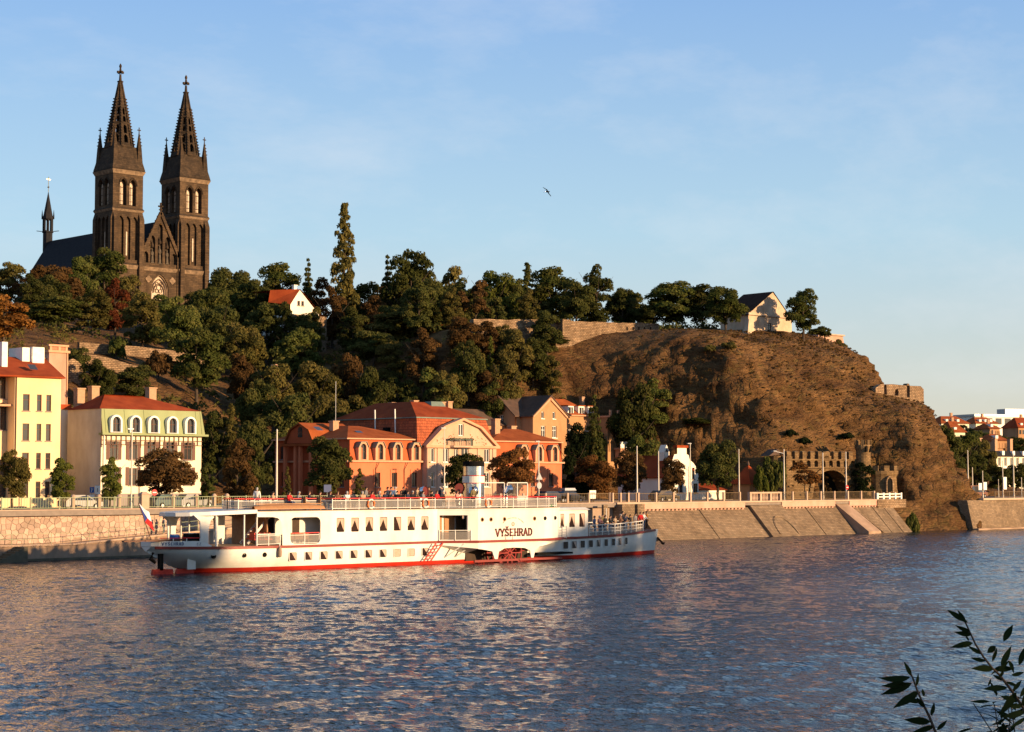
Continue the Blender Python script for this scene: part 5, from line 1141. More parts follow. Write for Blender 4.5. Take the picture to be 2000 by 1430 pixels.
# ---------------- tan gabled house behind
VB = 40.0; b0, b1 = U(1041, VB), U(1107, VB); zbe = Zv(1073, 812, VB); zba = Zv(1073, 775, VB); bd = 11.0
th_ = thing('tan_house', 'tan gabled house with white-framed windows on the slope behind the villa', 'house', ((b0+b1)/2, VB, S0+.5))
Zb = S0
ws = [(U(p_, VB)-b0, Zv(1073, 818, VB)-Zb, .55, 1.0, 'plain', 'trim_white') for p_ in (1060, 1082)] + [(U(p_, VB)-b0, Zv(1073, 855, VB)-Zb, .9, 1.7, 'cross', 'trim_white') for p_ in (1061, 1083)]
facade(th_, (b0, VB, Zb), 0, [(0, 0), (b1-b0, 0), (b1-b0, zbe-Zb), ((b1-b0)/2, zba-Zb), (0, zbe-Zb)], ws, 'wall_tan')
facade(th_, (b0, VB+bd, Zb), -math.pi/2, [(0, 0), (bd, 0), (bd, zbe-Zb), (0, zbe-Zb)], [(bd*.55, zbe-Zb-1.9, .8, 1.3, 'cross', 'wood_dark')], 'wall_tan', name='side_wall')
facade(th_, (b1, VB, Zb), math.pi/2, [(0, 0), (bd, 0), (bd, zbe-Zb), (0, zbe-Zb)], [], 'wall_tan', name='side_wall')
def gable_roof(root, x0, x1, y0, y1, ze_, za_, axis, mat, e=.35, th=.16):
    m = MB()
    if axis == 'v':
        c_ = (x0+x1)/2; k_ = (za_-ze_)/(c_-x0)
        pr = [(x0-e, ze_-e*k_), (c_, za_), (x1+e, ze_-e*k_), (x1+e, ze_-e*k_+th), (c_, za_+th*1.3), (x0-e, ze_-e*k_+th)]
        m.prism(pr, y1-y0+2*e, lambda a, b, d: (a, y0-e+d, b))
    else:
        c_ = (y0+y1)/2; k_ = (za_-ze_)/(c_-y0)
        pr = [(y0-e, ze_-e*k_), (c_, za_), (y1+e, ze_-e*k_), (y1+e, ze_-e*k_+th), (c_, za_+th*1.3), (y0-e, ze_-e*k_+th)]
        m.prism(pr, x1-x0+2*e, lambda a, b, d: (x0-e+d, a, b))
    return m.build('roof', mat, root)
gable_roof(th_, b0, b1, VB, VB+bd, zbe+.02, zba+.02, 'v', 'roof_brown')
m = MB().bar((b0-.1, VB-.12, zbe-.15), ((b0+b1)/2, VB-.12, zba-.2), .18, .4).bar((b1+.1, VB-.12, zbe-.15), ((b0+b1)/2, VB-.12, zba-.2), .18, .4); m.build('bargeboard', 'trim_peach', th_)
# shaded wing, gable end towards the left
ua = b0-1.2; ya0, ya1 = float(atu(1006, 850, ua)[1]), float(atu(944, 850, ua)[1]); zae = float(atu(975, 812, ua)[2]); zaa = float(atu(975, 776, ua)[2])
facade(th_, (ua, ya1, Zb), -math.pi/2, [(0, 0), (ya1-ya0, 0), (ya1-ya0, zae-Zb), ((ya1-ya0)/2, zaa-Zb), (0, zae-Zb)], [((ya1-ya0)*.58, zae-Zb-1.2, .8, 1.3, 'cross', 'trim_white')], 'wall_tan', name='wing_gable')
gable_roof(th_, ua, b1+2, ya0, ya1, zae+.02, zaa+.02, 'u', 'roof_brown')
MB().box(ua+.3, b1+2, ya0, ya1-.02, Zb, zae-.02).build('wing_wall', 'wall_tan', th_)
MB().frus(ua-9, ua-.02, ya0+2, ya1+3, Zb, ua-9, ua-.02, ya0+2, ya1+3, zae-1.5).build('rear_wing', 'wall_tan', th_)
MB().frus(ua-9.5, ua-.05, ya0+1.6, ya1+3.4, zae-1.5, ua-8, ua-.05, ya0+5, ya1-1, zae+.9).build('rear_roof', 'roof_brown', th_)
chimney(th_, (b0+b1)/2-3.2, VB+6, zbe+.5, zba+.4, .7, .7, 'trim_white')
# right part with dormers, and balconied annex
r0, r1 = b1+.02, U(1162, VB+1); zre = Zv(1130, 813, VB+1)
facade(th_, (r0, VB+1, Zb), 0, [(0, 0), (r1-r0, 0), (r1-r0, zre-Zb), (0, zre-Zb)], [((r1-r0)*q_, Zv(1130, 862, VB+1)-Zb, .9, 1.7, 'cross', 'trim_white') for q_ in (.25, .75)] + [((r1-r0)*q_, 1.2, .9, 1.7, 'cross', 'trim_white') for q_ in (.25, .75)], 'wall_tan', name='dormer_wing_wall')
MB().box(r0, r1, VB+1.4, VB+10, Zb, zre-.01).build('dormer_wing', 'wall_tan', th_)
hip(th_, r0, r1, VB+1, VB+10, zre+.17, r0+.2, r1-2.8, VB+4.5, VB+6, Zv(1110, 780, VB+4.5), 'roof_orange')
for p_ in (1113, 1134, 1152):
    x_ = U(p_, VB+1.3); d = MB().box(x_-.62, x_+.62, VB+1.1, VB+3.6, zre+.15, zre+1.5).build('dormer', 'trim_white', th_)
    MB().box(x_-.42, x_+.42, VB+1.05, VB+1.098, zre+.35, zre+1.3).build('pane', 'glass_dark', d); MB().box(x_-.75, x_+.75, VB+.95, VB+3.6, zre+1.502, zre+1.62).build('dormer_roof', 'roof_orange', d)
    MB().box(x_-.04, x_+.04, VB+1.02, VB+1.048, zre+.35, zre+1.3).build('glazing_bar', 'trim_white', d)
chimney(th_, U(1137, VB+5), VB+5, zre+.8, Zv(1137, 775, VB+5), .55, .55)
a0, a1 = r1+.02, U(1214, VB-2); zae2 = Zv(1190, 815, VB-2)
facade(th_, (a0, VB-2, Zb), 0, [(0, 0), (a1-a0, 0), (a1-a0, zae2-Zb), (0, zae2-Zb)], [((a1-a0)*.62, Zv(1190, 862, VB-2)-Zb, 1.3, 2.4, 'mid_nosill', 'wood_dark'), ((a1-a0)*.25, Zv(1190, 862, VB-2)-Zb, .7, 2.2, 'mid_nosill', 'trim_white')], 'wall_tan', name='annex_wall')
MB().box(a0, a1, VB-1.6, VB+8, Zb, zae2-.01).build('annex', 'wall_tan', th_)
MB().box(a0-.2, a1+.3, VB-2.3, VB+8.2, zae2, zae2+.25).build('annex_cornice', 'trim_peach', th_)
for x_ in (a0+.2, (a0+a1)/2+.6, a1-.1): MB().box(x_-.16, x_+.16, VB-2.15, VB-1.85, zae2+.25, zae2+1.1).build('parapet_post', 'trim_peach', th_)
zbal2 = Zv(1195, 866, VB-3); bl = MB().box(a0+.9, a1+.4, VB-3.4, VB-2.01, zbal2-.9, zbal2-.65).build('balcony', 'trim_peach', th_)
MB().box(a0+.9, a1+.4, VB-3.4, VB-3.28, zbal2-.648, zbal2+.25).build('balcony_parapet', 'trim_white', bl); MB().box(a0+1.2, a1+.1, VB-3.1, VB-2.02, zbal2-2.4, zbal2-.902).build('balcony_console', 'trim_peach', bl)
# ivy on the annex
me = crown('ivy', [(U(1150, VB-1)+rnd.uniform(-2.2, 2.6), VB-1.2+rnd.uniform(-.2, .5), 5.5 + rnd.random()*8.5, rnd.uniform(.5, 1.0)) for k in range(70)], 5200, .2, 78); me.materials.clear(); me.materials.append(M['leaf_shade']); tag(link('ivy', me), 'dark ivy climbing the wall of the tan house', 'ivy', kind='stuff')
# ---------------- white baroque house
VW = 19.0; w0, w1 = U(1300, VW), U(1364, VW); zt1 = Zv(1330, 875, VW)
wh_ = thing('baroque_house', 'small white house with a curved baroque gable and red cap', 'house', ((w0+w1)/2, VW, S0))
X = lambda p_: U(p_, VW)-w0
Zp = lambda y_: Zv(1335, y_, VW)-S0
gab = [(0, 0), (X(1364), 0), (X(1364), Zp(930)), (X(1361), Zp(914)), (X(1354), Zp(904)), (X(1347), Zp(898)), (X(1345), Zp(889)), (X(1341), Zp(887)), (X(1341), Zp(875)), (X(1323), Zp(875)), (X(1323), Zp(887)), (X(1317), Zp(888)), (X(1314), Zp(898)), (X(1306), Zp(906)), (X(1301), Zp(918)), (0, Zp(930))]
facade(wh_, (w0, VW, S0), 0, gab, [(X(1354), Zp(936), .55, 1.6, 'mid', 'black'), (X(1361)-.3, Zp(963), .9, 1.3, 'cross', 'black'), (X(1330), Zp(962), .8, 1.2, 'cross', 'black')], 'wall_white', depth=.4)
facade(wh_, (w0, VW+9, S0), -math.pi/2, [(0, 0), (9, 0), (9, Zp(930)), (0, Zp(930))], [], 'wall_white', name='side_wall'); facade(wh_, (w1, VW, S0), math.pi/2, [(0, 0), (9, 0), (9, Zp(930)), (0, Zp(930))], [], 'wall_white', name='side_wall')
MB().box(w0+X(1321), w0+X(1343), VW-.15, VW+.6, S0+Zp(875)+.01, S0+Zp(870)).build('red_cap', 'roof_red', wh_)
gable_roof(wh_, w0, w1, VW+.4, VW+9, S0+Zp(930), S0+Zp(892), 'v', 'roof_red')
MB().box(w1+.02, w1+7.5, VW+1.5, VW+7, S0, S0+Zp(958)).build('low_wing', 'wall_white', wh_); MB().frus(w1+.02, w1+7.8, VW+1.2, VW+7.3, S0+Zp(958), w1+.02, w1+7.4, VW+4, VW+4.4, S0+Zp(945)).build('low_roof', 'roof_red', wh_)
tx = U(1297, VW+3); tr_ = MB().box(tx-.55, tx+.55, VW+2.5, VW+3.6, S0+3, S0+Zv(1297, 884, VW+3)-S0).prism([(tx-.6, Zv(1297, 884, VW+3)), (tx+.6, Zv(1297, 884, VW+3)), (tx, Zv(1297, 869, VW+3))], 1.1, lambda a, b, d: (a, VW+2.5+d, b)).build('turret', 'wall_white', wh_)
MB().prism([(tx-.25, Zv(1297, 884, VW+3)+.1), (tx+.25, Zv(1297, 884, VW+3)+.1), (tx, Zv(1297, 875, VW+3))], .05, lambda a, b, d: (a, VW+2.44+d, b)).build('turret_opening', 'black', tr_)
# ---------------- small kiosk with pyramid roof
kx, kv = U(1470, 12), 12.5
ko = thing('kiosk', 'small kiosk with steep red pyramid roof left of the tunnel gate', 'kiosk', (kx, kv, S0))
MB().box(kx-1.5, kx+1.5, kv-1.2, kv+1.8, S0, S0+2.2).build('wall', 'wall_tan', ko); MB().frus(kx-1.9, kx+1.9, kv-1.6, kv+2.2, S0+2.2, kx-.05, kx+.05, kv+.25, kv+.35, Zv(1470, 908, 12)).build('roof', 'roof_red', ko)
MB().box(kx-.4, kx+.4, kv-1.24, kv-1.205, S0+.9, S0+1.8).build('window', 'glass_dark', ko)
MB().lathe([(.08, 0), (.22, .3), (.05, .8)], (kx, kv+.3, Zv(1470, 910, 12)-.1), 8).build('finial', 'roof_brown', ko)
# ---------------- tunnel gate
pu, pv, pa = U(1600, 13.5), 13.5, math.radians(-14)
tg = thing('tunnel_gate', 'crenellated stone road tunnel gate with round towers cut into the rock', 'gate', (pu, pv, S0), pa)
k_ = 7.05/70.0
PX = lambda p_: (p_-1600)*k_*.90; PZ = lambda y_: (966-y_)*7.3/100.0
def lp(m, nm, mat): return m.build(nm, mat, tg, local=True)
out = [(PX(1532), 0), (PX(1672), 0), (PX(1672), PZ(905)), (PX(1532), PZ(905))]
ah = arch2(PX(1659)-PX(1587), PZ(909), 14, 0, PX(1623), 0)
lp(MB().panel(out, [ah], 2.7, lambda a, b, d: (a, d, b)), 'gate_wall', 'portal_stone')
lp(MB().prism(arch2(PX(1659)-PX(1587)+.3, PZ(908), 14, 0, PX(1623), 0), .2, lambda a, b, d: (a, 2.72+d, b)), 'tunnel_dark', 'black')  # black sheet across the passage, painted in place of the tunnel's inner darkness
m = MB()
for s_ in (PX(1587)-.1, PX(1659)+.1): m.box(s_-.1, s_+.1, 3.0, 9.0, 0, PZ(917))
m.v = []; m.f = []
m = MB(); n = 15
pts = [(PX(1623)+(PX(1659)-PX(1587))/2*1.12*math.cos(math.pi*i/n), PZ(909)-(PX(1659)-PX(1587))/2 + (PX(1659)-PX(1587))/2*1.12*math.sin(math.pi*i/n)) for i in range(n+1)]
for i in range(n):
    a_, b_ = pts[i], pts[i+1]; v_ = MB().bar((a_[0]*1.0+(b_[0]-a_[0])*.04, -.08, a_[1]+(b_[1]-a_[1])*.04), (a_[0]+(b_[0]-a_[0])*.96, -.08, a_[1]+(b_[1]-a_[1])*.96), .26, .62); lp(v_, 'voussoir', 'portal_stone')
# corbelled gallery with small arches, crenels
z0_, z1_ = PZ(905), PZ(889)
hl = [arch2(.74, .95, 8, 0, PX(1545)+i*1.36, z0_+.2) for i in range(9)]
lp(MB().panel([(PX(1532)-.2, z0_), (PX(1672)+.0, z0_), (PX(1672)+.0, z1_), (PX(1532)-.2, z1_)], hl, .45, lambda a, b, d: (a, -.42+d, b), True), 'gallery', 'portal_stone')
lp(MB().box(PX(1532), PX(1672)-.02, .04, 1.5, z0_, z1_-.01), 'gallery_back', 'portal_stone')
lp(MB().box(PX(1532)-.25, PX(1672)+.02, -.5, 1.5, z1_, z1_+.18), 'gallery_cornice', 'portal_stone')
x_ = PX(1532); i = 0
while x_ < PX(1668):
    h_ = .95
    c = lp(MB().box(x_, x_+.72, -.42, .3, z1_+.18, z1_+.18+h_), 'merlon', 'portal_stone'); lp(MB().frus(x_-.06, x_+.78, -.48, .36, z1_+.18+h_, x_+.1, x_+.62, -.2, .1, z1_+.36+h_), 'merlon_cap', 'portal_stone'); x_ += 1.42; i += 1
for pz in ((1600, 1620, 880), (1604, 1616, 872)): lp(MB().box(PX(pz[0]), PX(pz[1]), -.5, .5, z1_+.19, PZ(pz[2])), 'stepped_crest', 'portal_stone')
lp(MB().box(PX(1528), PX(1540), -.7, 1.2, 0, PZ(882)), 'left_pier', 'portal_stone')
def rtower(cx_, cy_, r_, zt0, nm, nmer, win=None, fl=1.12):
    o = lp(MB().lathe([(r_*1.12, 0), (r_, 1.5), (r_*.97, zt0-1.6), (r_*fl, zt0-1.1), (r_*fl, zt0-.7), (r_*fl*.82, zt0-.7), (r_*fl*.82, zt0-1.0)], (cx_, cy_, 0), 20), nm, 'portal_stone')
    for k in range(nmer):
        a_ = 2*math.pi*k/nmer; mm_ = MB(); mm_.m = Matrix.Translation((cx_, cy_, zt0-.7)) @ Matrix.Rotation(a_, 4, 'Z')
        q = mm_.box(r_*fl*.80, r_*fl, -r_*.17, r_*.17, -.02, .75).build('merlon', 'portal_stone', tg, local=True)
    return o
rtower(PX(1684), -.7, 1.1, PZ(848), 'slender_tower', 8)
rtower(PX(1719), -.6, 2.5, PZ(900), 'round_tower', 10, fl=1.08)
for s_ in (-.35, .5): lp(MB().prism(arch2(.34, .9, 6, 0, PX(1684)+s_, PZ(872)), .3, lambda a, b, d: (a, -1.95+d, b)), 'slit_window', 'black')
lp(MB().panel(arch2(1.35, 2.5, 8, .3, PX(1715), .9), [arch2(1.0, 2.1, 8, .3, PX(1715), 1.0)], .4, lambda a, b, d: (a, -3.3+d, b), True), 'doorway_frame', 'rubble')
lp(MB().prism(arch2(1.0, 2.1, 8, .3, PX(1715), 1.0), .2, lambda a, b, d: (a, -3.17+d, b)), 'doorway', 'black')
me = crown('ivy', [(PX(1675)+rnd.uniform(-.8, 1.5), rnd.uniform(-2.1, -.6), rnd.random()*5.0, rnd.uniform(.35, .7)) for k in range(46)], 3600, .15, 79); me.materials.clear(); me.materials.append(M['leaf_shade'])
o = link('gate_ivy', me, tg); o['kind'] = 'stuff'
o = lp(MB().prism([(-1.6, 0), (1.1, .25), (0, 1.0), (-.2, .9)], 2.2, lambda a, b, d: (PX(1522)+a, .5+d, PZ(881)+b)), 'watch_turret_roof', 'roof_brown'); lp(MB().lathe([(.3, 0), (.9, 1.6), (.9, 3.0)], (PX(1523), 1.2, PZ(881)-3.0), 10), 'watch_turret', 'portal_stone')
# ---------------- clifftop house, walls and ruins
VH = 42.0; h0, h1 = U(1464, VH), U(1546, VH); zg_ = min(zt(h0, VH), zt(h1, VH))-.8
hh_ = thing('clifftop_house', 'old plastered house with steep dark roof on the edge of the cliff', 'house', ((h0+h1)/2, VH, zg_))
zhe, zha = Zv(1505, 616, VH), Zv(1515, 572, VH)
facade(hh_, (h0, VH, zg_), 0, [(0, 0), (h1-h0, 0), (h1-h0, zhe-zg_), ((h1-h0)*.58, zha-zg_), (0, zhe-zg_)], [(U(1505, VH)-h0, Zv(1505, 645, VH)-zg_, 1.0, 1.15, 'cross', 'wood_dark')], 'wall_old')
facade(hh_, (h0, VH+6, zg_), -math.pi/2, [(0, 0), (6, 0), (6, zhe-zg_), (0, zhe-zg_)], [], 'wall_old', name='side_wall')
MB().frus(h0-.9, h0+.3, VH-.5, VH+.6, zg_, h0-.1, h0+.3, VH-.2, VH+.6, zhe-1.0).build('buttress', 'wall_old', hh_)
ap = h0+(h1-h0)*.58
MB().add([(h0-.4, VH-.15, zhe-.3), (ap, VH-.15, zha+.15), (h1+.3, VH-.15, zhe-.3), (h0-.4, VH+6.6, zhe-.3), (ap, VH+6.3, zha+.1), (h1+.3, VH+6.6, zhe-.3), (h0-.4, VH-.15, zhe-.05), (h1+.3, VH-.15, zhe-.05)], [(0, 1, 4, 3), (1, 2, 5, 4), (3, 4, 5), (0, 3, 5, 2)]).build('roof', 'roof_dark', hh_)
MB().box(h0-.15, h1+.1, VH-.22, VH-.005, zhe-.25, zhe+.1).build('string_course', 'wall_old', hh_)
MB().box(h1+.01, h1+.4, VH+.02, VH+6, zg_, zhe-.2).build('side_wall', 'wall_old', hh_)
def topwall(name, label, pts, v, th, mat, zlow=3.0, jag=.25):
    r_ = random.Random(len(label)); us = []; P3 = [(U(p_, v), Zv(p_, y_, v)) for p_, y_ in pts]
    w = thing(name, label, 'wall', (P3[0][0], v, P3[0][1]-zlow)); poly = []
    a = P3[0][0]
    while a < P3[-1][0]:
        z_ = float(np.interp(a, [p[0] for p in P3], [p[1] for p in P3])); poly.append((a, z_ + r_.uniform(-jag, jag))); a += r_.uniform(.7, 1.5)
    poly.append((P3[-1][0], P3[-1][1])); full = poly + [(P3[-1][0], P3[-1][1]-zlow), (P3[0][0], P3[0][1]-zlow)]
    MB().prism(full, th, lambda a_, b_, d: (a_, v+d, b_)).build('masonry', mat, w); return w
topwall('hilltop_wall', 'long rubble wall along the hilltop, shaded left part', [(925, 624), (1000, 624), (1086, 625)], 54.0, .9, 'rubble', 4.5, .08)
tw_ = topwall('hilltop_wall', 'sunlit rubble rampart wall running along the cliff brow', [(1086, 624), (1130, 628), (1200, 630), (1288, 632)], 52.0, 1.0, 'rubble', 4.5, .10)
MB().box(U(1087, 51), U(1102, 51), 49.6, 52.0, Zv(1095, 660, 51), Zv(1095, 625, 51)).build('corner_pier', 'rubble', tw_)
for p_ in (1226, 1238, 1249, 1260, 1272): MB().box(U(p_, 51.95)-.12, U(p_, 51.95)+.12, 51.9, 51.99, Zv(p_, 645, 52), Zv(p_, 639, 52)).build('loophole', 'black', tw_)
topwall('clifftop_parapet', 'low pale wall segment under the clifftop trees', [(1322, 658), (1375, 660)], 46.0, .6, 'rubble', 2.0, .05)
topwall('clifftop_parapet', 'broken low wall between trees and clifftop house', [(1376, 655), (1390, 656), (1425, 655), (1464, 654)], 45.0, .6, 'rubble', 2.2, .25)
bs = thing('bastion', 'pink brick bastion wall with sloping top right of the clifftop house', 'wall', (U(1630, 50), 50, 26))
MB().add([(U(1606, 50), 50, 26), (U(1662, 50), 50, 26), (U(1662, 50), 66, 26), (U(1606, 50), 66, 26), (U(1606, 50), 50.6, Zv(1606, 650, 50)), (U(1654, 50), 50.6, Zv(1655, 657, 50)), (U(1654, 50), 66, Zv(1655, 657, 50)), (U(1606, 50), 66, Zv(1606, 650, 50))],
    [(0, 3, 2, 1), (4, 5, 6, 7), (0, 1, 5, 4), (1, 2, 6, 5), (2, 3, 7, 6), (3, 0, 4, 7)]).build('brick_face', 'wall_pink', bs)
MB().box(U(1606, 50), U(1655, 50)+.1, 50.3, 51, Zv(1655, 657, 50)-.0, Zv(1655, 657, 50)+.25).build('coping', 'coping', bs)
VR = 20.0; q0, q1 = U(1712, VR), U(1806, VR); zr1, zr0_ = Zv(1760, 752, VR), Zv(1800, 800, VR)
ru = thing('ruined_lookout', 'ruined brick lookout wall with empty window holes on the rock spur', 'ruin', ((q0+q1)/2, VR, zr0_-2))
XR = lambda p_: U(p_, VR)
top = [(q0, Zv(1712, 758, VR)), (XR(1722), zr1-.1), (XR(1745), zr1+.05), (XR(1775), zr1-.05), (XR(1800), zr1), (q1, zr1-.5), (q1, zr0_-2), (q0, zr0_-2)]
hl = [arch2(.75, 1.6, 6, 0, XR(1731), Zv(1731, 771, VR)), [(XR(1749), Zv(1749, 773, VR)), (XR(1756), Zv(1756, 773, VR)), (XR(1757), Zv(1757, 766, VR)), (XR(1755), Zv(1755, 759, VR)), (XR(1750), Zv(1750, 762, VR))], arch2(.8, 2.2, 6, 0, XR(1776), Zv(1776, 776, VR))]
MB().panel(top, hl, .8, lambda a, b, d: (a, VR+d, b), True).build('masonry', 'rubble', ru)
MB().prism([(VR, zr0_-2), (VR+5, zr0_-2), (VR+5, zr1-1.2), (VR+.0, zr1-.5)], .7, lambda a, b, d: (q1-.7+d+.01, a+.02, b)).build('side_wall', 'rubble', ru)
# house among the trees on the slope
VM = 100.0; a0, a1 = U(565, VM), U(621, VM); zme, zma = Zv(590, 612, VM), Zv(583, 566, VM); zmb = zt(a0, VM)-1
mh = thing('hill_house', 'white gabled house with red roof half hidden among hillside trees', 'house', ((a0+a1)/2, VM, zmb))
cpk = U(583, VM)-a0
facade(mh, (a0, VM, zmb), 0, [(0, 0), (a1-a0, 0), (a1-a0, zme-zmb), (cpk, zma-zmb), (0, Zv(566, 595, VM)-zmb)], [(U(584, VM)-a0-.3, Zv(584, 597, VM)-zmb, .55, .8, 'plain', 'wood_dark'), (U(588, VM)-a0+.1, Zv(584, 597, VM)-zmb, .55, .8, 'plain', 'wood_dark')], 'wall_white')
MB().box(a0, a1+1.4, VM-.35, VM-.02, zmb, zme-.3).build('lower_storey', 'rubble', mh)
MB().add([(a0+cpk, VM-.2, zma+.1), (a1+1.6, VM-.2, zme-.9), (a1+1.6, VM+9, zme-.9), (a0+cpk, VM+9, zma+.1), (a0-2.0, VM+3, zma-.1), (a0-2.4, VM+3, zma-2.2), (a0-.2, VM-.2, Zv(566, 595, VM)), (a0-2.0, VM+9, zma-.1)], [(0, 1, 2, 3), (0, 3, 7, 4), (0, 4, 5, 6)]).build('roof', 'roof_red', mh)
MB().box(a0+.05, a1-.05, VM+.35, VM+9, zmb, zme-.2).build('house_body', 'wall_white', mh)
chimney(mh, a0+cpk-.2, VM+1.2, zma-.5, zma+.9, .6, .6, 'trim_white')
# stepped brick wall and rubble terraces on the slope
sw = thing('stepped_wall', 'reddish brick stair wall stepping up the wooded slope', 'wall', (U(505, 66), 66, zt(U(505, 66), 66)))
for k in range(8):
    p_ = 503 + k*5.2; v_ = 64 + k*1.1; u_ = U(p_, v_); z1_ = Zv(p_, 757 - k*6.5, v_); z0_ = zt(u_, v_)-1.5
    MB().box(u_-.28, u_+.28, v_-.02, v_+1.08, min(z0_, z1_-2), z1_).build('wall_step', 'wall_pink', sw)
def rubblewall(label, pts, v, h):
    w = thing('rubble_wall', label, 'wall', (U(pts[0][0], v), v, Zv(pts[0][0], pts[0][1], v)-h)); tp = [(U(p_, v), Zv(p_, y_, v)) for p_, y_ in pts]
    MB().prism(tp + [(a, b-h) for a, b in tp[::-1]], .6, lambda a, b, d: (a, v+d, b)).build('masonry', 'rubble', w)
rubblewall('upper pale rubble wall on the grass clearing', [(152, 668), (200, 672), (260, 676), (330, 684), (400, 694)], 80.0, 1.5)
rubblewall('curved pale rubble wall below the grass clearing', [(152, 690), (175, 692), (215, 700), (250, 711), (280, 716)], 66.0, 1.7)
rubblewall('short pale rubble wall beside the terrace pavilion', [(128, 706), (140, 700), (150, 706), (160, 716)], 62.0, 3.0)
VP = 60.0; p0, p1 = U(93, VP), U(129, VP); zp1 = Zv(110, 673, VP); zpb = zt(p0, VP)-1
pv_ = thing('terrace_pavilion', 'square stone terrace pavilion with balustrade top behind the yellow house', 'pavilion', ((p0+p1)/2, VP, zpb))
zc_ = Zv(110, 689, VP)
MB().box(p0, p1, VP, VP+3, zpb, zc_).build('body', 'wall_pink', pv_); MB().box(p0-.2, p1+.25, VP-.25, VP+3.2, zc_, zc_+.3).build('cornice', 'trim_peach', pv_)
for x_ in (p0+.1, (p0+p1)/2, p1-.3): MB().box(x_, x_+.3, VP, VP+.3, zc_+.3, zp1-.25).build('baluster_pier', 'trim_peach', pv_)
for k in range(14):
    x_ = p0+.35+k*(p1-p0-.6)/14
    MB().lathe([(.05, 0), (.08, .25), (.05, .55)], (x_+.06, VP+.15, zc_+.3), 6).build('baluster', 'trim_peach', pv_)
MB().box(p0-.1, p1+.15, VP-.1, VP+.4, zp1-.25, zp1).build('top_rail', 'trim_peach', pv_)
MB().box(p1-.12, p1+.02, VP-.12, VP-.003, zpb, zc_-.02).build('corner_strip', 'trim_peach', pv_)
lw = p0 - 4.5; MB().box(lw, p0-.01, VP+.6, VP+3, zpb, Zv(90, 712, VP)).build('side_terrace', 'wall_pink', pv_)
for k in range(8): MB().lathe([(.06, 0), (.09, .3), (.06, .7)], (lw+.4+k*.5, VP+.8, Zv(90, 712, VP)), 6).build('baluster', 'trim_peach', pv_)
MB().box(lw, p0-.01, VP+.6, VP+1, Zv(90, 712, VP)+.7, Zv(90, 712, VP)+.9).build('top_rail', 'trim_peach', pv_)
# ---------------- far upstream: apartment block and hill houses
ab = thing('apartment_block', 'pale apartment block with dark mansard at the right picture edge', 'house', (U(1985, 62), 62, S0))
c0, c1 = U(1946, 62), U(2050, 62); zA = Zv(1970, 892, 62)
ws = [((c1-c0)*(k+.5)/9, Zv(1970, y_, 62)-S0, 1.1, 1.9, 'mid', 'trim_white') for k in range(9) for y_ in (911, 934, 957)]
facade(ab, (c0, 62, S0), 0, [(0, 0), (c1-c0, 0), (c1-c0, zA-S0), (0, zA-S0)], ws, 'wall_cream'); facade(ab, (c0, 78, S0), -math.pi/2, [(0, 0), (16, 0), (16, zA-S0), (0, zA-S0)], [(4+6*k, Zv(1970, y_, 62)-S0, 1.1, 1.9, 'mid', 'trim_white') for k in range(2) for y_ in (911, 934)], 'wall_bare', name='side_wall')
for y_ in (915, 938): MB().box(c0+.5, c1, 60.9, 61.99, Zv(1970, y_, 62), Zv(1970, y_, 62)+.2).build('balcony_slab', 'trim_white', ab)
MB().frus(c0-.3, c1+.3, 61.6, 78.3, zA, c0+.6, c1-.6, 62.6, 77.5, Zv(1970, 881, 62)).build('mansard', 'slate', ab)
for k in range(5): MB().box(c0+2+k*4, c0+2.9+k*4, 61.8, 63, zA+.3, zA+1.2).build('dormer', 'trim_white', ab)
for k in range(3): chimney(ab, c0+3+k*6, 68, zA+1, zA+4.0, 1.0, .8)
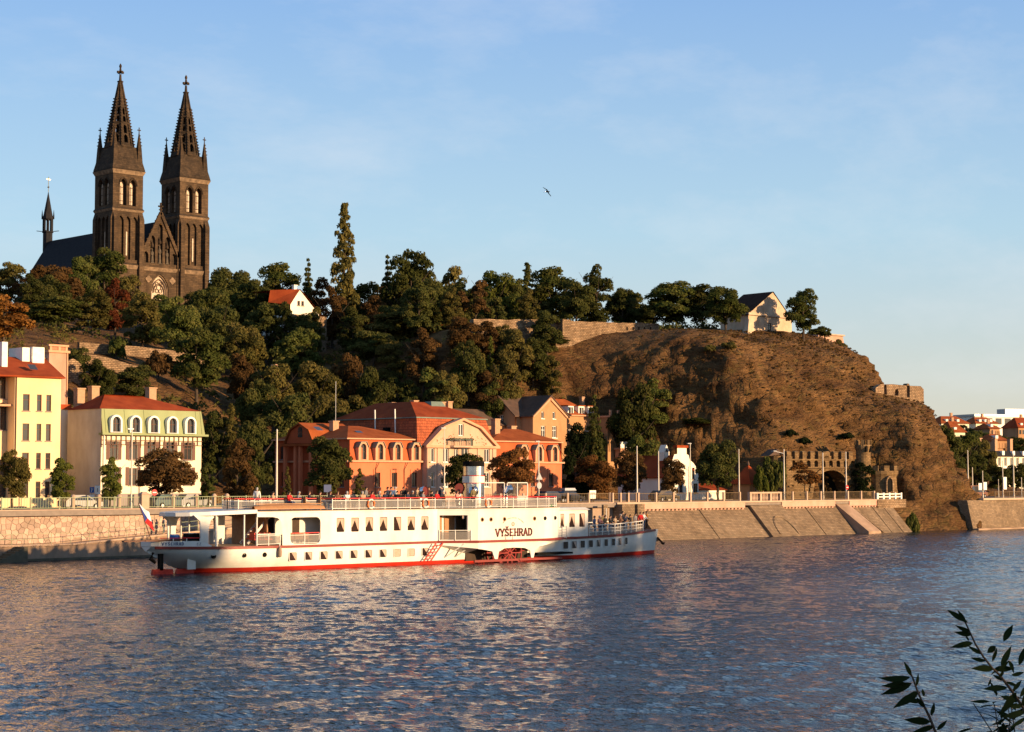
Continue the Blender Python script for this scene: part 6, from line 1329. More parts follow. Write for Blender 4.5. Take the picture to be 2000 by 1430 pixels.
for k, (pl, pr_, ye, yr, d_, lb, wm) in enumerate([(1822, 1884, 828, 813, 640, 'long red-roofed villa on the far hill next to the rock', 'wall_cream'), (1845, 1872, 845, 823, 560, 'small red-roofed house just right of the rock on the far hill', 'wall_cream'), (1890, 1940, 828, 815, 660, 'red-roofed villa in the middle of the far hill', 'wall_cream'), (1918, 1940, 838, 827, 600, 'small red roof below the middle villa on the far hill', 'wall_tan'), (1924, 1954, 861, 848, 540, 'salmon house with red hipped roof low on the far hill', 'wall_tan'), (1972, 2012, 836, 816, 620, 'large dark-red roof on the far hill at the right edge', 'wall_tan')]):
    A_ = atd(pl, ye, d_); B_ = atd(pr_, ye, d_); Lh = np.linalg.norm(B_-A_); cxy = (A_+B_)/2; zeh = float(cxy[2]); zrh = float(atd((pl+pr_)/2, yr, d_)[2]); zb0 = min(zfar(float(cxy[0]), float(cxy[1])), zeh-4)-1
    R_ = thing('hill_villa', lb, 'house', (float(cxy[0]), float(cxy[1]), zb0), -TH*.55, 'red-roofed houses on the far hill'); hl_ = Lh/2
    ws = [(Lh*(j+.5)/5-hl_+hl_, max(.4, zeh-zb0-2.2), .9, 1.3, 'plain', 'trim_white') for j in range(5)]
    m = MB().panel([(-hl_, 0), (hl_, 0), (hl_, zeh-zb0), (-hl_, zeh-zb0)], [rect2(1.0, 1.4, w_[0]-hl_, w_[1]) for w_ in ws], .3, lambda a, b, d: (a, d-4, b)).box(-hl_, hl_, -3.6, 5, 0, zeh-zb0-.01).build('wall', wm, R_, local=True)
    for w_ in ws: MB().box(w_[0]-hl_-.5, w_[0]-hl_+.5, -3.75, -3.7, w_[1], w_[1]+1.4).build('window', 'glass_dark', R_, local=True)
    rr_ = MB().frus(-hl_-.5, hl_+.5, -4.6, 5.6, zeh-zb0, -hl_*.55, hl_*.55, .2, .8, zrh-zb0).build('roof', 'roof_orange' if k != 5 else 'roof_red', R_, local=True)
    for j in range(int(Lh/3)): MB().box(-hl_*.6+j*2.2, -hl_*.6+j*2.2+.9, -3.4, -1, zeh-zb0+.6, zeh-zb0+1.5).build('dormer', 'trim_white', rr_, local=True)
    MB().box(hl_*.2, hl_*.2+.8, .5, 1.2, zrh-zb0-1, zrh-zb0+1.2).build('chimney', 'brick_chimney', R_, local=True)
ms_ = thing('modern_block', 'flat-roofed grey modern building on top of the far hill', 'house', tuple(float(x) for x in atd(1975, 822, 680)), -TH*.5)
MB().box(-20, 20, -6, 6, -8, 1.2).build('body', 'trim_white', ms_, local=True); MB().box(-20.5, 20.5, -6.5, 6.5, 1.2, 2.0).build('flat_roof', 'metal_grey', ms_, local=True); MB().box(-4, 8, -2, 3, 2.0, 4.2).build('roof_plant', 'metal_grey', ms_, local=True)
for k in range(10): MB().box(-19+k*3.9, -16.4+k*3.9, -6.05, -6.01, -1.6, .6).build('window', 'glass_dark', ms_, local=True)
rr = random.Random(31)
def vis(u_, v_, z_): q = np.array([u_, v_, z_]) - CAM; w_ = q @ _fw; return 1000 + F*(q @ _R)/w_, 715 - F*(q @ _up)/w_, w_
for k in range(90):
    px_ = 1822 + rr.random()*215; d_ = rr.uniform(430, 720); Pq = atd(px_, 900, d_); u_, v_ = float(Pq[0]), float(Pq[1]); zb0 = zfar(u_, v_) if u_ > 325 else 4.0
    kind = 'broad%d' % (k % 4); cm, tm, h0_, r0_ = PROTO[kind]; s_ = rr.uniform(.5, .8)
    if vis(u_, v_, zb0 + 12*s_)[1] < 822: continue
    R_ = thing('far_tree', '%s %s tree in the far hill woods %s, %s' % ('small' if s_ < .6 else ('middling' if s_ < .7 else 'large'), ['dark', 'green', 'olive', 'blackish'][k % 4], 'next to the rock' if px_ < 1850 else ('below the long villa' if px_ < 1885 else ('below the middle villa' if px_ < 1935 else ('above the apartment block' if px_ < 1975 else 'at the picture edge'))), 'near row' if d_ < 530 else ('middle row' if d_ < 630 else 'back row')), 'tree', (u_, v_, zb0), rr.uniform(0, 6), 'far hill trees'); R_.scale = (s_, s_, s_)
    c = link('crown', cm, R_); omat(c, ['leaf_dark', 'leaf_green', 'leaf_olive', 'leaf_dark'][k % 4]); c.scale = (1.25, 1.25, 1); link('trunk', tm, R_)
# fill of the wood: trees nobody could tell apart
prot = [(545, 640, 555, 612), (145, 330, 636, 770), (495, 548, 700, 775), (640, 722, 655, 700), (1095, 1185, 650, 790), (395, 500, 700, 775), (90, 150, 665, 745)]
rr = random.Random(12); nf = 0
gv_ = 46.0
while gv_ < 130:
    gu_ = 10.0
    while gu_ < 176:
        u_, v_ = gu_ + rr.uniform(-2.6, 2.6), gv_ + rr.uniform(-2.4, 2.4); gu_ += 6.3
        zb0 = zt(u_, v_); H_ = rr.uniform(6.2, 9.8) if v_ < 85 else rr.uniform(7.5, 11.0); x_, y_, w_ = vis(u_, v_, zb0); xt, yt_, _ = vis(u_, v_, zb0+H_); rx_ = .36*H_*F/w_
        if x_ < -60 or x_ > 1240: continue
        if x_ > 860 and v_ < 60 and (yt_ < 655 or x_ > 1092 or v_ < 52): continue
        if u_ > 116 and v_ < 62: continue
        if x_ < 345 and y_ > 600 and not (v_ > 96): continue
        lim = float(np.interp(x_, [0, 60, 300, 420, 500, 640, 720, 860, 1000, 1200, 1260], [545, 535, 592, 540, 560, 570, 560, 540, 550, 550, 590]))
        if yt_ < lim: continue
        if any(xt+rx_ > a and xt-rx_ < b and y_ > c and yt_ < d for a, b, c, d in prot): continue
        if 925 < x_ < 1290 and yt_ < 655 and y_ > 615 and v_ < 60: continue
        kind = rr.choice(['broad0', 'broad1', 'broad2', 'broad3', 'oval0', 'oval1', 'oval2', 'sparse']); cm, tm, h0_, r0_ = PROTO[kind]; s_ = H_/h0_
        mt_ = rr.choice(['leaf_dark', 'leaf_dark', 'leaf_olive', 'leaf_olive', 'leaf_green', 'leaf_brown'])
        lbl = '%s %s tree %s the slope %s' % ({'leaf_dark': 'dark green', 'leaf_olive': 'olive', 'leaf_green': 'fresh green', 'leaf_brown': 'brownish'}[mt_], {'b': 'round-headed', 'o': 'narrow', 's': 'thin-leaved'}[kind[0]], 'high on' if yt_ < 600 else ('midway up' if yt_ < 680 else 'low on'), ['below the church nave', 'under the right church tower', 'left of the hill house', 'near the tall poplar', 'under the highest skyline tree', 'left below the hilltop wall', 'behind the hilltop wall'][sum(x_ > q for q in (300, 430, 545, 700, 860, 1000))]) + ', row %s' % ['one', 'two', 'three', 'four', 'five', 'six', 'seven', 'eight', 'nine', 'ten', 'eleven', 'twelve', 'thirteen', 'fourteen'][int(round((gv_-46)/6))]
        R_ = thing('woodland_tree', lbl, 'tree', (u_, v_, zb0-.3), rr.uniform(0, 6), 'trees of the dense hillside wood'); R_.scale = (s_, s_, s_)
        c = link('crown', cm, R_); omat(c, mt_); c.scale = (1.12, 1.12, 1.08); link('trunk', tm, R_); nf += 1
    gv_ += 6.0
print('fill trees', nf)
# ================================================================== paddle steamer
mk('boat_white', (0.70, 0.67, 0.61), (0.66, 0.63, 0.57), 0.6, 0.35, 0.05, 2.0, spec=0.4, stain=0.17)
mk('paddle_red', (0.26, 0.018, 0.012), None, 2, 0.5)
mk('boat_red', (0.60, 0.035, 0.018), (0.52, 0.03, 0.016), 1.0, 0.4, stain=0.2)
mk('strake', (0.22, 0.03, 0.02), (0.18, 0.026, 0.018), 1.0, 0.4)
mk('rail_red', (0.55, 0.02, 0.02), None, 1, 0.4)
mk('deck', (0.28, 0.20, 0.13), (0.22, 0.155, 0.10), 2, 0.8, 0.1)
mk('teak', (0.36, 0.18, 0.075), (0.27, 0.13, 0.055), 3, 0.55)
mk('chrome', (0.62, 0.60, 0.58), (0.52, 0.50, 0.48), 1.5, 0.22, metal=1.0)
mk('curtain', (0.50, 0.35, 0.26), (0.40, 0.27, 0.20), 6, 0.9)
mk('pane_dark', (0.020, 0.012, 0.009), (0.04, 0.02, 0.014), 2, 0.12, spec=0.35)
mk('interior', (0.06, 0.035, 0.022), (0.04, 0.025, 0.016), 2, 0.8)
mk('letter', (0.13, 0.018, 0.014), None, 1, 0.5)
mk('letter_blue', (0.03, 0.05, 0.14), None, 1, 0.5)
mk('emblem', (0.36, 0.27, 0.18), None, 1, 0.6)
mk('buoy_orange', (0.75, 0.17, 0.04), None, 2, 0.5)
mk('rope_green', (0.02, 0.16, 0.03), None, 2, 0.7)
mk('barrel_blue', (0.02, 0.10, 0.32), None, 2, 0.4)
mk('flag_white', (0.78, 0.76, 0.74), None, 1, 0.8); mk('flag_red', (0.55, 0.02, 0.02), None, 1, 0.8); mk('flag_blue', (0.02, 0.04, 0.20), None, 1, 0.8)
def seethru(name, col, fac, rough=0.3):
    m = bpy.data.materials.new(name); m.use_nodes = True; M[name] = m; t = m.node_tree; b = t.nodes['Principled BSDF']; b.inputs['Base Color'].default_value = (*col, 1); b.inputs['Roughness'].default_value = rough
    tr = t.nodes.new('ShaderNodeBsdfTransparent'); mxs = t.nodes.new('ShaderNodeMixShader'); mxs.inputs[0].default_value = fac
    t.links.new(tr.outputs[0], mxs.inputs[1]); t.links.new(b.outputs[0], mxs.inputs[2]); t.links.new(mxs.outputs[0], t.nodes['Material Output'].inputs[0])
seethru('netting', (0.26, 0.235, 0.21), 0.55, 0.9); seethru('glass', (0.05, 0.055, 0.06), 0.35, 0.03); seethru('glass_pale', (0.35, 0.33, 0.30), 0.16, 0.05)
BO = Vector((-1.0, -26.0, 0.0))
bt = thing('paddle_steamer', 'white paddle steamer with red waterline and silver funnel under way on the river', 'ship', tuple(BO))
def L(m, nm, mat, par=None, smooth=False): return m.build(nm, mat, par or bt, local=True, smooth=smooth)
_x = [0, .4, 1, 2, 3, 4.5, 6, 8, 10, 13, 20, 30, 40, 45, 48, 51, 54, 56, 58, 59.2, 60]
_h = [.7, 1.25, 1.75, 2.25, 2.55, 2.85, 3.0, 3.12, 3.2, 3.2, 3.2, 3.2, 3.2, 3.2, 3.05, 2.7, 2.05, 1.5, .8, .32, .05]
hd = lambda x: float(np.interp(x, _x, _h))
zd = lambda x: float(np.interp(x, [0, 6, 12, 45, 52, 60], [2.12, 2.02, 1.98, 1.98, 2.08, 2.42]))
zbk = lambda x: float(np.interp(x, [0, 1, 2, 3.2, 4.5, 6, 8, 52, 57, 60], [1.75, 1.2, .65, .2, -.15, -.45, -.85, -.85, -.85, -.85]))
pw = lambda x: float(np.interp(x, [0, 5, 11, 16, 44, 52, 60], [1.7, 2.2, 4, 8, 8, 3.4, 2.2]))
def hy(x, z):
    t = min(max((z - zbk(x)) / (zd(x) - zbk(x)), 0), 1); return hd(x) * (1 - (1 - t) ** pw(x))
LV = [-.85, -.5, -.2, .05, .34, .7, 1.1, 1.5, 1.8, 9]
xs = sorted(set([0, .2, .4, .7, 1, 1.5, 2, 2.5, 3, 3.6, 4.5, 5.2, 6, 7, 8, 9, 10, 11.5, 13, 16] + list(np.arange(18, 45, 3.0)) + list(np.arange(45, 60.01, .75))))
for part, lo, hi, mat in (('hull', 4, 9, 'boat_white'), ('boot_topping', 0, 4, 'boat_red')):
    m = MB()
    for s in (-1, 1):
        rows = []
        for x in xs:
            row = []
            for k in range(lo, hi+1):
                z = min(max(LV[k], zbk(x)), zd(x)); rk = .0 if x < 58 else .0
                row.append((x - .25*(zd(x)-z)*max(0, (x-57)/3)**2, s*hy(x, z), z))
            rows.append(row)
        n = hi-lo+1
        m.add([p for r_ in rows for p in r_], [(i*n+j, (i+1)*n+j, (i+1)*n+j+1, i*n+j+1) for i in range(len(rows)-1) for j in range(n-1)])
    if part == 'hull': m.add([(0, -s*hy(0, z), z) for s in (1,) for z in (1.75, 2.12)] + [(0, hy(0, z), z) for z in (2.12, 1.75)], [(0, 1, 2, 3)])
    o = L(m, part, mat, smooth=True)
# deck outline incl. sponsons
def outl(inset=0.0, x0=0.2, x1=59.8):
    pts = []
    for x in [x for x in xs if x0 <= x <= 26]: pts.append((x, hd(x)-inset))
    pts += [(27.6, 3.2-inset), (31, 4.95-inset), (38.6, 4.95-inset), (40.6, 4.6-inset), (42.2, 3.9-inset), (43.4, 3.2-inset)]
    for x in [x for x in xs if 44.5 <= x <= x1]: pts.append((x, max(.03, hd(x)-inset)))
    return pts
ol = outl()
m = MB(); pl = [(x, -y) for x, y in ol] + [(x, y) for x, y in ol[::-1]]
L(MB().prism(pl, .06, lambda a, b, d: (a, b, zd(a)-.06+d)), 'main_deck', 'deck')
for s in (-1, 1):
    m = MB()
    for (x0, y0), (x1, y1) in zip(ol[:-1], ol[1:]):
        a, b = zd(x0), zd(x1)
        m.add([(x0, s*(y0-.02), a-.16), (x1, s*(y1-.02), b-.16), (x1, s*(y1+.10), b-.14), (x0, s*(y0+.10), a-.14), (x0, s*(y0-.02), a+.07), (x1, s*(y1-.02), b+.07), (x1, s*(y1+.10), b+.07), (x0, s*(y0+.10), a+.07)],
              [(0, 3, 2, 1), (4, 5, 6, 7), (3, 7, 6, 2), (0, 1, 5, 4), (0, 4, 7, 3), (1, 2, 6, 5)])
    L(m, 'rubbing_strake', 'strake')
# hull windows
def bwin(x, z, w, h, y, ang, par=bt, cur=True, curm='curtain', side=0, depth=0.0):
    key = ('bw', round(w, 2), round(h, 2), side)
    if key not in _wc:
        r_ = .09; fo = rrect2(-w/2-.05, w/2+.05, -.05, h+.05, r_); fi = rrect2(-w/2, w/2, 0, h, r_*.8)
        a = MB().panel(fo, [fi], .05, lambda p, q, d: (p, -.035+d, q)).mesh('window'); a.materials.append(M['boat_white'])
        b = MB().prism(fi, .01, lambda p, q, d: (p, -.004+d, q)).mesh('pane'); b.materials.append(M['pane_dark'])
        if side == 0: c = MB().poly([(-w*.46, -.012, h*.96), (w*.46, -.012, h*.96), (w*.47, -.012, h*.1), (w*.34, -.012, h*.25), (w*.06, -.012, h*.72), (0, -.012, h*.84), (-w*.1, -.012, h*.7), (-w*.36, -.012, h*.34), (-w*.47, -.012, h*.3)])
        elif side == 1: c = MB().poly([(-w*.2, -.012, h*.96), (w*.46, -.012, h*.96), (w*.47, -.012, h*.05), (w*.36, -.012, h*.06), (w*.12, -.012, h*.5)])
        else: c = MB().poly([(-w*.46, -.012, h*.96), (w*.46, -.012, h*.96), (w*.46, -.012, h*.04), (-w*.46, -.012, h*.04)])
        c = c.mesh('curtain'); c.materials.append(M['curtain']); _wc[key] = (a, b, c)
    a, b, c = _wc[key]; o = link('window', a, par); o.location = (x, y, z); o.rotation_euler = (0, 0, ang); link('pane', b, o)
    if cur: link('curtain', c, o)
    return o
for k in range(10): x = 12.0 + k*1.59; bwin(x, .80, .72, .66, -hy(x, 1.1)-.012, 0, side=(2 if k in (7, 8) else 1))
for k in range(9):
    x = 43.6 + k*1.16; y0, y1 = hy(x-.3, 1.3), hy(x+.3, 1.3); bwin(x, .95 + .02*k, .66 - .02*k, .66, -(y0+y1)/2-.03, math.atan2(y0-y1, .6), cur=(k % 3 == 1), side=1)
for x, r_ in ((4.6, .17), (7.3, .14), (9.2, .15), (10.6, .09)):
    y0, y1 = hy(x-.2, 1.35), hy(x+.2, 1.35); mm = MB(); mm.m = Matrix.Translation((x, -(y0+y1)/2-.01, 1.35)) @ Matrix.Rotation(math.atan2(y0-y1, .4), 4, 'Z') @ Matrix.Rotation(math.pi/2, 4, 'X')
    L(mm.lathe([(r_*1.3, -.02), (r_*1.3, .03), (r_, .04), (r_, .0)], (0, 0, 0), 14), 'porthole', 'black')
# sponson skirt, paddle wheel
f0 = lambda a, b, d: (a, -4.93+d, b)
L(MB().panel([(31, 1.86), (31, 1.30), (31.6, 1.24), (32.7, 1.05), (33.0, .35), (33.35, .35), (33.5, 1.0), (34.2, 1.28), (35.4, 1.32), (36.7, 1.25), (37.35, 1.0), (37.5, .35), (37.8, .35), (38.0, 1.0), (38.6, 1.35), (38.6, 1.86)], [], .12, f0, True), 'sponson_skirt', 'boat_white')
for a, b in (((27.4, 3.22), (31.0, 4.93)), ((42.9, 3.22), (38.6, 4.93))):
    m = MB().add([(a[0], -a[1], 1.84), (b[0], -b[1], 1.84), (b[0], -b[1], 1.32), (a[0], -a[1], 1.72)], [(0, 1, 2, 3)]); m.add([(a[0], -a[1], 1.71), (b[0], -b[1], 1.31), (b[0], -3.2, .85)], [(0, 1, 2)]); L(m, 'sponson_bracket', 'boat_white')
for s in (-1, 1):
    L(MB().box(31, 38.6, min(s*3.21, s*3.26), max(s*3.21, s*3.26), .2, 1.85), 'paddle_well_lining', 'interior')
    wc = (34.9, s*4.1, .85); w_ = MB()
    wheel = None
    for yy in (-.72, 0, .72):
        for k in range(20):
            a0, a1 = 2*math.pi*k/20, 2*math.pi*(k+1)/20
            w_.bar((wc[0]+1.45*math.cos(a0), wc[1]+yy, wc[2]+1.45*math.sin(a0)*.999), (wc[0]+1.45*math.cos(a1), wc[1]+yy, wc[2]+1.45*math.sin(a1)), .09)
        for k in range(10): a0 = 2*math.pi*k/10; w_.bar((wc[0], wc[1]+yy, wc[2]), (wc[0]+1.45*math.cos(a0), wc[1]+yy, wc[2]+1.45*math.sin(a0)), .10)
    wheel = L(w_, 'paddle_wheel', 'paddle_red')
    for k in range(10):
        a0 = 2*math.pi*k/10 + .1; c_, s_ = math.cos(a0), math.sin(a0); mm = MB(); mm.m = Matrix.Translation((wc[0]+1.5*c_, wc[1], wc[2]+1.5*s_)) @ Matrix.Rotation(-a0, 4, 'Y'); L(mm.box(-.28, .28, -.8, .8, -.03, .03), 'paddle_board', 'paddle_red', wheel)
L(MB().box(30.6, 41.5, -4.9, -4.75, .12, .32), 'guard_beam', 'strake'); L(MB().box(38.6, 43.2, -4.6, -3.3, .55, .72), 'sponson_fender', 'black')
for x in (28.6, 29.8): L(MB().bar((x, -3.25, .6), (x+1.2, -4.4, 1.75), .10), 'sponson_strut', 'boat_white')
L(MB().bar((27.2, -3.6, 1.85), (25.9, -3.5, .35), .10, .10).bar((28.0, -3.6, 1.85), (26.7, -3.5, .35), .10, .10).bar((27.2, -3.58, 1.2), (26.6, -3.52, .5), .02), 'ladder', 'boat_red')
m = MB()
for k in range(5): t_ = .12 + k*.19; m.bar((27.2-1.3*t_, -3.59, 1.85-1.5*t_), (28.0-1.3*t_, -3.59, 1.85-1.5*t_), .06)
L(m, 'ladder_rungs', 'boat_red')
# cabin walls
Z1, Z2 = 2.05, 4.72
def rr(x0, x1, z0, z1, r_): return rrect2(x0, x1, z0, z1, r_, 5)
ww = [(16.95 + k*1.555, 3.03, .86, 1.2) for k in range(7)]
out = [(10.95, Z1), (27.7, Z1), (27.7, Z2), (8.4, Z2), (8.4, 4.40), (10.0, 4.38), (10.5, 4.28), (10.8, 4.0), (10.92, 3.5)]
hl = [rr(11.75, 14.85, 2.12, 4.32, .45)] + [rr(x-.43, x+.43, z, z+h, .1) for x, z, w, h in ww]
for s in (-1, 1):
    o = L(MB().panel(out, hl if s < 0 else [], .1, lambda a, b, d: (a, s*(3.18-d), b)), 'cabin_wall', 'boat_white')
for i, (x, z, w, h) in enumerate(ww): bwin(x, z, w-.04, h-.02, -3.14, 0, side=(1 if i == 4 else 0))
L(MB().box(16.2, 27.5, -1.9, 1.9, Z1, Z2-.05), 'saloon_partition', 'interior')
L(MB().box(15.9, 16.1, -3.05, 3.05, Z1, Z2-.02), 'saloon_end_wall', 'boat_white')
o = L(MB().box(15.82, 15.895, -1.4, -.3, Z1+.1, 4.25), 'doorway', 'teak')
pp = [(27.7, 3.18), (31, 4.9), (38.6, 4.9), (40.5, 4.55), (41.9, 3.9), (42.9, 3.1)]
for s in (-1, 1):
    for k, ((x0, y0), (x1, y1)) in enumerate(zip(pp[:-1], pp[1:])):
        ln = math.hypot(x1-x0, y1-y0); dx, dy = (x1-x0)/ln, (y1-y0)/ln
        fn = lambda a, b, d, x0=x0, y0=y0, dx=dx, dy=dy: (x0+dx*a-0*d, s*(y0+dy*a-d), b)
        hl = [rect2(2.55, 2.15, 1.5, Z1+.08)] if k == 0 else []
        if k == 1: hl = [[(q+.15*math.cos(t*math.pi/6), 3.88+.19*math.sin(t*math.pi/6)) for t in range(12)] for q in (-31+31.5, 1.55, 3.2, 6.95, 7.4)][:4]
        L(MB().panel([(0, Z1), (ln, Z1), (ln, Z2), (0, Z2)], hl, .12, fn), 'paddle_box_wall' if k else 'entrance_wall', 'boat_white')
for x in (31.5, 32.55, 34.2, 37.95):
    mm = MB(); mm.m = Matrix.Translation((x, -4.86, 3.88)) @ Matrix.Rotation(math.pi/2, 4, 'X'); p = L(mm.lathe([(.20, 0), (.20, .06), (.14, .07), (.14, .0)], (0, 0, 0), 14), 'porthole', 'teak')
    mm = MB(); mm.m = Matrix.Translation((x, -4.84, 3.88)) @ Matrix.Rotation(math.pi/2, 4, 'X'); L(mm.lathe([(.14, 0), (.14, .02)], (0, 0, 0), 12), 'pane', 'glass_dark', p)
for x, y in ((39.4, 4.77), (41.2, 4.25)):
    mm = MB(); mm.m = Matrix.Translation((x, -y-.0, 3.88)) @ Matrix.Rotation(math.pi/2, 4, 'X'); L(mm.lathe([(.18, -.02), (.18, .05), (.12, .06)], (0, 0, 0), 12), 'porthole', 'black')
# entrance recess
L(MB().box(27.6, 30.4, -2.6, -2.5, Z1, Z2), 'entrance_back', 'boat_white'); L(MB().box(28.0, 28.7, -2.68, -2.61, Z1+.1, 4.2), 'door', 'teak'); L(MB().box(29.0, 30.2, -2.68, -2.61, Z1+.1, 4.2), 'door', 'teak')
f = lambda t: (27.85+(30.4-27.85)*t, -3.3-(4.62-3.3)*t)
gm = MB()
for t in (0, .5, 1): gm.bar((*f(t), Z1), (*f(t), 3.0), .06)
gm.bar((*f(0), 2.95), (*f(1), 2.95), .05); gate = L(gm, 'entrance_gate', 'boat_white'); L(MB().add([(*f(0), 2.15), (*f(1), 2.15), (*f(1), 2.85), (*f(0), 2.85)], [(0, 1, 2, 3)]), 'gate_panel', 'netting', gate)
# lettering
ST = {'V': [[(0, 1), (.36, 0), (.72, 1)]], 'Y': [[(0, 1), (.36, .48), (.72, 1)], [(.36, .48), (.36, 0)]], 'E': [[(.1, 0), (.1, 1)], [(.1, .95), (.68, .95)], [(.1, .5), (.5, .5)], [(.1, .05), (.7, .05)]],
      'H': [[(.1, 0), (.1, 1)], [(.64, 0), (.64, 1)], [(.1, .5), (.64, .5)]], 'R': [[(.1, 0), (.1, 1)], [(.1, .95), (.48, .95), (.62, .84), (.62, .62), (.48, .5), (.1, .5)], [(.4, .5), (.7, 0)]],
      'A': [[(.02, 0), (.36, 1), (.70, 0)], [(.15, .33), (.57, .33)]], 'D': [[(.1, 0), (.1, 1)], [(.1, .95), (.42, .95), (.64, .75), (.68, .5), (.64, .25), (.42, .05), (.1, .05)]],
      'S': [[(.62, .80), (.50, .95), (.22, .95), (.08, .80), (.14, .60), (.54, .42), (.64, .22), (.50, .05), (.20, .05), (.06, .20)]], 'C': [[(.64, .78), (.5, .95), (.24, .95), (.08, .75), (.08, .25), (.24, .05), (.5, .05), (.64, .22)]],
      'Z': [[(.06, .95), (.64, .95), (.06, .05), (.66, .05)]], 'P': [[(.1, 0), (.1, 1)], [(.1, .95), (.48, .95), (.62, .84), (.62, .62), (.48, .5), (.1, .5)]], 'O': [[(.36, .97), (.1, .75), (.1, .25), (.36, .03), (.62, .25), (.62, .75), (.36, .97)]],
      'L': [[(.1, 1), (.1, .05), (.66, .05)]], 'B': [[(.1, 0), (.1, 1), (.5, .95), (.6, .75), (.45, .52), (.1, .52)], [(.45, .52), (.66, .3), (.5, .05), (.1, .05)]], 'N': [[(.1, 0), (.1, 1), (.64, 0), (.64, 1)]], 'I': [[(.36, 0), (.36, 1)]],
      'K': [[(.1, 0), (.1, 1)], [(.66, 1), (.1, .45), (.68, 0)]], 'T': [[(.36, 0), (.36, .95)], [(.02, .95), (.7, .95)]]}
SER = {'V': [(0, 1), (.72, 1)], 'Y': [(0, 1), (.72, 1), (.36, 0)], 'E': [(.1, 0), (.1, 1)], 'H': [(.1, 0), (.1, 1), (.64, 0), (.64, 1)], 'R': [(.1, 0), (.1, 1), (.68, 0)], 'A': [(.02, 0), (.70, 0)], 'D': [(.1, 0), (.1, 1)]}
def glyph(chh, w, h, th, fn, serif=False, caron=False):
    m = MB()
    def seg(p, q, t_):
        d = Vector((q[0]-p[0], q[1]-p[1])); n = Vector((-d.y, d.x)).normalized()*t_/2; e = d.normalized()*t_*.3
        m.prism([(p[0]-n.x-e.x, p[1]-n.y-e.y), (q[0]-n.x+e.x, q[1]-n.y+e.y), (q[0]+n.x+e.x, q[1]+n.y+e.y), (p[0]+n.x-e.x, p[1]+n.y-e.y)], .02, fn)
    for pl_ in ST[chh]:
        q = [(a*w/.72, b*h) for a, b in pl_]
        for i, (a, b) in enumerate(zip(q[:-1], q[1:])): seg(a, b, th * (.75 if abs(a[1]-b[1]) < .02*h else 1))
    if serif:
        for a, b in SER.get(chh, []): z_ = b*h + (-.045 if b > .5 else .045)*h; seg((a*w/.72-.16*w, z_), (a*w/.72+.16*w, z_), th*.6)
    if caron: seg((w*.22, h*1.30), (w*.5, h*1.12), th*.7); seg((w*.78, h*1.30), (w*.5, h*1.12), th*.7)
    return m
x = 33.12
for c_ in 'VYSEHRAD':
    L(glyph(c_, .45, .64, .14, lambda a, b, d, x=x: (x+a, -4.925-d, 2.37+b), True, c_ == 'S'), 'letter', 'letter'); x += .575
y_st = lambda x: -hd(x)-.055
x = -0.0+.55
for c_ in 'VYSEHRAD':
    L(glyph(c_, .125, .23, .042, lambda a, b, d, x=x: (x+a, -hd(x+a)-.035-d*.2, 2.26+b), False, c_ == 'S'), 'letter', 'letter_blue'); x += .19
x = 3.05
for c_ in 'CZ': L(glyph(c_, .13, .20, .03, lambda a, b, d, x=x: (x+a, -hd(x+a)-.035-d*.2, 2.24+b), False), 'letter', 'letter_blue'); x += .20
txt = 'PRAZSKA PAROPLAVEBNI SPOLECNOST'; cxE, czE = 35.25, 3.22
for i, c_ in enumerate(txt):
    if c_ == ' ': continue
    th_a = math.radians(158 - i*136/(len(txt)-1)); R_ = 1.0; px_, pz_ = cxE + 1.32*R_*math.cos(th_a), czE + .72*math.sin(th_a)
    rot = th_a - math.pi/2; ca, sa = math.cos(rot*.62), math.sin(rot*.62)
    L(glyph(c_, .055, .085, .013, lambda a, b, d, px_=px_, pz_=pz_, ca=ca, sa=sa: (px_+a*ca-b*sa, -4.92-d*.3, pz_+a*sa+b*ca)), 'arc_letter', 'emblem')
m = MB()
for k in range(12):
    a0, a1 = 2*math.pi*k/12, 2*math.pi*(k+1)/12; m.bar((cxE+.17*math.cos(a0), -4.93, czE+.22+.17*math.sin(a0)), (cxE+.17*math.cos(a1), -4.93, czE+.22+.17*math.sin(a1)), .022)
m.prism([(cxE-.17, czE+.12), (cxE+.17, czE+.12), (cxE+.09, czE+.03), (cxE-.09, czE+.03)], .02, lambda a, b, d: (a, -4.94+d, b)).prism([(cxE-.02, czE+.14), (cxE+.02, czE+.14), (cxE+.02, czE+.34), (cxE-.02, czE+.34)], .02, lambda a, b, d: (a, -4.94+d, b)); L(m, 'emblem', 'emblem')
# aft canopy, fascia, upper deck
can = [(1.75, 0), (1.95, 1.2), (2.7, 2.1), (4.2, 2.75), (6.5, 3.1), (8.45, 3.22)]
cp2 = [(a, -b) for a, b in can] + [(a, b) for a, b in can[::-1][:-1]]
L(MB().prism(cp2, .30, lambda a, b, d: (a, b*(1-.03*d/.3), 4.50+.03*(a-1.75)+d)), 'aft_canopy', 'boat_white')
ud = [(8.3, 3.22), (27.7, 3.22), (31, 4.96), (38.6, 4.96), (40.6, 4.6), (42.0, 3.95), (43.0, 3.1)]
up2 = [(a, -b) for a, b in ud] + [(a, b) for a, b in ud[::-1]]
L(MB().prism(up2, .10, lambda a, b, d: (a, b, 4.72+d)), 'upper_deck_edge', 'boat_white'); L(MB().prism([(a if i not in () else a, b*.97) for i, (a, b) in enumerate(up2)], .06, lambda a, b, d: (a, b, 4.822+d)), 'upper_deck', 'deck')
for x, y in ((4.9, 2.5), (5.35, 2.0), (7.3, 2.95), (8.5, 3.0)):
    for s in (-1, 1): L(MB().tube([(x, s*y, Z1), (x, s*y, 4.6)], .07, 8), 'canopy_post', 'boat_white')
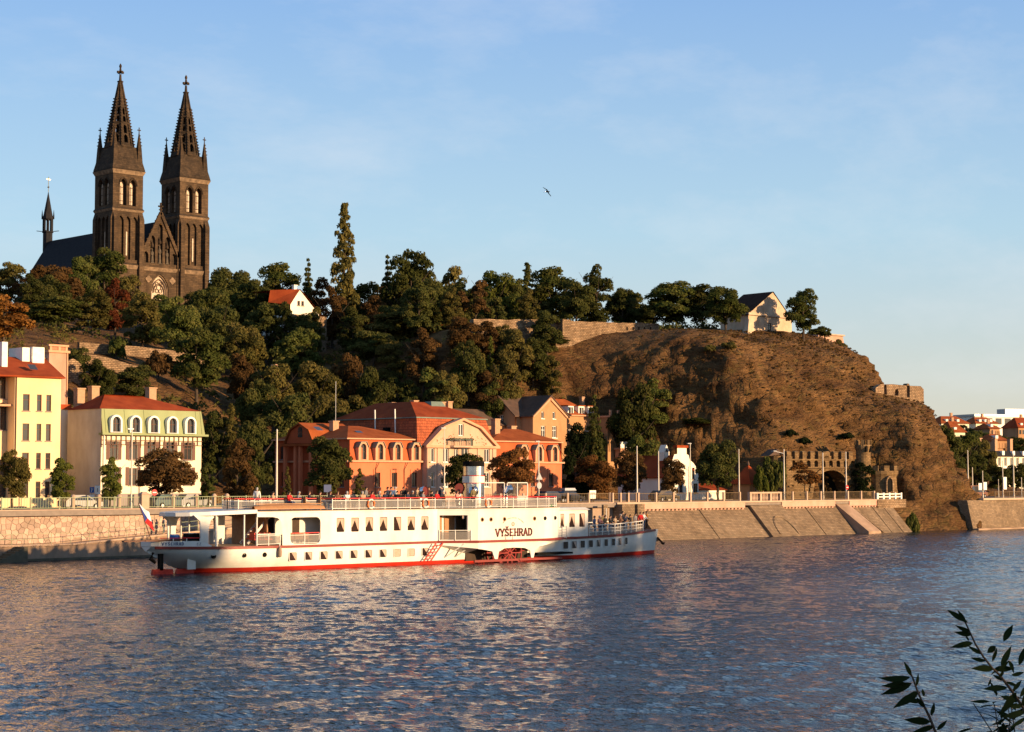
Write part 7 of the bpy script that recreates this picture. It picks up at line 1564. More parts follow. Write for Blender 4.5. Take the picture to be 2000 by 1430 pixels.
for s in (-1, 1): L(MB().prism([(3.6, 2.05), (4.3, 2.05), (4.3, 3.4), (4.5, 4.2), (5.1, 4.6), (2.9, 4.6), (3.5, 4.1)], .12, lambda a, b, d: (a, s*2.35+d, b)), 'canopy_bracket', 'boat_white')
L(MB().prism([(7.2, 2.05), (8.1, 2.05), (8.1, 4.6), (6.3, 4.6), (7.0, 4.2), (7.2, 3.6)], .15, lambda a, b, d: (a, .9+d, b)), 'canopy_bracket', 'boat_white')
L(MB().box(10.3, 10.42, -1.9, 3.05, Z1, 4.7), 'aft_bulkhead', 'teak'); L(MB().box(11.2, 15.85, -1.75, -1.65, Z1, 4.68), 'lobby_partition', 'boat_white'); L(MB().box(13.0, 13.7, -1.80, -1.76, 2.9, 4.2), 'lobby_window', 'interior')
for k in range(4): L(MB().box(8.7+k*.5, 9.05+k*.5, -2.4, -1.7, 2.5, 2.62).box(8.7+k*.5, 8.78+k*.5, -2.4, -1.7, 2.62, 3.1), 'deck_seat', 'boat_red')
st_ = L(MB().box(9.2, 10.4, -.6, .6, Z1, 2.2), 'stair_base', 'teak')
for k in range(9): L(MB().box(8.8+k*.26, 9.1+k*.26, -1.4, -.5, 2.3+k*.27, 2.36+k*.27), 'stair_tread', 'boat_red', st_)
for yy in (-1.45, -.45): L(MB().bar((8.7, yy, 2.2), (11.2, yy, 4.75), .10, .2), 'stair_stringer', 'boat_white', st_)
def rail(pts, z0, hts, mats, post=.06, every=1.45, nm='railing', net=None, zfun=None):
    z_ = zfun or (lambda a: z0); segs = list(zip(pts[:-1], pts[1:])); m = MB(); acc = 0
    R0 = None
    for (a, b) in segs:
        ln = math.hypot(b[0]-a[0], b[1]-a[1]); n = max(1, round(ln/every))
        for k in range(n): t_ = k/n; x, y = a[0]+(b[0]-a[0])*t_, a[1]+(b[1]-a[1])*t_; m.bar((x, y, z_(x)), (x, y, z_(x)+hts[0]), post)
    m.bar((*pts[-1], z_(pts[-1][0])), (*pts[-1], z_(pts[-1][0])+hts[0]), post)
    for h_ in hts[1:]:
        for (a, b) in segs: m.bar((*a, z_(a[0])+h_), (*b, z_(b[0])+h_), .045)
    R0 = L(m, nm, mats[1]); R0['kind'] = 'stuff'
    m = MB()
    for (a, b) in segs: m.bar((*a, z_(a[0])+hts[0]), (*b, z_(b[0])+hts[0]), .08, .07)
    L(m, 'hand_rail', mats[0], R0)
    if net:
        m = MB()
        for (a, b) in segs: m.add([(*a, z_(a[0])+net[0]), (*b, z_(b[0])+net[0]), (*b, z_(b[0])+net[1]), (*a, z_(a[0])+net[1])], [(0, 1, 2, 3)])
        L(m, 'rail_netting', 'netting', R0)
    return R0
near = [(7.7, 0), (8.0, -1.1), (9.2, -1.7), (15.6, -1.8), (16.2, -3.0), (27.6, -3.0), (30.9, -4.7), (38.5, -4.7), (40.3, -4.35), (41.7, -3.7), (42.7, -2.9), (42.9, 0)]
rail(near, 4.88, (.96, .78, .12), ('rail_red', 'boat_white'), net=(.14, .76), nm='upper_rail'); rail([(a, -b) for a, b in near], 4.88, (.96, .78, .12), ('rail_red', 'boat_white'), net=(.14, .76), nm='upper_rail')
rail([(11.8, -3.05), (14.8, -3.05)], Z1, (.98, .82, .15), ('rail_red', 'boat_white'), every=1.5, net=(.2, .8), nm='opening_rail'); rail([(8.5, -3.05), (10.8, -3.05)], Z1, (.95, .82, .15), ('boat_white', 'boat_white'), every=1.2, net=(.2, .8), nm='opening_rail')
fp = [(47.1, hd(47.1)-.12)] + [(x, hd(x)-.12) for x in (49, 51, 53, 55, 56.5)]
for s in (-1, 1): rail([(a, s*b) for a, b in fp], 2.05, (1.0, .68, .36), ('boat_white', 'boat_white'), every=1.15, nm='foredeck_rail', net=(.05, .66), zfun=lambda a: zd(a)+.06)
rail([(.5, -1.2), (3.4, -2.5)], 2.2, (.62, .3), ('rail_red', 'boat_white'), every=1.0, nm='stern_rail')
# stern bulwark
for s in (-1, 1):
    xx = [0, .4, 1, 1.6, 2.2, 2.8, 3.4, 3.8, 4.3]; hh = [2.58]*6 + [2.56, 2.42, 2.2]
    L(MB().add([(x, s*(hd(x)+.02), zd(x)+.07) for x in xx] + [(x, s*(hd(x)+.02), h_) for x, h_ in zip(xx, hh)] + [(x, s*(hd(x)-.06), h_) for x, h_ in zip(xx, hh)], [(i, i+1, 9+i+1, 9+i) for i in range(8)] + [(9+i, 9+i+1, 18+i+1, 18+i) for i in range(8)]), 'stern_bulwark', 'boat_white')
L(MB().add([(0, -.72, 2.15), (0, .72, 2.15), (0, .72, 2.58), (0, -.72, 2.58)], [(0, 1, 2, 3)]), 'transom', 'boat_white')
# rudders and stern gear
for a, b, z0, z1 in ((-.2, 1.75, -.35, .42), (2.0, 3.7, -.35, .36)): L(MB().prism([(a, z0), (b, z0), (b-.05, z1-.06), ((a+b)/2, z1), (a+.1, z1-.02)], .28, lambda p, q, d: (p, -1.3+d, q)), 'rudder_blade', 'boat_red')
L(MB().box(.45, .8, -1.3, -1.0, .3, 1.6), 'rudder_stock', 'black'); L(MB().box(2.75, 3.5, -1.78, -1.65, .32, 1.15), 'stern_plate', 'boat_white'); L(MB().tube([(.1, -.9, 1.7), (-.1, -.9, 1.2), (.3, -.9, .9)], [.12, .2, .12], 8), 'anchor', 'black')
L(MB().bar((59.6, -.3, 1.6), (60.3, -.5, .9), .14).bar((60.1, -.8, 1.05), (60.4, -.1, 1.0), .12), 'anchor', 'black')
# forward cabin
out = [(43.0, Z1), (46.9, Z1), (46.9, 4.35), (46.7, 4.55), (43.0, 4.55)]
fw3 = [(43.45, 2.95, .55, 1.28), (44.75, 2.95, .78, 1.28), (46.1, 2.95, .78, 1.28)]
for s in (-1, 1): L(MB().panel(out, [rr(x-w/2, x+w/2, z, z+h, .06) for x, z, w, h in fw3], .08, lambda a, b, d: (a, s*(2.95-d), b)), 'forward_cabin_wall', 'boat_white')
for i, (x, z, w, h) in enumerate(fw3): bwin(x, z, w-.04, h-.02, -2.92, 0, side=(0 if i < 2 else 1))
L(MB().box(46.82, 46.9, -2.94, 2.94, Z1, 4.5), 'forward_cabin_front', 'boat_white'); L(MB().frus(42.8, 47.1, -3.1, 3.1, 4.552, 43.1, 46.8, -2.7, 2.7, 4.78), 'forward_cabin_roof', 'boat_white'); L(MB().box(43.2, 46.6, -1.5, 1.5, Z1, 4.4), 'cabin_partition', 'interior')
m = MB()
for xx_ in (43.0, 43.6): m.bar((xx_, -3.35, 1.9), (xx_, -3.35, 3.1), .05)
for k in range(5): m.bar((43.0, -3.35, 2.0+k*.25), (43.6, -3.35, 2.0+k*.25), .05)
L(m, 'side_ladder', 'metal_grey')
# top-deck gear
fx, fy_ = 34.9, 0
fu_ = L(MB().lathe([(.98, 4.88), (.98, 8.55), (1.0, 8.56), (1.0, 8.62)], (fx, fy_, 0), 28), 'funnel', 'chrome', smooth=False)
L(MB().lathe([(1.0, 8.622), (1.0, 9.1), (.8, 9.1), (.8, 8.7)], (fx, fy_, 0), 28), 'funnel_cap', 'black', fu_); L(MB().lathe([(1.03, 7.12), (1.03, 7.72)], (fx, fy_, 0), 28), 'funnel_band', 'boat_white', fu_)
for z_ in (7.10, 7.78): L(MB().lathe([(1.035, z_-.03), (1.035, z_+.03)], (fx, fy_, 0), 28), 'funnel_stripe', 'boat_red', fu_)
def cowl(x, y, h, r_, dirx, diry):
    o = L(MB().tube([(x, y, 4.88), (x, y, 4.88+h*.6), (x+dirx*.05, y+diry*.05, 4.88+h*.8), (x+dirx*.3, y+diry*.3, 4.88+h), (x+dirx*.62, y+diry*.62, 4.88+h*1.02)], [r_*.5, r_*.5, r_*.62, r_*.95, r_*1.05], 14, cap=False), 'cowl_vent', 'chrome')
    L(MB().tube([(x+dirx*.50, y+diry*.50, 4.88+h*1.02), (x+dirx*.52, y+diry*.52, 4.88+h*1.02)], r_*.93, 14), 'cowl_mouth', 'letter', o)
cowl(27.6, -1.0, 1.5, .42, .2, -.98); cowl(31.6, -1.6, 1.75, .45, -.5, -.86); cowl(33.0, -1.8, 1.5, .45, .9, .4); cowl(36.9, -2.2, 1.6, .42, .8, -.3)
gs = L(MB().box(37.6, 37.68, -1.62, -1.54, 4.88, 7.15).box(40.2, 40.28, -1.62, -1.54, 4.88, 7.15).box(37.6, 37.68, 1.54, 1.62, 4.88, 7.15).box(40.2, 40.28, 1.54, 1.62, 4.88, 7.15).box(37.6, 40.28, -1.62, -1.54, 7.08, 7.16).box(37.6, 40.28, 1.54, 1.62, 7.08, 7.16).box(38.9, 38.97, -1.62, -1.55, 4.88, 7.1), 'wheelhouse_frame', 'boat_white'); gs['kind'] = 'stuff'
L(MB().box(38.98, 40.2, -1.62, -1.55, 4.88, 5.9), 'wheelhouse_panel', 'boat_white', gs); L(MB().add([(37.7, -1.58, 5.0), (40.2, -1.58, 5.0), (40.2, -1.58, 7.05), (37.7, -1.58, 7.05)], [(0, 1, 2, 3)]).add([(37.64, -1.5, 5.0), (37.64, 1.5, 5.0), (37.64, 1.5, 7.05), (37.64, -1.5, 7.05)], [(0, 1, 2, 3)]), 'wheelhouse_glass', 'glass_pale', gs)
for k in range(12):
    x = 12.5 + k*1.55; bn_ = L(MB().box(x, x+.42, -2.2, -.4, 5.48, 5.53).box(x-.03, x+.03, -2.2, -.4, 5.53, 5.95).box(x+.05, x+.12, -2.1, -2.0, 4.88, 5.48).box(x+.05, x+.12, -.6, -.5, 4.88, 5.48), 'bench', 'teak')
for k in range(3): L(MB().box(12.0+k*1.0, 12.9+k*1.0, -2.55, -2.1, 2.45, 2.5).box(12.0+k*1.0, 12.9+k*1.0, -2.12, -2.06, 2.5, 2.95).box(12.1+k, 12.2+k, -2.5, -2.15, 2.05, 2.45), 'bench', 'teak')
for x, y in ((34.0, -4.5), (35.2, -4.5), (42.3, -2.9), (40.9, -3.9)): L(MB().lathe([(.12, 0), (.2, .08), (.2, .22), (.1, .28)], (x, y, 4.88), 8), 'rope_coil', 'rope_green')
L(MB().tube([(52.5, 0, 2.1), (52.5, 0, 4.6)], .04, 6), 'jack_staff', 'boat_white')
# ---------------- separate things carried by the steamer
def W_(x, y, z): return (BO.x+x, BO.y+y, z)
lb_ = thing('lifeboat', 'brown wooden rowing boat lying upturned on the aft upper deck', 'boat', W_(8.5, -2.5, 4.93))
lb_.scale = (1.28, .8, .75)
m = MB(); secs = []
for i in range(13):
    t_ = i/12; w_ = .75*math.sin(math.pi*(.06+.90*t_))**.6; secs.append([(t_*5.6, w_*math.cos(a_*math.pi/6)*1.0, .12+.55*math.sin(a_*math.pi/6)*(w_/.75)**.5) for a_ in range(7)])
m.add([p for s_ in secs for p in s_], [(i*7+j, (i+1)*7+j, (i+1)*7+j+1, i*7+j+1) for i in range(12) for j in range(6)]); m.build('hull', 'teak', lb_, local=True, smooth=True)
MB().box(.2, 5.4, -.05, .05, .62, .72).build('keel', 'teak', lb_, local=True)
for s in (-1, 1): MB().tube([(i*.46+.1, s*.77*math.sin(math.pi*(.06+.9*i/12))**.6, .12) for i in range(13)], .04, 6).build('gunwale', 'trim_peach', lb_, local=True)
def ring(cx, rr_, r_, nseg, a0, a1):
    m = MB(); pts = [(rr_*math.cos(a0+(a1-a0)*i/nseg), 0, rr_*math.sin(a0+(a1-a0)*i/nseg)) for i in range(nseg+1)]; return m.tube(pts, r_, 8)
for x, y, lb in ((20.3, -3.09, 'orange and white lifebuoy on the upper rail, nearest the stern'), (26.45, -3.09, 'orange and white lifebuoy on the upper rail, middle one of three'), (32.35, -4.79, 'orange and white lifebuoy on the upper rail below the funnel')):
    o = thing('lifebuoy', lb, 'lifebuoy', W_(x, y, 5.35), 0, 'lifebuoys on the upper rail')
    for k in range(4): ring(0, .36, .085, 7, math.radians(-40+90*k+ (0)), math.radians(50+90*k)).build('ring_segment', 'buoy_orange' if k % 2 == 0 else 'boat_white', o, local=True, smooth=True)
o = thing('fender', 'pale grey rubber fender hanging over the hull amidships aft', 'fender', W_(10.55, -3.36, 1.85)); mm = MB(); mm.lathe([(.02, -.75), (.16, -.68), (.19, -.3), (.15, 0), (.04, .12)], (0, 0, 0), 12).build('cushion', 'quay_mortar', o, local=True); MB().tube([(0, 0, .1), (0, .1, .45)], .02, 5).build('rope', 'trim_white', o, local=True)
o = thing('boarding_plank', 'long dark boarding plank jutting out over the stern', 'plank', W_(-2.9, -1.3, 2.6)); MB().box(0, 7.0, -.18, .18, 0, .10).build('board', 'wood_dark', o, local=True); MB().box(1.9, 6.9, -.22, -.19, -.02, .14).build('side_strip', 'wood_dark', o, local=True)
o = thing('barrel', 'blue plastic barrel on the stern deck', 'barrel', W_(2.0, -1.0, 2.1)); MB().lathe([(.36, 0), (.4, .1), (.4, .45), (.38, .5), (.4, .55), (.4, .88), (.34, .95)], (0, 0, 0), 18).build('body', 'barrel_blue', o, local=True); MB().lathe([(.32, .95), (.32, 1.0)], (0, 0, 0), 14).build('lid', 'trim_white', o, local=True)
o = thing('deck_box', 'dark grey deck locker on the stern beside the blue barrel', 'box', W_(3.25, -1.4, 2.08)); MB().frus(-.55, .65, -.4, .4, 0, -.48, .6, -.36, .36, 1.05).build('body', 'black', o, local=True); MB().box(-.55, .68, -.42, .42, 1.051, 1.10).build('lid', 'metal_grey', o, local=True)
fl = thing('stern_flag', 'white red and blue national flag on a slanting staff at the stern', 'flag', W_(.35, -.3, 2.5))
tp = (-1.25, 0, 3.1); MB().tube([(0, 0, 0), tp], .035, 6).build('staff', 'wood_dark', fl, local=True)
def flagpt(s_, t_): # s along staff downwards, t outwards; hangs in folds
    b = Vector(tp)*(1-.50*s_); return b + Vector((.95*t_, .12*math.sin(6*t_+2*s_)*t_, -.70*t_ - .15*math.sin(3*t_)*t_))
def flagpart(nm, mat, fn):
    m = MB(); n = 9; g_ = [[flagpt(*fn(i/n, j/n)) + Vector((0, -.002 if mat == 'flag_blue' else 0, 0)) for j in range(n+1)] for i in range(n+1)]
    m.add([p for r_ in g_ for p in r_], [(i*(n+1)+j, (i+1)*(n+1)+j, (i+1)*(n+1)+j+1, i*(n+1)+j+1) for i in range(n) for j in range(n)]); m.build(nm, mat, fl, local=True, smooth=True)
flagpart('white_stripe', 'flag_white', lambda a, b: (a*.5*.999, b if True else 0)); flagpart('red_stripe', 'flag_red', lambda a, b: (.5+a*.5, b))
m = MB(); n = 8
for i in range(n):
    for j in range(n):
        q = [flagpt(.02+.96*((ii/n-.5)*(1-jj/n)+.5), .5*jj/n) + Vector((0, -.025, 0)) for ii, jj in ((i, j), (i+1, j), (i+1, j+1), (i, j+1))]; m.add(q, [(0, 1, 2, 3)])
m.build('blue_wedge', 'flag_blue', fl, local=True)
# ================================================================== people
for nm, c in (('skin', (0.50, 0.28, 0.19)), ('hair_dark', (0.03, 0.02, 0.014)), ('hair_brown', (0.11, 0.06, 0.03)), ('hair_grey', (0.36, 0.33, 0.30)), ('cl_navy', (0.02, 0.025, 0.05)), ('cl_black', (0.015, 0.015, 0.017)), ('cl_red', (0.50, 0.02, 0.02)), ('cl_white', (0.72, 0.68, 0.62)),
              ('cl_grey', (0.20, 0.19, 0.19)), ('cl_olive', (0.17, 0.13, 0.055)), ('cl_blue', (0.06, 0.11, 0.22)), ('cl_brown', (0.16, 0.08, 0.045)), ('cl_pink', (0.55, 0.24, 0.19)), ('cl_tan', (0.42, 0.29, 0.18)), ('cl_orange', (0.62, 0.25, 0.04)), ('cl_denim', (0.05, 0.075, 0.14))): mk(nm, c, tuple(x*.8 for x in c), 6, 0.85)
def skin(nodes, edges, sub=1):
    me = bpy.data.meshes.new('sk'); me.from_pydata([n[:3] for n in nodes], edges, []); o = bpy.data.objects.new('sk', me); COL.objects.link(o)
    md = o.modifiers.new('s', 'SKIN'); ls = me.skin_vertices[0].data
    for i, n in enumerate(nodes): ls[i].radius = (n[3], n[4] if len(n) > 4 else n[3]); ls[i].use_root = (i == 0)
    s = o.modifiers.new('d', 'SUBSURF'); s.levels = sub; s.render_levels = sub
    dg = bpy.context.evaluated_depsgraph_get(); out = bpy.data.meshes.new_from_object(o.evaluated_get(dg)); bpy.data.objects.remove(o); out.materials.clear()
    out.polygons.foreach_set('use_smooth', [True]*len(out.polygons)); return out
def figure(pose, seed=0):
    """figure facing -Y, feet (or seat) at z = 0; returns meshes body, jacket, trousers, hair"""
    sit = pose == 'sit'; hz = .62 if sit else .93; r_ = random.Random(seed)
    P = {'pel': (0, 0, hz), 'wai': (0, 0, hz+.17), 'che': (0, -.01, hz+.36), 'nec': (0, 0, hz+.52), 'hb': (0, -.015, hz+.60), 'hm': (0, -.03, hz+.69), 'ht': (0, -.02, hz+.78)}
    for s, n in ((-1, 'l'), (1, 'r')):
        P['sh'+n] = (s*.185, 0, hz+.46)
        if pose == 'sit': P['el'+n] = (s*.24, -.08, hz+.22); P['wr'+n] = (s*.13, -.30, hz+.16); P['kn'+n] = (s*.11, -.42, hz+.02); P['an'+n] = (s*.11, -.44, .08); P['to'+n] = (s*.12, -.60, .04); P['hi'+n] = (s*.10, -.03, hz-.02)
        elif pose == 'lean': P['el'+n] = (s*.26, -.14, hz+.24); P['wr'+n] = (s*.16, -.34, hz+.14); P['kn'+n] = (s*.11, -.03, .5); P['an'+n] = (s*.12, .02, .08); P['to'+n] = (s*.13, -.14, .04); P['hi'+n] = (s*.10, 0, hz-.06)
        elif pose == 'point' and s < 0: P['el'+n] = (-.40, -.10, hz+.44); P['wr'+n] = (-.62, -.16, hz+.50); P['kn'+n] = (s*.11, -.03, .5); P['an'+n] = (s*.12, .02, .08); P['to'+n] = (s*.13, -.14, .04); P['hi'+n] = (s*.10, 0, hz-.06)
        else: P['el'+n] = (s*.25, .03, hz+.18); P['wr'+n] = (s*.24, -.06, hz-.06); P['kn'+n] = (s*.11, -.03, .5); P['an'+n] = (s*.12, .02, .08); P['to'+n] = (s*.13, -.14, .04); P['hi'+n] = (s*.10, 0, hz-.06)
    R = {'pel': (.14, .11), 'wai': (.125, .09), 'che': (.155, .105), 'nec': (.05, .05), 'hb': (.062, .068), 'hm': (.078, .092), 'ht': (.06, .07), 'sh': .06, 'el': .042, 'wr': .028, 'hi': .085, 'kn': .055, 'an': .038, 'to': .035}
    def nd(k): q = R.get(k, R.get(k[:2])); q = q if isinstance(q, tuple) else (q, q); return (*P[k], *q)
    keys = ['pel', 'wai', 'che', 'nec', 'hb', 'hm', 'ht']; E = [(0, 1), (1, 2), (2, 3), (3, 4), (4, 5), (5, 6)]; N = [nd(k) for k in keys]
    N.append((0, -.125, hz+.675, .014, .014)); E.append((5, 7))                                  # nose
    for n in 'lr':
        b = len(N); N += [nd(k+n) for k in ('sh', 'el', 'wr')]; E += [(2, b), (b, b+1), (b+1, b+2)]
        w = Vector(P['wr'+n]); d = (w - Vector(P['el'+n])).normalized(); s = -1 if n == 'l' else 1; side = d.cross(Vector((0, 0, 1))); side = side.normalized() if side.length > .1 else Vector((1, 0, 0)); pb = len(N); pal = w + d*.06; N.append((*pal, .030, .016)); E.append((b+2, pb))
        for k in range(4): q = pal + side*(k-1.5)*.019 + d*(.055+.012*(1-abs(k-1.3)/2)) ; N.append((*(pal + side*(k-1.5)*.018 + d*.025), .0095)); E.append((pb, len(N)-1)); N.append((*q, .008)); E.append((len(N)-2, len(N)-1))
        N.append((*(w + d*.03 + side*.04), .010)); E.append((b+2, len(N)-1))
        b = len(N); N += [nd(k+n) for k in ('hi', 'kn', 'an', 'to')]; E += [(0, b), (b, b+1), (b+1, b+2), (b+2, b+3)]
    body = skin(N, E, 1)
    g = 1.13; J = [(*P['pel'][:2], P['pel'][2]+.02, .15, .122), (*P['wai'], .155, .122), (*P['che'], .195, .145), (0, 0, hz+.50, .10, .09)]; Ej = [(0, 1), (1, 2), (2, 3)]
    for n in 'lr':
        b = len(J); e, w = Vector(P['el'+n]), Vector(P['wr'+n]); J += [(*P['sh'+n], .09), (*e, .064), (*(e + (w-e)*.92), .046)]; Ej += [(2, b), (b, b+1), (b+1, b+2)]
    jk = skin(J, Ej, 1)
    Tn = [(*P['pel'], .147, .118)]; Et = []
    for n in 'lr':
        b = len(Tn); k_, a = Vector(P['kn'+n]), Vector(P['an'+n]); Tn += [(*P['hi'+n], .095), (*k_, .068), (*(k_ + (a-k_)*.93), .055)]; Et += [(0, b), (b, b+1), (b+1, b+2)]
    tr = skin(Tn, Et, 1)
    hc = Vector(P['hm']) + Vector((0, .018, .03)); m = MB(); n = 10
    prof = [(math.pi*.5*i/5) for i in range(6)]
    vs = [(hc.x + .098*math.cos(2*math.pi*j/n)*math.cos(p), hc.y + .112*math.sin(2*math.pi*j/n)*math.cos(p), hc.z - .02 + (.105*math.sin(p) if p > 0 else -.05 - (.06 if math.sin(2*math.pi*j/n) > .1 else -.03))) for p in prof for j in range(n)]
    m.add(vs, [(i*n+j, i*n+(j+1) % n, (i+1)*n+(j+1) % n, (i+1)*n+j) for i in range(5) for j in range(n)]); ha = m.mesh('hair'); ha.polygons.foreach_set('use_smooth', [True]*len(ha.polygons))
    for me_, nm, mt in ((body, 'person', 'skin'), (jk, 'jacket', 'cl_navy'), (tr, 'trousers', 'cl_denim'), (ha, 'hair', 'hair_dark')): me_.name = nm; me_.materials.append(M[mt])
    return body, jk, tr, ha
FIG = {p: figure(p) for p in ('sit', 'stand', 'lean', 'point')}
HZ = {'sit': 0.02}
def person(loc, rz, pose, jc, tc, hc, label, grp, s=1.0):
    b, j, t, h = FIG[pose]; o = link('person', b); o.location = loc; o.rotation_euler = (0, 0, rz); o.scale = (s, s, s); tag(o, label, 'person', grp)
    for me_, nm, c in ((j, 'jacket', jc), (t, 'trousers', tc), (h, 'hair', hc)): q = link(nm, me_, o); omat(q, c)
    return o
GU_ = 'passengers on the upper deck'; GF_ = 'passengers on the foredeck'
def up(px_, pose, jc, hc, label, y=-1.9, rz=0.0, tc='cl_denim', s=1.0):
    v = BO.y + y; u = float(atv(px_, 965, v)[0]); person((u, v, 4.885), rz, pose, jc, tc, hc, label, GU_, s*1.1)
for a in [
 (502, 'stand', 'cl_white', 'hair_grey', 'passenger in white top at the aft end of the upper deck', -.6, 2.2),
 (584, 'sit', 'cl_grey', 'hair_grey', 'grey-haired passenger in grey seated far aft on the upper deck', -1.2, .4),
 (604, 'sit', 'cl_navy', 'hair_brown', 'bare-headed passenger in navy second from the aft end of the upper deck', -1.0, .8),
 (565, 'sit', 'cl_red', 'hair_dark', 'passenger in red low behind the aft upper rail', -2.0, .2),
 (660, 'sit', 'cl_brown', 'hair_brown', 'passenger in brown seated alone left of the pale jackets', -1.6, -.4),
 (678, 'sit', 'cl_white', 'hair_grey', 'passenger in cream jacket with back to the river, left one', -2.1, 2.9),
 (690, 'sit', 'cl_tan', 'hair_brown', 'passenger in tan between two pale jackets', -1.3, 2.4),
 (708, 'sit', 'cl_tan', 'hair_grey', 'passenger in pale beige coat left of the red jacket', -2.2, 2.8),
 (727, 'sit', 'cl_red', 'hair_dark', 'passenger in bright red jacket above the first lifebuoy', -2.3, .2),
 (741, 'sit', 'cl_grey', 'hair_grey', 'passenger in grey leaning forward right of the red jacket', -1.9, 1.0),
 (752, 'sit', 'cl_navy', 'hair_dark', 'passenger in dark clothes behind the grey one', -.8, .2),
 (757, 'stand', 'cl_navy', 'hair_dark', 'standing passenger in navy left of the white jacket', -.2, .5),
 (764, 'stand', 'cl_blue', 'hair_dark', 'standing passenger in blue jacket beside the white one', .2, -.5),
 (772, 'stand', 'cl_white', 'hair_grey', 'tall standing passenger all in white', .6, 1.2),
 (762, 'sit', 'cl_black', 'hair_brown', 'fair-headed passenger in black in the middle of the deck', -2.0, .3),
 (776, 'sit', 'cl_black', 'hair_dark', 'passenger in black leaning right, middle of the deck', -1.7, -.9),
 (783, 'sit', 'cl_brown', 'hair_brown', 'passenger in brown right of the two in black', -1.2, -.6),
 (796, 'sit', 'cl_navy', 'hair_dark', 'passenger in navy left of the second lifebuoy', -1.8, .4),
 (806, 'sit', 'cl_black', 'hair_grey', 'grey-haired passenger in black left of the red cowl vent', -1.5, -.2),
 (826, 'sit', 'cl_grey', 'hair_dark', 'passenger in dark grey right behind the middle lifebuoy', -1.9, .5),
 (838, 'stand', 'cl_brown', 'hair_dark', 'standing passenger in brown right of the middle lifebuoy', .4, -1.0),
 (843, 'sit', 'cl_black', 'hair_dark', 'passenger in black bending towards a companion', -1.0, 1.2),
 (853, 'sit', 'cl_red', 'hair_brown', 'passenger in red sweater left of the second cowl vent', -2.2, .2),
 (866, 'sit', 'cl_tan', 'hair_grey', 'passenger in light tan turned to the left near the vents', -1.6, -1.5),
 (533, 'sit', 'cl_tan', 'hair_dark', 'passenger in tan between the white top and the red one aft', -.9, .6), (625, 'sit', 'cl_olive', 'hair_dark', 'passenger in olive left of the blue street sign', -1.5, .9), (645, 'sit', 'cl_black', 'hair_brown', 'passenger in black in front of the blue street sign', -1.1, .2), (715, 'stand', 'cl_grey', 'hair_dark', 'standing passenger in grey behind the beige coat', .3, .6),
 (788, 'stand', 'cl_black', 'hair_dark', 'standing passenger in black right of the all-white one', .3, -.4), (815, 'stand', 'cl_tan', 'hair_brown', 'standing passenger in tan left of the first cowl vent', -.2, .5), (859, 'stand', 'cl_navy', 'hair_grey', 'standing grey-haired passenger in navy near the vents', .2, .9), (893, 'sit', 'cl_pink', 'hair_brown', 'passenger in pink between vent and funnel', -2.4, .3),
 (924, 'stand', 'cl_olive', 'hair_dark', 'man in olive jacket standing in front of the funnel with his back turned', -3.4, 3.1, 'cl_black'),
 ]: up(*a)
def fore(px_, y, pose, jc, hc, label, rz=0.0, tc='cl_denim', s=1.0):
    v = BO.y + y; u = float(atv(px_, 1020, v)[0]); person((u, v, zd(u-BO.x)+.0), rz, pose, jc, tc, hc, label, GF_, s*1.1)
for a in [
 (1161, -1.7, 'stand', 'cl_blue', 'hair_brown', 'woman in blue jacket at the aft corner of the foredeck', .5),
 (1171, -1.9, 'lean', 'cl_pink', 'hair_grey', 'passenger in pink top leaning at the foredeck rail', .2),
 (1177, -.3, 'stand', 'cl_olive', 'hair_dark', 'tall passenger in olive behind the pink one', -.5, 'cl_black', 1.05),
 (1182, -1.3, 'stand', 'cl_black', 'hair_dark', 'dark-haired passenger in black right of the pink one', .3),
 (1192, -1.5, 'lean', 'cl_black', 'hair_dark', 'passenger in black bending at the foredeck rail', .2),
 (1201, -1.3, 'stand', 'cl_tan', 'hair_brown', 'passenger in tan beneath the pointing one', .1, 'cl_denim', .95),
 (1216, .5, 'point', 'cl_black', 'hair_dark', 'passenger in black pointing with an outstretched arm', .1, 'cl_black', 1.08),
 (1212, -1.1, 'stand', 'cl_brown', 'hair_grey', 'grey-haired passenger in brown on the middle of the foredeck', .3),
 (1222, -.7, 'lean', 'cl_navy', 'hair_dark', 'passenger in navy right below the pointing one', -.2),
 (1231, -.9, 'stand', 'cl_black', 'hair_dark', 'short dark passenger forward of the navy one', .4, 'cl_denim', .93),
 (1241, -.6, 'stand', 'cl_grey', 'hair_dark', 'passenger in grey near the bow rail', .2, 'cl_denim', .97),
 (1251, -.4, 'stand', 'cl_red', 'hair_brown', 'passenger in red at the bow', -.4, 'cl_black'),
 (1257, -.3, 'lean', 'cl_white', 'hair_brown', 'passenger in white leaning on the bow rail', .3),
 (1263, .2, 'stand', 'cl_orange', 'hair_brown', 'passenger in orange-yellow jacket foremost at the bow', .8, 'cl_black'),
 ]: fore(*a)
# walkers on the ramp
for px_, y_, jc, lb in ((321, 1030, 'cl_grey', 'left walker in grey going up the landing ramp'), (330, 1030, 'cl_navy', 'right walker in navy going up the landing ramp')):
    u = U(px_, 2.6); person((u, 2.6, zr(u)), 1.4, 'stand', jc, 'cl_denim', 'hair_dark', lb, 'walkers on the ramp', .95)
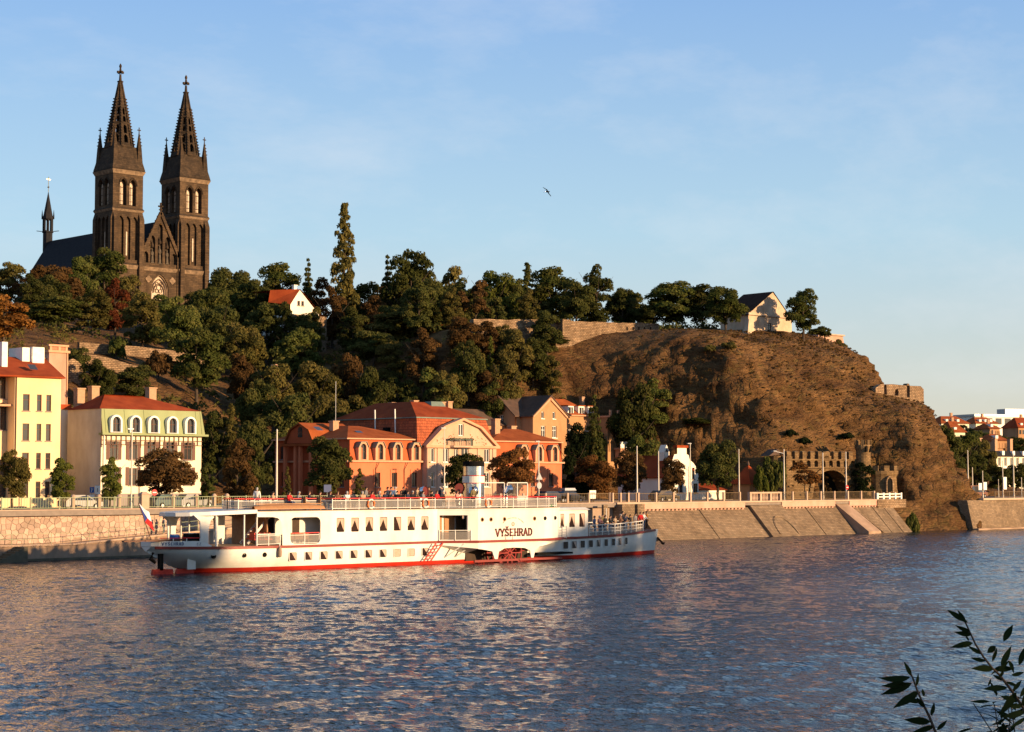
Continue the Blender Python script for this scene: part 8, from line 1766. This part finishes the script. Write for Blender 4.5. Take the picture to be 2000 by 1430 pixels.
# ================================================================== street furniture
def fence(name, label, u0, u1, v, z, mat, h=1.12, bay=2.9, pitch=.28, postmat=None, pw_=.10):
    o = thing(name, label, 'fence', (u0, v, z)); n = max(1, round((u1-u0)/bay)); m = MB()
    for k in range(n+1): x = u0 + (u1-u0)*k/n; MB().box(x-pw_/2, x+pw_/2, v-pw_/2, v+pw_/2, z, z+h+.06).build('post', postmat or mat, o)
    for zz in (.12, h-.04): MB().box(u0, u1, v-.025, v+.025, z+zz-.025, z+zz+.025).build('rail', mat, o)
    x = u0 + pitch/2
    while x < u1: m.box(x-.014, x+.014, v-.014, v+.014, z+.145, z+h-.066); x += pitch
    m.build('bars', mat, o)['kind'] = 'stuff'; return o
ZQ = 4.62
uE = U(283, 4.4)
fence('embankment_fence', 'green iron fence on the embankment wall left of the stone gate pier', -30, U(278, 4.4), 4.5, ZQ, 'fence_green')
fence('embankment_fence', 'green iron fence on the embankment wall behind the steamer stern', U(292, 4.4), 62, 4.5, ZQ, 'fence_green')
fence('embankment_fence', 'brown fence on the embankment behind the steamer bow cabin', 62.1, 84, 4.5, ZQ, 'fence_brown', bay=3.4, postmat='coping', pw_=.22)
fence('embankment_fence', 'fence with pale posts above the steamer foredeck', 84.2, UW(1250), 4.2, 4.6, 'fence_brown', bay=1.6, postmat='coping', pw_=.22)
gp = thing('gate_pier', 'pink stone pier interrupting the green embankment fence', 'pier', (uE, 4.5, ZQ)); MB().box(uE-.42, uE+.42, 4.2, 4.85, ZQ, ZQ+1.35).build('shaft', 'coping', gp); MB().frus(uE-.5, uE+.5, 4.12, 4.93, ZQ+1.35, uE-.2, uE+.2, 4.4, 4.65, ZQ+1.6).build('cap', 'coping', gp)
for p_, nth in zip((145, 195, 235, 340, 385, 420, 445), ('third stone post left', 'second stone post left', 'first stone post left', 'first stone post right', 'second stone post right', 'third stone post right', 'fourth stone post right')):
    a = U(p_, 4.85); g = thing('stone_post', 'rounded ' + nth + ' of the pink pier behind the green fence', 'post', (a, 4.95, 4.54), 0, 'stone posts along the green fence'); MB().lathe([(.2, 0), (.2, 1.1), (.25, 1.15), (.24, 1.3), (.1, 1.45)], (0, 0, 0), 10).build('shaft', 'coping', g, local=True)
fence('embankment_fence', 'brown fence above the pink cornice in front of the white house', UW(1252), UW(1450), 4.0, 4.6, 'fence_brown', bay=3.2, postmat='coping', pw_=.24)
fence('embankment_fence', 'brown fence in front of the tunnel gate', UW(1525), UW(1712), 4.0, 4.6, 'fence_brown', bay=3.2, postmat='coping', pw_=.24, pitch=.2)
bl = thing('balustrade', 'pale stone balustrade on the buttress left of the tunnel gate', 'balustrade', (UW(1480), 3.6, 4.6)); a, b = UW(1462), UW(1524)
MB().box(a, b, 3.3, 3.7, 5.55, 5.75).build('top_rail', 'coping', bl)
for k in range(4): x = a + (b-a-.35)*k/3; MB().box(x, x+.35, 3.28, 3.72, 4.602, 5.548).build('pier', 'coping', bl)
for k in range(3):
    for j in range(5): x = a + (b-a-.35)*k/3 + .5 + j*((b-a-.35)/3-.6)/5; MB().lathe([(.07, 0), (.13, .3), (.08, .7), (.1, .94)], (x, 3.5, 4.602), 8).build('baluster', 'coping', bl)
wr = thing('end_railing', 'white concrete railing at the end of the embankment beside the rock', 'railing', (UW(1730), 4, 4.6)); a, b = UW(1714), UW(1760)
for k in range(5): x = a + (b-a)*k/4; MB().box(x-.15, x+.15, 3.5, 3.75, 4.6, 5.5).build('post', 'trim_white', wr)
for z_ in (4.85, 5.25): MB().box(a, b, 3.55, 3.70, z_, z_+.14).build('rail', 'trim_white', wr)
MB().box(a-.6, b+.6, 3.15, 5.4, 3.4, 4.57).build('base', 'rubble', wr)
fence('far_fence', 'low fence along the far embankment at the right edge', 166, 230, 2.4, 4.6, 'fence_brown', h=.95, bay=4)
# tall poles
def pole(px_, ytop, v, label, mat='pole_white', r0=.15, head=None, zb=4.54):
    P = atv(px_, ytop, v); u = float(P[0]); H = float(P[2])-zb; r0 *= .74; o = thing('street_pole', label, 'pole', (u, v, zb), 0, 'tall poles along the embankment')
    MB().lathe([(r0*1.5, 0), (r0*1.5, .5), (r0*1.1, .6), (r0, H*.4), (r0*.62, H)], (0, 0, 0), 10).build('shaft', mat, o, local=True); MB().lathe([(r0*.8, H-.02), (r0*.8, H+.08), (.03, H+.2)], (0, 0, 0), 8).build('cap', mat, o, local=True)
    if head == 'lamp': MB().box(-.55, .15, -.1, .1, H+.05, H+.16).build('lamp_head', 'metal_grey', o, local=True)
    if head == 'arm': MB().bar((0, 0, H-.4), (-1.3, .6, H-.1), .06).build('bracket', 'metal_grey', o, local=True); MB().box(-1.7, -1.1, .4, .8, H-.15, H-.02).build('lamp_head', 'metal_grey', o, local=True)
    return o
for a in [(258, 840, 7, 'slim pale lamp pole before the green mansard house', 'pole_white', .10, 'lamp'), (541, 842, 8, 'thick white pole left of the orange villa', 'pole_white', .15), (868, 838, 6.5, 'slim lamp pole in front of the beige gable', 'pole_white', .09, 'lamp'), (1052, 864, 6.5, 'pole carrying traffic signs right of the wheelhouse', 'pole_white', .12, 'lamp'),
          (1244, 874, 7, 'white pole above the foredeck passengers', 'pole_white', .13), (1286, 884, 8, 'white pole left of the white baroque house', 'pole_white', .12), (1348, 868, 6, 'slim pole in front of the baroque gable', 'pole_white', .10, 'lamp'), (1443, 880, 7, 'white pole left of the kiosk', 'pole_white', .12), (1531, 880, 6, 'white pole at the left end of the tunnel gate', 'pole_white', .14, 'arm'),
          (1607, 887, 6, 'white pole before the middle of the tunnel gate', 'pole_white', .14), (1652, 885, 6, 'white pole at the right side of the tunnel arch', 'pole_white', .14), (1890, 882, 5, 'white pole just right of the rock, tallest there', 'pole_white', .14), (1899, 915, 12, 'second pole right of the rock', 'pole_white', .14), (1919, 922, 5, 'pole with banner right of the rock', 'pole_white', .12), (1950, 938, 9, 'short thin pole left of the second banner', 'pole_white', .08), (1958, 902, 5, 'pole with second banner near the apartment block', 'pole_white', .12), (1979, 888, 5, 'tall pole before the apartment block', 'pole_white', .14), (1995, 935, 6, 'short pole at the right picture edge', 'pole_white', .1)]: pole(*a)
def signpost(px_, yc, v, label, kind):
    P = atv(px_, yc, v); u = float(P[0]); z = float(P[2]); o = thing('road_sign', label, 'sign', (u, v, 4.54)); H = z-4.54
    MB().tube([(0, 0, 0), (0, 0, H+.3)], .03, 6).build('post', 'metal_grey', o, local=True); mm = MB(); mm.m = Matrix.Translation((0, -.05, H)) @ Matrix.Rotation(math.pi/2, 4, 'X')
    if kind == 'noentry': mm.lathe([(.32, 0), (.32, .03)], (0, 0, 0), 20).build('plate', 'rail_red', o, local=True); MB().box(-.22, .22, -.095, -.082, H-.05, H+.05).build('bar', 'trim_white', o, local=True)
    if kind == 'parking':
        MB().box(-.27, .27, -.08, -.05, H-.30, H+.30).build('plate', 'barrel_blue', o, local=True); glyph('P', .2, .36, .07, lambda a, b, d: (a-.1, -.085-d*.3, H-.18+b)).build('letter', 'trim_white', o, local=True); MB().box(-.3, .3, -.08, -.05, H-.95, H-.5).build('supplementary_plate', 'trim_white', o, local=True)
    if kind == 'white': MB().box(-.35, .35, -.08, -.05, H-.45, H+.45).build('plate', 'trim_white', o, local=True); MB().box(-.04, .04, -.09, -.082, H-.2, H+.2).build('mark', 'black', o, local=True)
    if kind == 'board': MB().box(-.55, .55, -.08, -.05, H-.5, H+.5).build('plate', 'trim_white', o, local=True); MB().box(-.4, .4, -.09, -.081, H+.1, H+.28).build('text_strip', 'metal_grey', o, local=True)
    if kind == 'blue': MB().box(-.5, .5, -.08, -.05, H-.4, H+.4).build('plate', 'letter_blue', o, local=True)
    if kind == 'tri':
        MB().prism([(-.5, -.3), (.5, -.3), (0, .55)], .03, lambda a, b, d: (a, -.12+d, H+b)).build('red_border', 'metal_grey', o, local=True); MB().prism([(-.3, -.19), (.3, -.19), (0, .33)], .02, lambda a, b, d: (a, -.145+d, H+b)).build('plate', 'metal_grey', o, local=True)
        mm = MB(); mm.m = Matrix.Translation((0, -.05, H-1.0)) @ Matrix.Rotation(math.pi/2, 4, 'X'); mm.lathe([(.4, 0), (.4, .03)], (0, 0, 0), 18).build('round_plate', 'metal_grey', o, local=True); mm = MB(); mm.m = Matrix.Translation((0, -.082, H-1.0)) @ Matrix.Rotation(math.pi/2, 4, 'X'); mm.lathe([(.3, 0), (.3, .012)], (0, 0, 0), 18).build('round_plate_field', 'metal_grey', o, local=True)
    return o
signpost(179, 957, 22.5, 'blue parking sign on the shaded side of the mansard house', 'parking'); signpost(190, 957, 23.0, 'small white sign right of the parking sign', 'white'); signpost(301, 962, 10, 'red no-entry sign under the chestnut tree', 'noentry')
signpost(1052.5, 932, 6.2, 'triangular and round traffic signs on the pole by the villa', 'tri'); signpost(1157, 966, 5.2, 'white notice board on the fence behind the bow cabin', 'board'); signpost(639, 954, 7, 'dark blue sign behind the upper deck passengers', 'blue'); signpost(1654, 952, 5.6, 'round red-rimmed sign on the pole by the tunnel arch', 'noentry')
def banner(px_, y0, y1, v, label):
    P = atv(px_, y1, v); u = float(P[0]); z1 = float(atv(px_, y0, v)[2]); z0 = float(P[2]); o = thing('banner', label, 'banner', (u, v, z0)); MB().box(-.45, .45, -.03, .03, 0, z1-z0).build('cloth', 'trim_white', o, local=True); MB().tube([(-.5, 0, z1-z0), (.5, 0, z1-z0)], .03, 6).build('rod', 'metal_grey', o, local=True)
banner(1924, 942, 957, 4.7, 'white banner on the first pole beyond the rock'); banner(1963, 932, 956, 4.7, 'white banner with print on the pole near the apartment block'); banner(1914.5, 944, 957, 4.7, 'narrow white banner left of the first one beyond the rock')
# vehicles
def car(px_, v, rz, col, label, cat='car', L_=4.2, H_=1.45, zb=4.42, van=False, box=False):
    u = U(px_, v); o = thing(cat.replace(' ', '_'), label, cat, (u, v, zb), rz); mk('paint_%d' % px_, col, None, 1, .25, spec=.6)
    if van: pr = [(-L_/2, .3), (L_/2, .3), (L_/2, .95), (L_/2-.5, 1.1), (L_/2-1.0, H_), (-L_/2+.05, H_), (-L_/2, 1.2)]
    else: pr = [(-L_/2, .3), (L_/2, .3), (L_/2, .72), (L_/2-.9, .88), (L_/2-1.6, H_-.06), (L_/2-2.1, H_), (-L_/2+.75, H_), (-L_/2+.15, .95), (-L_/2, .85)]
    m = MB(); m.prism([(a, b) for a, b in pr], 1.7, lambda a, b, d: (a, (d-.85)*(1 if b < 1.0 else .86), b)); m.build('body', 'paint_%d' % px_, o, local=True)
    wz0, wz1 = .92, H_-.1; g = [(L_/2-1.1 if not van else L_/2-.65, wz0), (L_/2-1.68 if not van else L_/2-1.02, wz1), (-L_/2+.85, wz1), (-L_/2+.35, wz0)]
    for s in (-1, 1): MB().add([(a, s*(.855 if b < 1.0 else .745), b) for a, b in g], [(0, 1, 2, 3)]).build('side_window', 'glass_dark', o, local=True)
    xw = L_/2-.92 if not van else L_/2-.52; MB().add([(xw, -.72, .93), (xw, .72, .93), (xw-.64, .66, H_-.08), (xw-.64, -.66, H_-.08)], [(0, 1, 2, 3)]).build('windscreen', 'glass_dark', o, local=True)
    for sx in (-1, 1):
        for s in (-1, 1):
            mm = MB(); mm.m = Matrix.Translation((sx*(L_/2-.8), s*.80, .31)) @ Matrix.Rotation(math.pi/2, 4, 'X'); w = mm.lathe([(.31, -.1), (.31, .1)], (0, 0, 0), 14).build('wheel', 'black', o, local=True); mm = MB(); mm.m = Matrix.Translation((sx*(L_/2-.8), s*.81, .31)) @ Matrix.Rotation(math.pi/2, 4, 'X'); mm.lathe([(.18, -.105), (.18, .105)], (0, 0, 0), 10).build('rim', 'metal_grey', w, local=True)
    for s in (-1, 1): MB().box(L_/2-.02, L_/2+.02, s*.6-.15, s*.6+.15, .62, .76).build('headlight', 'trim_white', o, local=True); MB().box(-L_/2-.02, -L_/2+.02, s*.65-.12, s*.65+.12, .68, .84).build('tail_light', 'rail_red', o, local=True)
    if box: MB().frus(-1.0, 1.0, -.4, .4, H_+.06, -.9, .8, -.35, .35, H_+.36).build('roof_box', 'metal_grey', o, local=True)
    return o
car(380, 12.5, 0, (0.26, 0.25, 0.24), 'silver car parked behind the green fence under the chestnut'); car(330, 12.6, 0, (0.03, 0.07, 0.07), 'dark teal car parked behind the fence left of the silver one'); car(158, 13, 0, (0.30, 0.28, 0.25), 'pale car behind the fence between the two left houses')
car(1075, 9.0, 0, (0.03, 0.035, 0.05), 'dark car parked before the right wing of the villa', zb=4.54); car(1110, 9.0, 0, (0.012, 0.012, 0.014), 'black car with a roof box right of the villa', box=True, zb=4.54); car(1297, 8.0, 0, (0.10, 0.075, 0.04), 'olive brown car parked left of the white house', zb=4.54); car(1902, 8, 0, (0.20, 0.09, 0.05), 'brown van on the road beyond the rock', 'van', 4.8, 1.95, 4.5, True)
# bird in the sky
B_ = atd(1069, 375, 120); bd_ = thing('bird', 'dark bird gliding alone in the sky', 'bird', tuple(float(x) for x in B_), -TH); bd_.scale = (.75, .75, .75)
m = MB().tube([(-.22, 0, 0), (-.1, 0, .015), (.05, 0, .02), (.16, 0, .03), (.22, 0, .03)], [.01, .05, .06, .04, .01], 8); m.build('body', 'black', bd_, local=True, smooth=True)
MB().add([(-.05, 0, .03), (.1, 0, .03), (-.02, -.1, .2), (-.34, -.35, .34), (-.42, -.38, .35), (-.12, -.1, .17)], [(0, 1, 2, 5), (5, 2, 3, 4)]).build('wing', 'black', bd_, local=True); MB().add([(-.05, 0, .02), (.1, 0, .02), (.16, .12, -.1), (.34, .4, -.30), (.30, .42, -.33), (.06, .12, -.09)], [(0, 1, 2, 5), (5, 2, 3, 4)]).build('wing', 'black', bd_, local=True)
MB().add([(-.2, -.02, 0), (-.2, .02, 0), (-.36, .07, -.02), (-.36, -.07, -.02)], [(0, 1, 2, 3)]).build('tail', 'black', bd_, local=True)
# ---------------- willow twigs in the foreground
leafmat('leaf_willow', (0.012, 0.020, 0.008), (0.018, 0.028, 0.010), (0.026, 0.036, 0.013))
def leafmesh(cv):
    n = 7; vs = []; 
    for i in range(n+1):
        t_ = i/n; w_ = .135*math.sin(math.pi*(t_**.8))**1.0; z_ = -cv*t_*t_; vs += [(t_, -w_, z_+.02), (t_, 0, z_), (t_, w_, z_+.02)]
    m = MB().add(vs, [(3*i+j, 3*i+j+1, 3*i+j+4, 3*i+j+3) for i in range(n) for j in range(2)]); me = m.mesh('leaf'); me.materials.append(M['leaf_willow']); a = me.attributes.new('tint', 'FLOAT', 'POINT'); a.data.foreach_set('value', [.5]*len(me.vertices)); return me
LF = [leafmesh(c) for c in (.05, .22, .38)]
def twig(label, stem, leaves, d):
    pts = [Vector([float(q) for q in atd(x, y, d+dd)]) for x, y, dd in stem]; base = pts[-1]; gz = Vector((base.x, base.y, 4.9)); o = thing('willow_twig', label, 'twig', tuple(gz), 0)
    pts = pts + [gz + (base-gz)*.4, gz]; k = len(pts); MB().tube(pts, [.0025 + .004*i/k for i in range(k)], 6).build('stem', 'bark', o)
    for (x0, y0, x1, y1, kind) in leaves:
        A_ = Vector([float(q) for q in atd(x0, y0, d)]); B_ = Vector([float(q) for q in atd(x1, y1, d + rnd.uniform(-.05, .05))]); D = B_-A_; ln = D.length; lf = link('leaf', LF[kind], o); D.normalize()
        view = Vector([float(q) for q in _fh]); side = D.cross(view).normalized(); nrm = side.cross(D).normalized(); tw = rnd.uniform(-.5, .5); s2 = side*math.cos(tw) + nrm*math.sin(tw); n2 = D.cross(s2).normalized()
        mt = Matrix((D, s2, n2)).transposed().to_4x4(); lf.matrix_local = Matrix.Translation(A_-gz) @ mt @ Matrix.Diagonal((ln, ln, ln, 1))
twig('dark willow twig at the bottom right, the shorter left one', [(1772, 1300, 0), (1783, 1325, 0), (1792, 1350, 0), (1803, 1375, 0), (1815, 1400, 0), (1828, 1432, 0)],
  [(1780, 1321, 1768, 1293, 1), (1778, 1322, 1717, 1337, 2), (1772, 1335, 1727, 1342, 1), (1781, 1334, 1726, 1358, 1), (1790, 1340, 1794, 1315, 0), (1793, 1354, 1748, 1380, 1), (1798, 1352, 1775, 1356, 0), (1806, 1382, 1790, 1362, 0), (1803, 1360, 1803, 1345, 0), (1819, 1398, 1825, 1372, 0), (1817, 1410, 1772, 1406, 1), (1830, 1426, 1850, 1407, 0), (1824, 1418, 1789, 1432, 2), (1800, 1368, 1765, 1372, 1)], 6.0)
twig('dark willow twig at the bottom right corner, the longer branching one', [(1885, 1215, 0), (1893, 1232, 0), (1905, 1258, 0), (1920, 1282, 0), (1938, 1305, 0), (1952, 1318, 0), (1965, 1335, 0), (1980, 1355, 0), (2000, 1385, 0), (2012, 1432, 0)],
  [(1886, 1216, 1872, 1192, 1), (1884, 1214, 1851, 1190, 1), (1890, 1216, 1872, 1205, 1), (1895, 1234, 1868, 1225, 1), (1897, 1240, 1870, 1236, 1), (1893, 1252, 1885, 1240, 0), (1900, 1256, 1864, 1262, 2), (1892, 1260, 1880, 1262, 0), (1918, 1277, 1890, 1264, 1), (1926, 1290, 1893, 1288, 1), (1940, 1307, 1904, 1303, 1), (1940, 1308, 1985, 1303, 1), (1945, 1310, 1935, 1318, 0), (1955, 1322, 1958, 1310, 0), (1928, 1276, 1953, 1254, 2), (1960, 1254, 1979, 1215, 1), (1938, 1292, 1948, 1265, 0), (1955, 1300, 1976, 1265, 1), (1968, 1290, 1990, 1316, 2), (1990, 1300, 2003, 1262, 0), (1962, 1330, 1938, 1318, 0), (1968, 1344, 1920, 1343, 1), (1972, 1348, 1984, 1350, 0), (1990, 1370, 1950, 1360, 1), (1930, 1340, 1936, 1325, 0), (2000, 1378, 1972, 1382, 1), (1975, 1318, 2005, 1316, 1), (1985, 1352, 1958, 1395, 1), (1992, 1362, 2008, 1335, 0), (2002, 1390, 1962, 1402, 1), (1996, 1380, 2012, 1350, 2), (2004, 1400, 1975, 1425, 1), (1978, 1350, 1996, 1328, 0), (1948, 1312, 1972, 1290, 0), (1965, 1332, 1990, 1340, 1)], 6.0)
wb = thing('willow_bush', 'dark blurred willow shoots rising at the lower right corner', 'shrub', tuple(float(q) for q in atd(1985, 1440, 7.5)))
r_ = random.Random(8); g0 = Vector(ORG[wb.name])
for k in range(5): MB().tube([g0 + Vector((r_.uniform(-.1, .1), r_.uniform(-.1, .1), -1.3)), g0 + Vector((r_.uniform(-.1, .1), r_.uniform(-.1, .1), -.2)), g0 + Vector((r_.uniform(-.1, .18), r_.uniform(-.1, .18), .12))], [.006, .004, .002], 5).build('stem', 'bark', wb)
for k in range(70):
    lf = link('leaf', LF[k % 3], wb); s_ = r_.uniform(.06, .11); lf.matrix_local = Matrix.Translation((r_.uniform(-.08, .22), r_.uniform(-.1, .2), r_.uniform(-.15, .14))) @ Euler((r_.uniform(-1, 1), r_.uniform(-1.2, .4), r_.uniform(0, 6.3))).to_matrix().to_4x4() @ Matrix.Diagonal((s_, s_, s_, 1))
# tall trees on the near bank, outside the picture, that shade part of the steamer
for k, (u_, H_, w_, lb) in enumerate([(-71, 11, 1.2, 'low spreading willow behind the twigs'), (38, 20.5, 1.0, 'tall bank tree downstream of the gap'), (46, 21, 1.0, 'tall bank tree next to the gap'), (88, 21.5, .9, 'tall bank tree upstream of the gap'), (96, 23, 1.05, 'tallest bank tree upstream'), (105, 22, 1.0, 'tall bank tree farthest upstream')]):
    cm, tm, h0_, r0_ = PROTO['broad%d' % (k % 4)]; s_ = H_/h0_; R_ = thing('bank_tree', lb + ' on the near shore outside the view', 'tree', (u_, -153.5 if k else -161, 5.3), k*1.3, 'trees on the near bank'); R_.scale = (s_, s_, s_); c = link('crown', cm, R_); c.scale = (w_*.8, w_*.8, 1); omat(c, 'leaf_green'); link('trunk', tm, R_)
